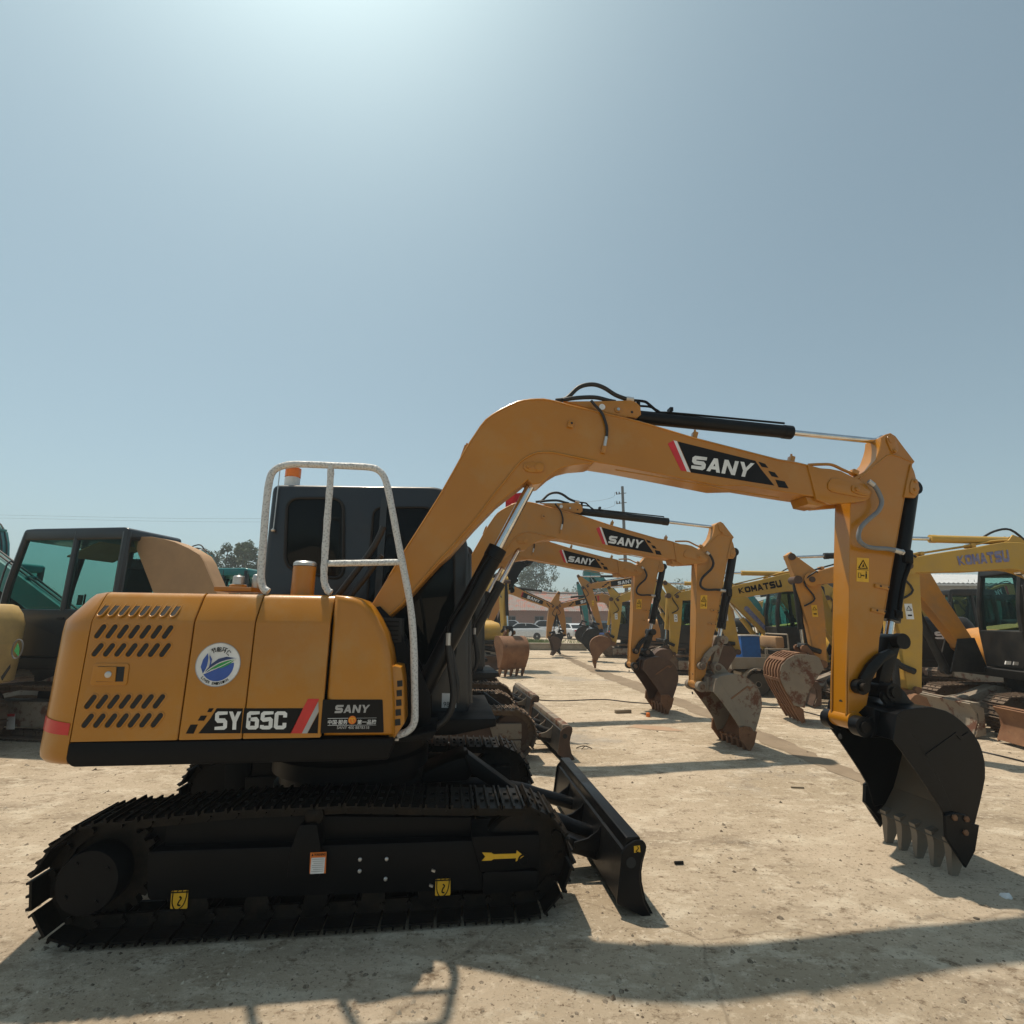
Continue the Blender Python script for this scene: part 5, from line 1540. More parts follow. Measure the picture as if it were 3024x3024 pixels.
    ry0, ry1 = sorted((-0.88 * s * cs_, -0.16 * s * cs_))
    MB().prism(round_poly([(-0.34 * s, 0.935 * s), (0.60 * s, 0.935 * s), (0.66 * s, 1.15 * s), (0.52 * s, 1.50 * s), (-0.34 * s, 1.62 * s)], [0.02, 0.03, 0.12, 0.2, 0.05]), ry0, ry1, 0.06, 3).build('side_hood', body, root, 50)
    cy0, cy1 = sorted((0.02 * s * cs_, 0.86 * s * cs_))
    make_cab(root, cy0, cy1, cab_x[0] * s, cab_x[1] * s, 0.94 * s, 2.52 * s, cab, glass, cabroof)
    # boom
    yb = -0.06 * s * cs_
    m1 = Vector(F).lerp(Vector(B), 0.5) + Vector((-0.02, 0.02))
    m2 = Vector(B).lerp(Vector(P), 0.5) + Vector((0, 0.03))
    F_, B_, P_, E_, H_ = Vector(F), Vector(B), Vector(P), Vector(E), Vector(H)
    poly, cl, wd = ribbon([F_, m1, B_, m2, P_], [0.22 * s * bw, 0.30 * s * bw, 0.42 * s * bw, 0.32 * s * bw, 0.20 * s * bw], 5)
    th = 0.24 * s
    bo = MB().prism(poly, yb - th / 2, yb + th / 2, 0.006, 1).build('boom', boom, root, 25)
    for y in (yb - th / 2 - 0.02, yb + th / 2):
        for q in (P_, F_):
            MB().cyl((q.x, y, q.y), (q.x, y + 0.02, q.y), 0.12 * s, 18).build('pin_boss', boom, bo)
    edge = [Vector(p) for p in poly[len(cl):]][::-1]
    if edge[10].y < Vector(poly[10]).y:
        edge = [Vector(p) for p in poly[:len(cl)]]
    for y in (yb - 0.05, yb + 0.05):
        hose(root, [(p.x, y, p.y + 0.035) for p in edge[2::2]] , 0.014 * s, ram if ram != 'black_used' else 'hose', 'steel_pipe', 6, bo)
    for t in (5, 9, 14, 18):
        MB().box((edge[t].x, yb, edge[t].y + 0.03), (0.05, 0.16, 0.05), None, 0.006).build('pipe_clamp', boom, bo)
    k = MB()
    k.cyl((P_.x, yb - th / 2 - 0.04, P_.y), (P_.x, yb + th / 2 + 0.04, P_.y), 0.05 * s, 14)
    k.build('pin', 'rusty_dark', bo)
    fm = MB()
    for y in (yb - th / 2 - 0.05, yb + th / 2 + 0.012):
        fm.prism([(F_.x - 0.2, 0.85 * s), (F_.x + 0.35, 0.85 * s), (F_.x + 0.16, F_.y + 0.10), (F_.x - 0.08, F_.y + 0.12)], y, y + 0.035, 0.006)
    fm.build('boom_bracket', 'black_used', root)
    # rams
    c0 = (F_.x + 0.32 * s, 0.86 * s)
    lug = Vector(cl[10]) + (Vector(poly[10]) - Vector(cl[10])) * 0.8
    if (Vector(poly[10]) - Vector(c0)).length > (Vector(poly[-11]) - Vector(c0)).length:
        lug = Vector(cl[10])
    cylinder_ram(root, (c0[0], yb, c0[1]), (lug.x, yb, lug.y), 0.62, 0.062 * s, 0.034 * s, ram, 'boom_cylinder')
    i = 9
    up = (Vector(poly[-1 - i]) - Vector(cl[i]))
    if up.y < 0:
        up = -up
    base = Vector(cl[i + 3]) + up.normalized() * (wd[i + 3] / 2 + 0.09 * s)
    bk = MB()
    bl_ = Vector(cl[i + 1]) + up.normalized() * wd[i + 1] * 0.4
    br_ = Vector(cl[i + 5]) + up.normalized() * wd[i + 5] * 0.4
    for y in (yb - 0.08, yb + 0.055):
        bk.prism([tuple(bl_), tuple(br_), tuple(base + Vector((0.06, 0.0))), tuple(base + Vector((0.0, 0.07))), tuple(base + Vector((-0.08, 0.03)))], y, y + 0.025)
    bk.build('cylinder_bracket', boom, bo)
    cylinder_ram(root, (base.x, yb, base.y), (H_.x, yb, H_.y), 0.66, 0.052 * s, 0.026 * s, ram, 'arm_cylinder')
    hose(root, [(base.x - 0.25, yb - 0.05, base.y - 0.02), (base.x - 0.08, yb - 0.05, base.y + 0.16), (base.x + 0.12, yb - 0.05, base.y + 0.14), (base.x + 0.3, yb - 0.05, base.y + 0.04)], 0.015 * s, parent=bo)
    # arm
    d = (E_ - P_).normalized()
    nf = Vector((-d.y, d.x))
    if nf.x < 0:
        nf = -nf                             # outer (front) side
    A = [H_ + Vector((-0.07, 0.02)) * s, H_ + Vector((0.0, 0.09)) * s, H_ + Vector((0.08, 0.03)) * s, P_ + nf * 0.26 * s - d * 0.10 * s, P_ + nf * 0.24 * s + d * 0.16 * s,
         P_.lerp(E_, 0.55) + nf * 0.13 * s, E_ + nf * 0.085 * s, E_ + d * 0.06 * s, E_ - nf * 0.085 * s, P_.lerp(E_, 0.5) - nf * 0.15 * s, P_ - nf * 0.16 * s + d * 0.05 * s, P_ - nf * 0.13 * s - d * 0.14 * s]
    ta = 0.17 * s
    ao = MB().prism([tuple(p) for p in A], yb - ta / 2, yb + ta / 2, 0.006, 1).build('arm', arm, root, 25)
    q0 = P_ + nf * 0.22 * s
    q1 = P_.lerp(E_, 0.80) + nf * 0.22 * s
    k = MB()
    k.cyl((q0.x, yb - 0.14 * s, q0.y), (q0.x, yb + 0.14 * s, q0.y), 0.07 * s, 14)
    k.cyl((H_.x, yb - 0.12 * s, H_.y), (H_.x, yb + 0.12 * s, H_.y), 0.06 * s, 14)
    k.build('pin', 'rusty_dark', ao)
    cylinder_ram(root, (q0.x, yb, q0.y), (q1.x, yb, q1.y), 0.74, 0.050 * s, 0.026 * s, ram, 'bucket_cylinder')
    u = make_bucket(root, E, T, wide * s, yb, bucket, teeth, 5, ribs, bucket_side)
    lk = MB()
    r1 = P_.lerp(E_, 0.86)
    for y in (yb - ta / 2 - 0.045, yb + ta / 2 + 0.012):
        lk.tube([(r1.x, y + 0.016, r1.y), ((r1.x + q1.x) / 2 + nf.x * 0.02, y + 0.016, (r1.y + q1.y) / 2), (q1.x, y + 0.016, q1.y)], 0.04 * s, 8)
        lk.tube([(q1.x, y + 0.016, q1.y), (u[0], y + 0.016, u[1])], 0.04 * s, 8, False)
    lk.cyl((q1.x, yb - 0.15 * s, q1.y), (q1.x, yb + 0.15 * s, q1.y), 0.05 * s, 14)
    lk.build('bucket_link', 'black_used' if bucket != 'mud' else 'mud', root)
    ys = yb + near * (ta / 2 + 0.03)
    hose(root, [(cl[-2].x, ys + near * 0.03, cl[-2].y + 0.1), (P_.x - nf.x * 0.05, ys + near * 0.04, P_.y + 0.12), (P_.x + nf.x * 0.12, ys, P_.y - 0.05), (P_.x - 0.02, ys, P_.y - 0.32), (P_.x + nf.x * 0.16, ys, P_.y - 0.45)], 0.014 * s, parent=ao)
    yl = yb + near * (th / 2)
    def along(t, v):
        i0 = 10 + t * 10
        j = min(len(cl) - 2, int(i0))
        f = i0 - j
        c_ = cl[j].lerp(cl[j + 1], f)
        tn = (cl[j + 1] - cl[j]).normalized()
        n2 = Vector((-tn.y, tn.x))
        if n2.y < 0:
            n2 = -n2
        return tuple(c_ + n2 * v * (wd[j] * (1 - f) + wd[j + 1] * f))
    if text:
        t0, t1 = text_t
        if near > 0:
            t0, t1 = t1, t0
        lo, hi = -0.22, 0.22
        if marks:
            n0, n1 = (t0 + (0.10 if near > 0 else -0.10)), (t1 - (0.06 if near > 0 else -0.06))
            pk = [along(n0, -0.34), along(n1, -0.34), along(n1, 0.34), along(n0, 0.34)]
            pl = MB().prism(pk, min(yl, yl + near * 0.003), max(yl, yl + near * 0.003)).build('name_plate', 'decal_black', bo)
            tgt = pl
            text_mat = 'decal_white'
            for jj in range(3):
                ta_ = (max(t0, t1) + 0.13 + 0.035 * jj)
                v0 = 0.20 - 0.22 * jj
                MB().prism([along(ta_, v0 - 0.12), along(ta_ + 0.035, v0 - 0.12), along(ta_ + 0.02, v0 + 0.08), along(ta_ - 0.015, v0 + 0.08)], min(yl, yl + near * 0.003), max(yl, yl + near * 0.003)).build('checker_mark', 'decal_black', bo)
            tr = min(t0, t1) - 0.08
            MB().prism([along(tr - 0.03, -0.34), along(tr + 0.01, -0.34), along(tr + 0.0, 0.34), along(tr - 0.04, 0.34)], min(yl, yl + near * 0.003), max(yl, yl + near * 0.003)).build('red_stripe', 'red', bo)
        block_text(text, [along(t0, lo), along(t1, lo), along(t1, hi), along(t0, hi)], yl + near * 0.006, text_mat, bo, 0.27, 0.26)
    if leg_sticker:
        q = [along(-0.78, -0.26), along(-0.30, -0.26), along(-0.30, 0.10), along(-0.78, 0.10)]
        MB().prism(round_poly(q, 0.06), min(yl, yl + near * 0.003), max(yl, yl + near * 0.003)).build('long_sticker', leg_sticker, bo)
    if armlabel:
        c_ = P_.lerp(E_, 0.38)
        ya = yb + near * ta / 2
        pl = MB().prism([(c_.x - 0.045, c_.y - 0.10), (c_.x + 0.045, c_.y - 0.10), (c_.x + 0.045, c_.y + 0.10), (c_.x - 0.045, c_.y + 0.10)], min(ya, ya + near * 0.003), max(ya, ya + near * 0.003)).build('warning_label', armlabel, ao)
        y = ya + near * 0.005
        MB().tube([(c_.x + dx, y, c_.y + dz) for dx, dz in ((-0.03, 0.015), (0.03, 0.015), (0.0, 0.07), (-0.03, 0.015))], 0.005, 4, False).build('hazard_triangle', 'decal_black', pl)
        MB().box((c_.x, y, c_.y - 0.05), (0.05, 0.002, 0.02)).build('figure_symbol', 'decal_black', pl)
    if number:
        ysd = near * 0.89 * s
        x0, x1 = (-0.62 * s, -0.98 * s) if near > 0 else (-0.98 * s, -0.62 * s)
        block_text(number, [(x0, 1.32 * s), (x1, 1.32 * s), (x1, 1.46 * s), (x0, 1.46 * s)], ysd, 'decal_white', root, 0.28, 0.22)
    return root

def digger(frm, label, **kw):
    t = thing('excavator', label, 'excavator', (frm[0], frm[1], 0), R(frm[2]), 'excavators parked in the yard')
    make_digger(t, **kw)
    return t

digger((8.300,6.300,172.00), 'yellow excavator with faded blue lettering on its boom, at the right edge of the yard',
       F=(0.35, 1.15), B=[(1.57,2.429)][0], P=[(3.046,2.349)][0], E=[(3.175,0.777)][0], T=[(2.902,0.201)][0], H=[(3.123,2.747)][0],
       body='yellow', bucket='rusty', cab='black_used', ram='yellow', text='KOMATSU', text_mat='decal_purple', text_t=(0.18, 0.58), blade='rusty', bw=0.92, armlabel='decal_white', s=1.0)
digger((8.420,8.300,172.00), 'bright orange excavator with ribbed muddy bucket and black cab, second from right',
       F=[(1.006,1.265)][0], B=[(1.744,2.58)][0], P=[(3.261,2.331)][0], E=[(3.246,0.93)][0], T=[(3.724,0.028)][0], H=[(3.529,2.73)][0],
       body='orange_worn', bucket='rusty', bucket_side='mud', teeth='rusty', cab='black_used', blade='mud', ribs=6, wide=0.72, armlabel='decal_yellow')
digger((7.600,10.800,172.00), 'yellow excavator with dark lettering on its boom and red-brown bucket, behind the muddy ribbed bucket',
       F=[(0.623,1.083)][0], B=[(1.261,2.448)][0], P=[(3.04,2.197)][0], E=[(2.756,0.98)][0], T=[(3.155,0.131)][0], H=[(3.075,2.691)][0],
       body='yellow_strong', boom='yellow', side_panel='black_used', bucket='rusty_dark', cab='black_used', ram='yellow', text='KOMATSU', text_t=(0.28, 0.74), number='56', armlabel='decal_white')
digger((7.500,13.500,172.00), 'yellow excavator with long blue sticker on its lower boom, behind the blue bin',
       F=[(0.458,1.076)][0], B=[(1.598,2.374)][0], P=[(2.995,2.281)][0], E=[(3.155,0.774)][0], T=[(3.499,0.107)][0], H=[(3.281,2.65)][0],
       body='yellow', side_panel='black_used', bucket='rusty_dark', cab='black_used', ram='yellow', number='56', armlabel='decal_white', n_shoes=32, leg_sticker='decal_purple')
digger((6.200,17.000,172.00), 'yellow excavator with curled brown bucket touching the ground, in the middle of the far row',
       F=[(0.32,1.083)][0], B=[(1.381,2.666)][0], P=[(2.59,2.322)][0], E=[(2.775,0.886)][0], T=[(3.414,0.088)][0], H=[(2.873,2.735)][0],
       body='yellow_strong', boom='yellow', side_panel='black_used', bucket='rusty', cab='black_used', ram='yellow', number='56', armlabel='decal_white', n_shoes=32)
digger((6.900,21.000,172.00), 'far orange excavator facing left with black bucket and black nameplate on its boom',
       F=[(0.302,1.432)][0], B=[(1.061,3.281)][0], P=[(3.68,3.058)][0], E=[(3.164,1.239)][0], T=[(3.391,0.069)][0], H=[(4.071,3.49)][0],
       body='orange_used', bucket='black_used', cab='black_used', text='SANY', marks=True, text_t=(0.30, 0.52), armlabel='decal_yellow', n_shoes=30)
digger((7.500,27.000,172.00), 'teal excavator farthest back with steep boom above the orange one',
       F=[(1.157,2.25)][0], B=[(3.281,4.348)][0], P=[(3.641,2.957)][0], E=[(3.442,1.349)][0], T=[(3.345,0.213)][0], H=[(3.919,3.651)][0],
       body='teal', bucket='black_used', cab='cab', cabroof='teal', n_shoes=28)
digger((15.500,16.500,172.00), 'orange excavator with dark nameplate half hidden behind the right black cab',
       F=[(-1.147,1.145)][0], B=[(-0.711,2.684)][0], P=[(0.764,2.3)][0], E=[(0.86,1.118)][0], T=[(1.188,0.431)][0], H=[(0.984,2.606)][0],
       body='orange_used', bucket='black_used', cab='black_used', text='SANY', marks=True, text_t=(0.22, 0.48), n_shoes=28)
digger((5.600,24.300,172.00), 'far yellow-orange excavator facing left with narrow black bucket, before the brick building',
       F=[(-0.041,1.159)][0], B=[(1.044,2.685)][0], P=[(3.256,2.323)][0], E=[(3.046,0.951)][0], T=[(3.267,0.056)][0], H=[(3.483,2.679)][0],
       body='orange_used', bucket='black_used', cab='black_used', text='SANY', marks=True, text_t=(0.28, 0.55), n_shoes=28, wide=0.5)
digger((10.600,20.000,172.00), 'teal excavator with teal cab roof among the far yellow ones',
       F=(0.35, 1.2), B=(1.2, 2.5), P=(2.6, 2.2), E=(2.4, 0.9), T=(2.6, 0.1), H=(2.85, 2.5),
       body='teal', side_panel='teal', bucket='black_used', cab='teal', cabroof='teal', n_shoes=28, number='SU')
digger((-1.400,18.300,-65.00), 'yellow excavator seen from the front with rusty orange bucket facing the camera',
       F=(0.35, 1.2), B=(1.35, 2.75), P=[(2.547,2.761)][0], E=[(2.782,1.022)][0], T=[(3.177,-0.006)][0], H=[(2.482,3.109)][0],
       body='yellow', bucket='rusty', cab='black_used', near=-1, wide=0.82, cabside=-1, n_shoes=32)
digger((-1.400,23.400,7.00), 'far orange excavator facing right with pale bucket, before the parked white cars',
       F=(0.3, 1.2), B=[(1.125,3.007)][0], P=[(3.329,2.26)][0], E=[(3.127,0.878)][0], T=[(3.279,0.081)][0], H=[(3.626,2.89)][0],
       body='orange_used', bucket='rusty_dark', cab='black_used', near=-1, text='SANY', marks=True, text_t=(0.46, 0.70), n_shoes=28)
digger((-2.600,17.600,4.00), 'teal excavator with large black bucket raised high under the second boom',
       F=(0.4, 1.3), B=(1.6, 3.5), P=[(2.35,4.239)][0], E=[(2.631,2.625)][0], T=[(3.324,3.625)][0], H=[(2.466,4.733)][0],
       body='teal', bucket='black', cab='cab', cabroof='teal', near=-1, wide=1.0, n_shoes=30)
digger((-7.860,6.150,172.00), 'cream excavator at the left edge showing its chipped counterweight',
       F=(0.4, 1.2), B=(1.7, 3.0), P=(3.4, 2.5), E=(3.2, 0.9), T=(3.5, 0.03), H=(3.75, 2.95), body='cream', bucket='rusty', cab='cab', bw=1.0)
digger((-6.050,11.900,172.00), 'teal excavator with dark cab, beyond the black one at left',
       F=(0.4, 1.2), B=(1.6, 3.0), P=(3.3, 2.4), E=(3.1, 0.9), T=(3.4, 0.03), H=(3.6, 2.9), body='teal', bucket='black_used', cab='cab', cabroof='teal', hood=True, s=1.06)
digger((-10.200,10.600,172.00), 'teal excavator at the far left edge with only its boom showing',
       F=(0.4, 1.2), B=[(1.252,3.391)][0], P=(3.8, 2.4), E=(3.6, 0.9), T=(3.9, 0.03), H=(4.1, 2.9), body='teal', bucket='black_used', cab='cab', cabroof='teal', s=1.05)
lx = digger((-6.000,7.950,172.00), 'black excavator facing left with its tan engine hood propped open',
       F=(0.4, 1.2), B=[(3.603,2.832)][0], P=(3.9, 2.3), E=(3.2, 0.9), T=(3.5, 0.03), H=(3.7, 2.85), body='black_used', boom='teal', bucket='black_used', cab='cab', hood=False, s=1.12, cab_x=(-0.72, 0.92))

digger((12.400,14.200,172.00), 'yellow excavator with black cab standing behind the bright orange boom',
       F=(0.35, 1.2), B=(1.5, 2.75), P=(3.1, 2.35), E=(2.9, 0.9), T=(3.15, 0.05), H=(3.4, 2.75), body='yellow_strong', side_panel='black_used', bucket='rusty_dark', cab='black_used', number='56', n_shoes=30)
digger((10.900,17.800,172.00), 'orange excavator with dark cab deep in the right hand rows',
       F=(0.35, 1.2), B=(1.5, 2.85), P=(3.2, 2.45), E=(3.0, 0.9), T=(3.25, 0.05), H=(3.5, 2.85), body='orange_worn', bucket='black_used', cab='black_used', n_shoes=28)
digger((13.800,22.000,172.00), 'yellow excavator farthest to the right before the grey shed',
       F=(0.35, 1.2), B=(1.5, 2.7), P=(3.1, 2.3), E=(2.9, 0.9), T=(3.15, 0.05), H=(3.4, 2.7), body='yellow', bucket='rusty_dark', cab='black_used', n_shoes=28)

# ------------------------------------------------------------------ open engine hood of the black machine
hl = [(-0.669,2.701),(-0.814,2.714),(-0.971,2.716),(-1.17,2.684),(-1.366,2.633),(-1.593,2.544),(-1.775,2.451),(-1.864,2.347),(-1.947,2.206),(-2.041,2.057),(-2.123,1.92)]
hs_ = [(-1.157,1.919),(-0.924,2.296)] + hl
hood = MB().prism(hs_, 0.74, 0.76, 0.004).build('engine_hood', 'tan', lx, 20)
MB().strip(hl, 0.52, 0.738, 0.02).build('hood_skin', 'tan', hood, 30)
MB().strip([(0.367,2.438),(0.02,2.584),(-0.336,2.704),(-0.617,2.715)], 0.0, 0.735, -0.02).build('hood_flap', 'tan', hood, 30)
hb = [(-0.478,1.908),(-0.452,2.137),(-0.348,2.292),(-0.155,2.381)]
MB().tube([(x, 0.2, z) for x, z in hb], 0.10, 14).build('exhaust_elbow', 'black_used', lx, 60)
q = [(0.483,0.138),(0.512,0.33),(0.398,0.333),(0.359,0.143)]
p = MB().prism(q, 0.975, 0.98).build('warning_label', 'decal_white', lx)
q = [(0.511,0.296),(0.515,0.33),(0.395,0.334),(0.392,0.3)]
MB().prism(q, 0.981, 0.983).build('label_header', 'red', p)
l1 = [o for o in COL.objects if o.get('label', '').startswith('cream')][0]
c = [(-3.477,1.294)][0]
p = MB().tube([(c[0] + 0.055 * cos(2 * pi * k / 20), 0.892, c[1] + 0.085 * sin(2 * pi * k / 20)) for k in range(21)], 0.006, 5, False).build('faded_sticker', 'pole', l1)
MB().prism([(c[0] - 0.03, c[1] - 0.07), (c[0] + 0.03, c[1] - 0.02), (c[0] + 0.01, c[1] + 0.05), (c[0] - 0.02, c[1])], 0.888, 0.892).build('leaf_print', 'decal_green', p)
q = [(-3.361,1.042),(-3.433,1.156),(-3.441,1.126),(-3.384,1.013)]
MB().prism(q, 0.887, 0.891).build('stripe_mark', 'decal_black', l1)

r1 = [o for o in COL.objects if o.get('label', '').startswith('bright orange')][0]
for q, mt in (([(1.115,1.03),(1.097,1.078),(1.032,1.074),(1.045,1.027)], 'decal_white'), ([(1.011,1.023),(0.994,1.07),(0.938,1.067),(0.951,1.019)], 'decal_grey')):
    MB().prism(q, 0.868, 0.888).build('small_plate', mt, r1)

# ------------------------------------------------------------------ ground and what lies on it
gm = MB()
gm.quad((-280, -40, 0), (280, -40, 0), (280, 330, 0), (-280, 330, 0))
gm.build('ground', 'ground', None, 0, 'structure')

def sheet(name, pts, z, mat):
    """irregular flat patch, its edge broken up"""
    rr = random.Random(len(pts) * 7 + int(z * 10000))
    out = []
    n = len(pts)
    for i in range(n):
        a, b_ = Vector(pts[i]), Vector(pts[(i + 1) % n])
        m = max(2, int((b_ - a).length / 0.16))
        for k in range(m):
            p = a.lerp(b_, k / m)
            out.append((p.x + rr.uniform(-0.05, 0.05), p.y + rr.uniform(-0.05, 0.05)))
    b = MB()
    b.bm.faces.new([b.bm.verts.new((x, y, z)) for x, y in out])
    bmesh.ops.triangulate(b.bm, faces=b.bm.faces[:])
    bmesh.ops.recalc_face_normals(b.bm, faces=b.bm.faces[:])
    o = b.build(name, mat, None, 0, 'structure')
    return o
sheet('dirt_strip', [(2.477,28.862),(2.785,22.339),(3.091,16.943),(3.465,14.439),(3.58,12.065),(3.698,9.953),(3.751,8.538),(3.776,7.287),(3.783,5.778),(3.57,5.471),(3.454,6.693),(3.431,7.836),(3.345,9.033),(3.185,10.768),(3.016,12.605),(2.724,14.962),(2.475,19.883),(2.316,27)], 0.004, 'dirt')
sheet('clay_patch', [(2.001,8.462),(2.25,8.394),(2.489,8.225),(2.607,8.034),(2.387,7.978),(2.029,8.156),(1.687,8.241)], 0.004, 'clay')

def stone_mesh(r, rr, squash=0.6):
    b = MB()
    bmesh.ops.create_icosphere(b.bm, subdivisions=1, radius=r)
    for v in b.bm.verts:
        v.co *= rr.uniform(0.65, 1.15)
        v.co.z *= squash
    return b

def gravel():
    rr = random.Random(11)
    vs, fs = [], []
    for k in range(5200):
        d = 2.2 + 20 * rr.random() ** 1.9
        x = rr.uniform(-1.15, 1.15) * d
        s = rr.choice((0.004, 0.006, 0.008, 0.010, 0.015)) * rr.uniform(0.6, 1.25) * (1 + d * 0.05)
        a = rr.random() * 6.28
        n0 = len(vs)
        for j in range(5):
            t = a + j * 1.257
            q = rr.uniform(0.6, 1.1)
            vs.append((x + cos(t) * s * q, d + sin(t) * s * q, 0.0))
        vs.append((x + rr.uniform(-0.3, 0.3) * s, d + rr.uniform(-0.3, 0.3) * s, s * rr.uniform(0.35, 0.8)))
        for j in range(5):
            fs.append((n0 + j, n0 + (j + 1) % 5, n0 + 5))
    me = bpy.data.meshes.new('gravel')
    me.from_pydata(vs, [], fs)
    m, n, l, b = new_mat('gravel_bits')
    c, _, _ = mix_noise(n, l, (0.10, 0.075, 0.05), (0.50, 0.43, 0.33), 3.1, 0.42, 0.62, 8, 0.8)
    l.new(c, b.inputs['Base Color'])
    b.inputs['Roughness'].default_value = 0.95
    me.materials.append(m)
    o = bpy.data.objects.new('gravel', me)
    COL.objects.link(o)
    o['kind'] = 'stuff'
gravel()

def litter(name, label, cat, pos, build, mat, rz=0.0):
    b = build()
    o = b.build(name, mat, None, 30)
    o.location = (pos[0], pos[1], 0.0)
    o.rotation_euler = (0, 0, rz)
    return tag(o, label, cat)
G = [(2.365,9.141),(2.009,9.48),(1.138,3.777),(2.97,3.406),(2.831,5.389),(0.944,6.875),(2.58,3.17),(2.063,2.462),(4.659,7.519),(2.152,4.933),(2.779,5.268),(1.88,2.684),(1.98,2.565),(-2.631,3.441),(-4.416,5.175)]
litter('orange_cap', 'small orange plastic cap near the dark brown bucket', 'cap', G[0], lambda: MB().lathe([(0.032, 0.0), (0.035, 0.01), (0.032, 0.06), (0.024, 0.068)], (0, 0, 0), 'z', 16), 'decal_orange')
litter('timber_offcut', 'short weathered timber offcut left of the orange cap', 'timber', G[1], lambda: MB().box((0, 0, 0.03), (0.30, 0.07, 0.055), None, 0.004), 'wood', 0.25)
litter('steel_offcut', 'short dark steel rod lying right of the dozer blade', 'rod', G[2], lambda: MB().cyl((-0.03, 0, 0.012), (0.03, 0.0, 0.012), 0.010, 8), 'steel', 0.1)
def crumple():
    b = stone_mesh(0.045, random.Random(3), 0.45)
    return b
litter('paper_scrap', 'crumpled white paper scrap in the black bucket shadow', 'paper', G[3], crumple, 'decal_white', 0.5)
litter('flat_stick', 'thin dark stick lying left of the black bucket', 'stick', G[4], lambda: MB().box((0, 0, 0.008), (0.12, 0.015, 0.014)), 'wood', -0.1)
litter('dry_twig', 'dark clump of dry twigs on the open concrete behind the blade', 'twig', G[5], lambda: MB().tube([(-0.10, 0, 0.01), (0, 0.03, 0.03), (0.10, -0.01, 0.01)], 0.007, 5).tube([(-0.04, -0.05, 0.01), (0.02, 0.0, 0.035), (0.06, 0.06, 0.01)], 0.006, 5), 'bark')
litter('dark_stone', 'dark stone at the lower right beside the boom shadow', 'stone', G[6], lambda: stone_mesh(0.016, random.Random(5)), 'bark')
litter('pale_stone', 'pale flat stone in the lower right corner', 'stone', G[7], lambda: stone_mesh(0.022, random.Random(6), 0.4), 'stone')
litter('dark_clod', 'brown clod of earth nearest the lower right corner', 'clod', G[11], lambda: stone_mesh(0.014, random.Random(8)), 'bark')
litter('brick_chip', 'small red-brown chip left of the rear track end', 'chip', G[13], lambda: stone_mesh(0.014, random.Random(9)), 'rusty')

def ground_cable(pts, label, r=0.010):
    o = MB().tube([(x, y, r) for x, y in pts], r, 6, True, 5).build('ground_cable', 'hose', None, 60)
    tag(o, label, 'cable')
ground_cable([(0.388,11.062),(0.644,10.848),(0.915,10.774),(1.267,10.838),(1.779,11.003),(2.055,10.973),(2.408,10.682),(2.958,10.46)], 'thin dark cable winding from the third blade to the dark bucket')
ground_cable([(6.014,6.879),(6.056,6.653),(6.081,6.411),(6.051,6.093)], 'dark cable across the ground right of the black bucket')
ground_cable([(4.567,10.186),(5.081,10.174),(5.355,9.854),(5.45,9.191),(5.531,8.954)], 'dark cable running behind the ribbed muddy bucket')

# ------------------------------------------------------------------ motor tricycle with its load
tri = thing('motor_tricycle', 'dusty grey cargo tricycle carrying a blue bin', 'tricycle', (6.1, 12.3, 0), R(-4))
def wheel(root, x, y, r, w, tyre='tyre', name='wheel'):
    t = MB().lathe([(r * 0.62, y - w / 2), (r * 0.94, y - w / 2), (r, y - w * 0.3), (r, y + w * 0.3), (r * 0.94, y + w / 2), (r * 0.62, y + w / 2)], (x, 0, r), seg=26).build(name, tyre, root, 40)
    MB().lathe([(r * 0.22, y - w * 0.55), (r * 0.3, y - w * 0.45), (r * 0.55, y - w * 0.38), (r * 0.64, y - w * 0.50), (r * 0.64, y + w * 0.50), (r * 0.3, y + w * 0.45), (r * 0.2, y + w * 0.55)], (x, 0, r), seg=22).build('rim', 'rim' if tyre == 'tyre' else 'truck', t, 40)
    MB().lathe([(r * 0.20, y - w * 0.62), (r * 0.24, y - w * 0.5)], (x, 0, r), seg=14).build('hub', 'tyre', t)
    return t
wheel(tri, -0.52, -0.52, 0.25, 0.15, 'tyre_dusty')
wheel(tri, -0.52, 0.52, 0.25, 0.15, 'tyre_dusty')
wheel(tri, 1.25, 0.0, 0.24, 0.10, 'tyre_dusty')
MB().box((-0.42, 0, 0.60), (1.30, 1.16, 0.05)).box((-0.42, -0.58, 0.72), (1.30, 0.03, 0.22)).box((-0.42, 0.58, 0.72), (1.30, 0.03, 0.22)).box((-1.06, 0, 0.72), (0.03, 1.14, 0.22)).build('cargo_bed', 'truck', tri)
for y in (-0.60, 0.60):
    MB().strip([(-0.52 + 0.32 * cos(pi - k * pi / 12), 0.27 + 0.32 * sin(pi - k * pi / 12)) for k in range(13)], y - 0.09, y + 0.09, 0.02).build('mudguard', 'truck', tri, 40)
MB().box((-0.16, -0.56, 0.46), (0.30, 0.05, 0.26)).box((0.05, 0, 0.42), (1.6, 0.5, 0.10)).build('chassis', 'truck', tri)
MB().tube([(-0.30, -0.58, 0.83), (-0.30, -0.58, 1.02), (0.22, -0.58, 1.02), (0.22, -0.58, 0.60)], 0.016, 6, False).tube([(0.22, -0.58, 1.02), (0.22, -0.58, 1.34), (0.22, 0.58, 1.34), (0.22, 0.58, 0.6)], 0.018, 6, False).build('bed_rail', 'truck', tri)
MB().box((0.10, 0, 1.16), (0.20, 0.9, 0.26), None, 0.04).build('backrest', 'tan', tri)
MB().box((0.45, 0, 0.72), (0.36, 0.5, 0.14), None, 0.04).build('seat', 'tyre', tri)
MB().box((0.62, 0, 0.55), (0.5, 0.36, 0.26), None, 0.04).build('engine_cover', 'truck', tri)
MB().tube([(1.22, 0, 0.3), (1.10, 0, 0.85), (1.02, 0, 1.10)], 0.035, 8, False).build('fork', 'black_used', tri)
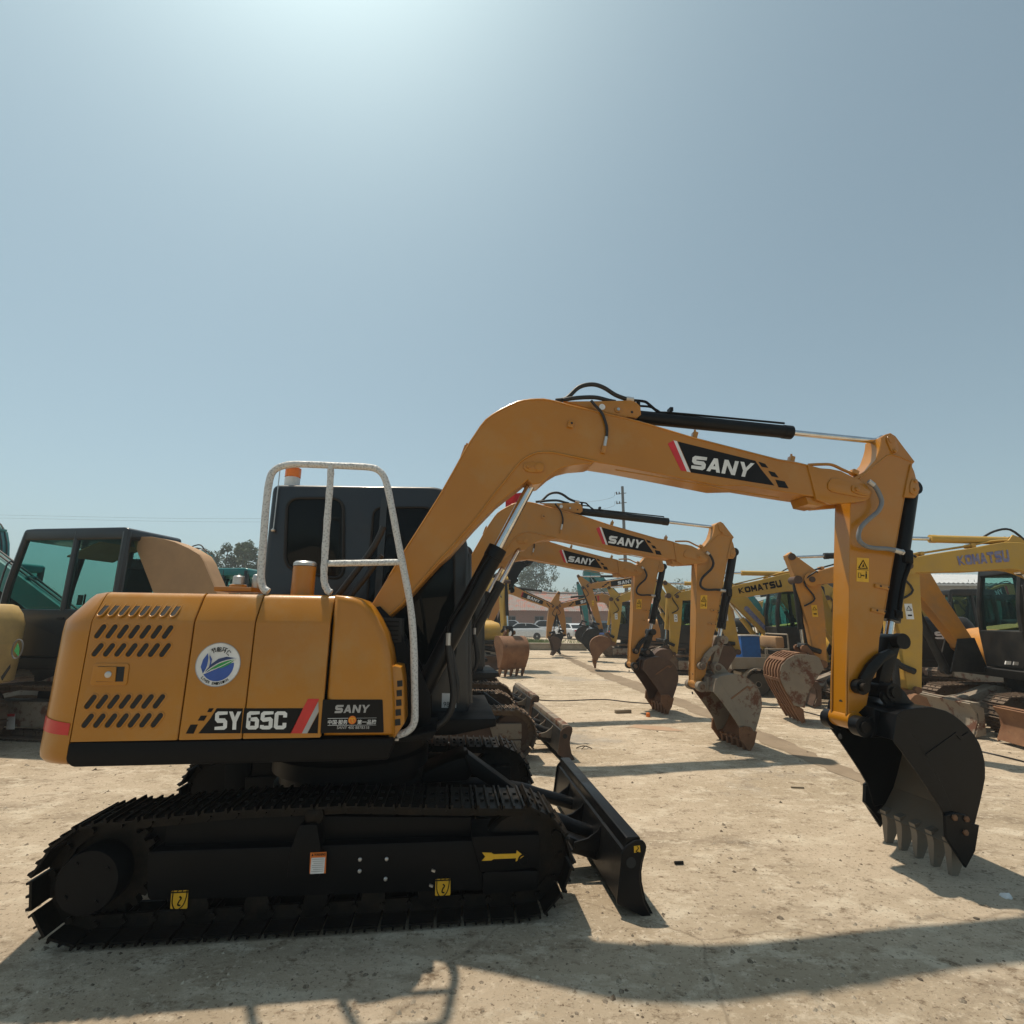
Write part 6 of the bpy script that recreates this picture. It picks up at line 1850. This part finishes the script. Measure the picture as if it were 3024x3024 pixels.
MB().tube([(0.84, -0.34, 1.14), (0.98, -0.12, 1.10), (0.98, 0.12, 1.10), (0.84, 0.34, 1.14)], 0.014, 8, False).build('handlebar', 'hose', tri)
MB().lathe([(0.03, 1.02), (0.08, 1.06), (0.10, 1.16), (0.085, 1.18)], (0, 0, 0.98), 'x', 18).build('headlamp', 'zinc', tri)
MB().box((0.86, -0.3, 1.28), (0.02, 0.10, 0.07)).cyl((0.88, -0.3, 1.12), (0.88, -0.3, 1.26), 0.006, 6).build('mirror', 'black', tri)
MB().box((1.0, 0, 0.72), (0.05, 0.44, 0.42), Matrix.Rotation(0.2, 4, 'Y'), 0.02).build('front_shield', 'truck', tri)
bn = MB()
bn.prism_z([(-0.21, -0.21), (0.21, -0.21), (0.21, 0.21), (-0.21, 0.21)], 0.0, 0.66, 0.03)
bno = bn.build('storage_bin', 'bin')
bno.location = (5.64, 12.35, 0.63)
bno.rotation_euler = (0, 0, R(-4))
tag(bno, 'tall blue plastic bin standing on the tricycle bed', 'bin')
MB().box((0, 0, 0.672), (0.46, 0.46, 0.025), None, 0.008).build('lid', 'white_paint', bno)

# ------------------------------------------------------------------ cars by the brick building
def make_car(root, paint_, L=4.55, Wd=1.78, Hh=1.46, kind='sedan'):
    z0 = 0.22
    if kind == 'sedan':
        low = [(-L / 2, 0.45), (-L / 2 + 0.06, 0.28), (L / 2 - 0.1, 0.24), (L / 2, 0.42), (L / 2 - 0.05, 0.68), (L / 2 - 0.35, 0.80), (L / 2 - 1.1, 0.93), (-L / 2 + 0.7, 0.98), (-L / 2 + 0.06, 0.94), (-L / 2 - 0.02, 0.70)]
        top = [(L / 2 - 1.15, 0.92), (L / 2 - 1.9, Hh - 0.06), (L / 2 - 2.3, Hh), (-L / 2 + 1.35, Hh - 0.02), (-L / 2 + 0.95, Hh - 0.12), (-L / 2 + 0.35, 0.97)]
    else:
        low = [(-L / 2, 0.5), (-L / 2 + 0.05, 0.32), (L / 2 - 0.1, 0.30), (L / 2, 0.5), (L / 2 - 0.04, 0.85), (L / 2 - 1.0, 1.02), (-L / 2 + 0.02, 1.05), (-L / 2 - 0.02, 0.75)]
        top = [(L / 2 - 1.0, 1.0), (L / 2 - 1.65, Hh - 0.08), (L / 2 - 2.0, Hh), (-L / 2 + 0.5, Hh - 0.02), (-L / 2 + 0.2, Hh - 0.2), (-L / 2 + 0.03, 1.03)]
    bd = MB().prism(round_poly(low, 0.12, 3), -Wd / 2, Wd / 2, 0.09, 3).build('body', paint_, root, 50)
    b = MB()
    n = len(top)
    ins = Wd / 2 - 0.06
    def yy(z):
        return ins - 0.20 * max(0, (z - 0.95) / (Hh - 0.95))
    a = [b.bm.verts.new((x, -yy(z), z)) for x, z in top]
    c = [b.bm.verts.new((x, yy(z), z)) for x, z in top]
    b.bm.faces.new(a); b.bm.faces.new(c[::-1])
    for i in range(n):
        b.bm.faces.new((a[(i + 1) % n], a[i], c[i], c[(i + 1) % n]))
    bmesh.ops.recalc_face_normals(b.bm, faces=b.bm.faces[:])
    cb = b.build('roof', paint_, root, 30)
    m = mid(top)
    for s in (-1, 1):
        g = MB()
        tp = [(m[0] + (x - m[0]) * 0.88, m[1] + (z - m[1]) * 0.80 + 0.0) for x, z in top]
        mx = (tp[0][0] + tp[-1][0]) / 2
        g.bm.faces.new([g.bm.verts.new((x, s * (yy(z) + 0.006), z)) for x, z in tp])
        g.build('side_window', 'car_glass', cb, 0)
        MB().box((m[0], s * (yy(m[1]) + 0.012), m[1]), (0.05, 0.012, (Hh - 0.95) * 0.8)).build('window_post', paint_, cb)
    for i0, i1, nm in ((0, 1, 'windscreen'), (n - 2, n - 1, 'rear_window')):
        p0, p1 = Vector(top[i0]), Vector(top[i1])
        q0, q1 = p0.lerp(p1, 0.08), p0.lerp(p1, 0.92)
        nn = Vector((p1.y - p0.y, -(p1.x - p0.x))).normalized() * 0.008
        if nn.y < 0:
            nn = -nn
        g = MB()
        g.quad((q0.x + nn.x, -yy(q0.y) * 0.9, q0.y + nn.y), (q0.x + nn.x, yy(q0.y) * 0.9, q0.y + nn.y), (q1.x + nn.x, yy(q1.y) * 0.9, q1.y + nn.y), (q1.x + nn.x, -yy(q1.y) * 0.9, q1.y + nn.y))
        g.build(nm, 'car_glass', cb, 0)
    for x in (L / 2 - 0.85, -L / 2 + 0.85):
        for y in (-Wd / 2 + 0.08, Wd / 2 - 0.08):
            wheel(root, x, y, 0.32, 0.22)
    for y in (-Wd / 2 + 0.30, Wd / 2 - 0.30):
        MB().box((L / 2 - 0.07, y, 0.66), (0.12, 0.34, 0.13), None, 0.03).build('headlight', 'zinc', root)
        MB().box((-L / 2 + 0.03, y, 0.80), (0.10, 0.30, 0.14), None, 0.03).build('tail_light', 'red', root)
        MB().box((L / 2 - 1.35, y * 1.62, 1.0), (0.16, 0.14, 0.11), None, 0.03).build('wing_mirror', paint_, root)
    MB().box((-L / 2 - 0.022, 0, 0.62), (0.012, 0.44, 0.14)).build('number_plate', 'decal_blue', root)
for (x, y, rz, pt, kd, lb) in ((0.85, 46.0, 180, 'white_paint', 'sedan', 'white sedan parked nearest behind the grass strip'),
                               (-0.7, 49.5, 180, 'dark_paint', 'sedan', 'dark saloon car parked behind the white sedan'),
                               (-1.2, 54.0, 178, 'white_paint', 'van', 'white van with roof rack at the left of the parked cars'),
                               (3.2, 53.5, 182, 'white_paint', 'van', 'white car half hidden behind the white sedan roof'),
                               (5.6, 49.0, 112, 'white_paint', 'sedan', 'white saloon parked at an angle behind the narrow bucket'),
                               (7.7, 46.5, 92, 'dark_paint', 'van', 'dark car seen from the rear left of the curled brown bucket'),
                               (10.2, 53.0, 180, 'silver_paint', 'sedan', 'silver car farthest right before the brick building')):
    c = thing('parked_car', lb, 'car', (x, y, 0), R(rz), 'cars parked by the brick building')
    make_car(c, pt, 4.55 if kd == 'sedan' else 4.4, 1.8, 1.46 if kd == 'sedan' else 1.72, kd)

# ------------------------------------------------------------------ kerb wall, grass
kb = thing('low_wall', 'low dusty concrete wall along the back of the yard', 'wall', (0, 29.5, 0))
for k in range(6):
    x0 = -5.4 + k * 1.62
    MB().box((x0 + 0.80, 0.0, 0.17), (1.60, 0.42, 0.34), None, 0.03).build('concrete_block', 'kerb', kb)
for k in range(6):
    x0 = -5.4 + k * 1.62
    MB().box((x0 + 0.80, 0.02, 0.365), (1.61, 0.52, 0.05), None, 0.012).build('coping_slab', 'stone', kb)
def grass_patch():
    rr = random.Random(21)
    vs, fs = [], []
    for k in range(5200):
        if k % 3:
            x, y = rr.gauss(0.8, 0.9), rr.gauss(35.5, 2.0)
        else:
            x, y = rr.uniform(-7, 7), rr.uniform(31, 44)
        if y < 30.2:
            continue
        h = rr.uniform(0.08, 0.30) * (1.5 if k % 3 else 0.8)
        a = rr.random() * 6.28
        dx, dy = cos(a) * 0.03, sin(a) * 0.03
        lx_, ly_ = rr.uniform(-0.12, 0.12), rr.uniform(-0.12, 0.12)
        n0 = len(vs)
        vs += [(x - dx, y - dy, 0), (x + dx, y + dy, 0), (x + lx_, y + ly_, h)]
        fs.append((n0, n0 + 1, n0 + 2))
    me = bpy.data.meshes.new('grass')
    me.from_pydata(vs, [], fs)
    me.materials.append(M['grass'])
    o = bpy.data.objects.new('grass', me)
    COL.objects.link(o)
    o['kind'] = 'stuff'
grass_patch()

# ------------------------------------------------------------------ brick building
br = thing('brick_building', 'long low brick building with faded tiled roof behind the parked cars', 'building', (0, 60, 0))
x0, x1 = -16.0, 17.0
wl_ = MB()
wl_.prism([(x0, 0), (x1, 0), (x1, 2.95), (x0, 2.95)], 0, 0.3)
wl_.prism([(x0, 0), (x1, 0), (x1, 2.95), (x0, 2.95)], 6.7, 7.0)
wl_.box((x0 + 0.15, 3.5, 1.475), (0.3, 6.39, 2.95)).box((x1 - 0.15, 3.5, 1.475), (0.3, 6.39, 2.95))
wall = wl_.build('wall', 'brick', br, 20)
rf = MB()
nrib = 150
for side in (0, 1):
    ya, yb_ = (-0.45, 3.5) if side == 0 else (7.45, 3.5)
    prev = None
    for k in range(nrib * 2 + 1):
        x = x0 - 0.4 + (x1 - x0 + 0.8) * k / (nrib * 2)
        dz = 0.05 * (k % 2)
        rows = []
        for j in range(9):
            t = j / 8
            rows.append(rf.bm.verts.new((x, ya + (yb_ - ya) * t, 2.80 + 2.25 * t + dz + 0.03 * sin(x * 0.7 + side))))
        if prev:
            for a, b_, c_, d_ in zip(prev, prev[1:], rows[1:], rows):
                rf.bm.faces.new((a, d_, c_, b_))
        prev = rows
rfo = rf.build('roof', 'tile', br, 0)
MB().tube([(x0 - 0.4, 3.5, 5.10), (x1 + 0.4, 3.5, 5.10)], 0.13, 8, False).build('ridge', 'tile', rfo)
for g in (x0 + 0.001, x1 - 0.301):
    MB().prism_x([(0.0, 2.95), (7.0, 2.95), (3.5, 4.95)], g, g + 0.3).build('gable', 'brick', wall)
for k in range(9):
    x = -13.2 + k * 3.3
    if k == 6:
        MB().box((x, -0.02, 1.05), (1.0, 0.08, 2.1)).build('door', 'pole', wall)
        continue
    f = MB()
    f.box((x, -0.015, 2.18), (1.1, 0.07, 0.07)).box((x, -0.015, 0.95), (1.1, 0.09, 0.08)).box((x - 0.52, -0.015, 1.57), (0.06, 0.07, 1.15)).box((x + 0.52, -0.015, 1.57), (0.06, 0.07, 1.15)).box((x, -0.015, 1.57), (0.05, 0.06, 1.15))
    fo_ = f.build('window', 'pole', wall, 20)
    for s in (-1, 1):
        MB().box((x + s * 0.255, -0.012, 1.565), (0.44, 0.02, 1.12)).build('pane', 'car_glass', fo_)

# ------------------------------------------------------------------ shed on the right
sh = thing('metal_shed', 'grey shed with silver sheet roof and wall ladder at the right', 'shed', (0, 34, 0))
w = MB().prism([(24, 0), (42, 0), (42, 4.2), (24, 4.25)], 0, 8).build('wall', 'grey_wall', sh)
rb = MB()
prev = None
for k in range(121):
    x = 23.6 + 18.8 * k / 120
    r_ = [rb.bm.verts.new((x, -0.5 + 4.5 * j, (4.30, 5.3, 4.30)[j] + 0.06 * (k % 2))) for j in range(3)]
    if prev:
        for a, b_, c_, d_ in zip(prev, prev[1:], r_[1:], r_):
            rb.bm.faces.new((a, d_, c_, b_))
    prev = r_
ro = rb.build('roof', 'silver_roof', sh, 0)
MB().box((33.0, -0.47, 4.22), (18.8, 0.06, 0.14)).build('gutter', 'silver_roof', ro)
ld = MB()
for x in (30.75, 31.15):
    ld.cyl((x, -0.12, 0.2), (x, -0.12, 4.6), 0.02, 6)
for k in range(14):
    ld.cyl((30.75, -0.12, 0.5 + k * 0.3), (31.15, -0.12, 0.5 + k * 0.3), 0.014, 6)
ld.build('ladder', 'zinc', sh)

# ------------------------------------------------------------------ utility pole and wires
po = thing('utility_pole', 'tall bare utility pole with short cross arms behind the second boom', 'pole', (9.1, 40, 0))
MB().cyl((0, 0, 0), (0, 0, 12.55), 0.17, 12, 0.11).build('shaft', 'pole', po)
for z in (12.0, 11.2):
    a = MB().tube([(0.3, 0, z), (-0.55, 0, z - 0.12)], 0.035, 6, False).build('cross_arm', 'pole', po)
    for x in (-0.5, -0.28):
        MB().lathe([(0.03, z - 0.12), (0.06, z - 0.08), (0.04, z - 0.02), (0.06, z + 0.03), (0.02, z + 0.10)], (x, 0, 0), 'z', 10).build('insulator', 'hose', a)
for k, (dz, lb) in enumerate(((0.0, 'upper overhead wire running left from the utility pole'), (-0.75, 'lower overhead wire running left from the utility pole'))):
    pts = [(8.6, 40, 12.1 + dz), (4.5, 42.5, 11.6 + dz)] + [(x, y, z + dz * 0.5) for x, y, z in [(-26.219,52,11.996)] + [(-62.53,60,13.734),(-79.104,60,13.839)]]
    o = MB().tube(pts, 0.009, 5, True, 8).build('overhead_wire', 'hose', None, 60)
    tag(o, lb, 'wire')

# ------------------------------------------------------------------ red marker above the second cab
fl_ = thing('red_marker', 'small red cloth on a thin rod showing behind the nearest boom', 'flag', (0.06, 8.2, 0))
MB().cyl((0.0, 0, 2.6), (0.0, 0, 3.72), 0.012, 6).build('rod', 'steel', fl_)
MB().strip([(0.0, 3.70), (0.08, 3.72), (0.17, 3.69), (0.26, 3.66)], -0.02, 0.0, 0.01)
fm = MB()
gp = [[fm.bm.verts.new((-0.17 + 0.34 * i / 6, 0.03 * sin(i * 1.1 + j * 0.5), 3.44 + 0.26 * j / 4 - 0.02 * sin(i * 0.8))) for j in range(5)] for i in range(7)]
for i in range(6):
    for j in range(4):
        fm.bm.faces.new((gp[i][j], gp[i + 1][j], gp[i + 1][j + 1], gp[i][j + 1]))
bmesh.ops.solidify(fm.bm, geom=fm.bm.faces[:], thickness=0.008)
fm.build('cloth', 'red', fl_, 60)

# ------------------------------------------------------------------ trees
def tree(x, y, h, r, label, mat='leaf', seed=0, leaves=2600, slim=1.0, group=None):
    rr = random.Random(seed)
    t = thing('tree', label, 'tree', (x, y, 0), 0, group)
    tr = MB()
    th = h * 0.9
    lean = rr.uniform(-0.3, 0.3)
    tr.tube([(0, 0, 0), (lean * 0.3, 0, th * 0.4), (lean, 0.1, th)], lambda q: 0.16 * h / 9 * (1 - 0.85 * q) + 0.01, 8, True, 4)
    clumps = []
    for k in range(int(16 + 10 * slim)):
        z = h * (0.30 + 0.68 * rr.random())
        f = 1 - abs((z / h - 0.55) / 0.55) ** 2.2
        rad = r * max(0.18, f) * rr.uniform(0.3, 1.0)
        a = rr.random() * 6.28
        cx, cy = lean * z / h + cos(a) * rad, sin(a) * rad
        clumps.append((cx, cy, z, r * rr.uniform(0.20, 0.40)))
        if k % 2 == 0:
            tr.tube([(lean * z / h * 0.6, 0, z - h * 0.12), (cx * 0.6, cy * 0.6, z - h * 0.03), (cx, cy, z)], lambda q: 0.05 * h / 9 * (1 - 0.8 * q) + 0.006, 5, True, 3)
    tr.build('trunk', 'bark', t, 50)
    vs, fs = [], []
    for k in range(leaves):
        cx, cy, cz, cr = rr.choice(clumps)
        u = Vector((rr.gauss(0, 1), rr.gauss(0, 1), rr.gauss(0, 1))).normalized() * cr * rr.random() ** 0.45
        p = Vector((cx, cy, cz)) + Vector((u.x, u.y, u.z * 1.25))
        s = rr.uniform(0.10, 0.22) * (h / 10) ** 0.5
        n1 = Vector((rr.gauss(0, 1), rr.gauss(0, 1), rr.gauss(0, 0.7))).normalized()
        n2 = n1.cross(Vector((rr.gauss(0, 1), rr.gauss(0, 1), rr.gauss(0, 1)))).normalized()
        n0 = len(vs)
        vs += [tuple(p - n1 * s), tuple(p + n2 * s * 0.45), tuple(p + n1 * s), tuple(p - n2 * s * 0.45)]
        fs.append((n0, n0 + 1, n0 + 2, n0 + 3))
    me = bpy.data.meshes.new('crown')
    me.from_pydata(vs, [], fs)
    me.materials.append(M[mat])
    o = bpy.data.objects.new('crown', me)
    COL.objects.link(o)
    o.parent = t
TL = [(-30.018,50,1.162),(-29.129,50,1.169),(-28.142,50,1.177),(-26.661,50,1.19),(-25.509,50,1.2),(-24.422,50,1.209),(-31.268,50,1.151),(-23.369,50,1.218)]
for k, (hh, lb) in enumerate(((8.6, 'slender tree leftmost in the clump above the tan hood'), (9.0, 'slender tree second from left above the teal cab'), (9.5, 'tall slender tree at the middle of the left clump'),
                              (9.2, 'slender tree right of the middle of the left clump'), (9.3, 'slender tree second from right in the left clump'), (9.4, 'slender tree rightmost in the left clump by the grab rail'),
                              (6.8, 'low tree behind the tan hood'), (8.8, 'slender tree hidden partly by the grab rail'))):
    tree(TL[k][0], 50 + (k % 3) * 1.5, hh, 1.35, lb, 'leaf', 30 + k, 2300, 1.2, 'trees behind the left machines')
TC = [(4.004,80,1.354),(2.684,80,1.343),(6.485,80,1.375),(9.547,80,1.401),(13.771,80,1.437),(15.355,80,1.45),(26.183,80,1.543),(7.963,80,1.387),(29.09,80,1.567)]
for k, (hh, r, m_, lb) in enumerate(((12.6, 3.2, 'leaf2', 'large dense tree behind the raised black bucket'), (11.6, 2.6, 'leaf2', 'dense tree left behind the raised black bucket'),
                                     (9.4, 2.0, 'leaf2', 'small tree right of the large dense tree'), (6.8, 2.4, 'leaf', 'low faint tree above the brick roof'),
                                     (9.2, 2.6, 'leaf', 'loose tree behind the far orange boom'), (7.6, 2.6, 'leaf', 'low loose tree right of the far orange boom'),
                                     (7.6, 3.0, 'leaf', 'low tree between the second and third arms'), (6.2, 2.0, 'leaf', 'lowest tree above the brick roof ridge'),
                                     (7.0, 2.6, 'leaf', 'low tree behind the second arm'))):
    tree(TC[k][0], 80 + (k % 3) * 3, hh, r, lb, m_, 60 + k, 3000 if k < 2 else 1900, 1.0, 'trees behind the brick building')

# ------------------------------------------------------------------ summer haze over the yard
hz = MB().box((0, 145, 12), (570, 380, 26.5)).build('haze', 'ground', None, 0, 'stuff')
hm, n, l, b = new_mat('thin_haze')
n.remove(b)
pv = n.new('ShaderNodeVolumePrincipled')
pv.inputs['Color'].default_value = (0.86, 0.93, 0.97, 1)
pv.inputs['Density'].default_value = 0.002
pv.inputs['Anisotropy'].default_value = 0.2
l.new(pv.outputs[0], n['Material Output'].inputs['Volume'])
hz.data.materials.clear()
hz.data.materials.append(hm)
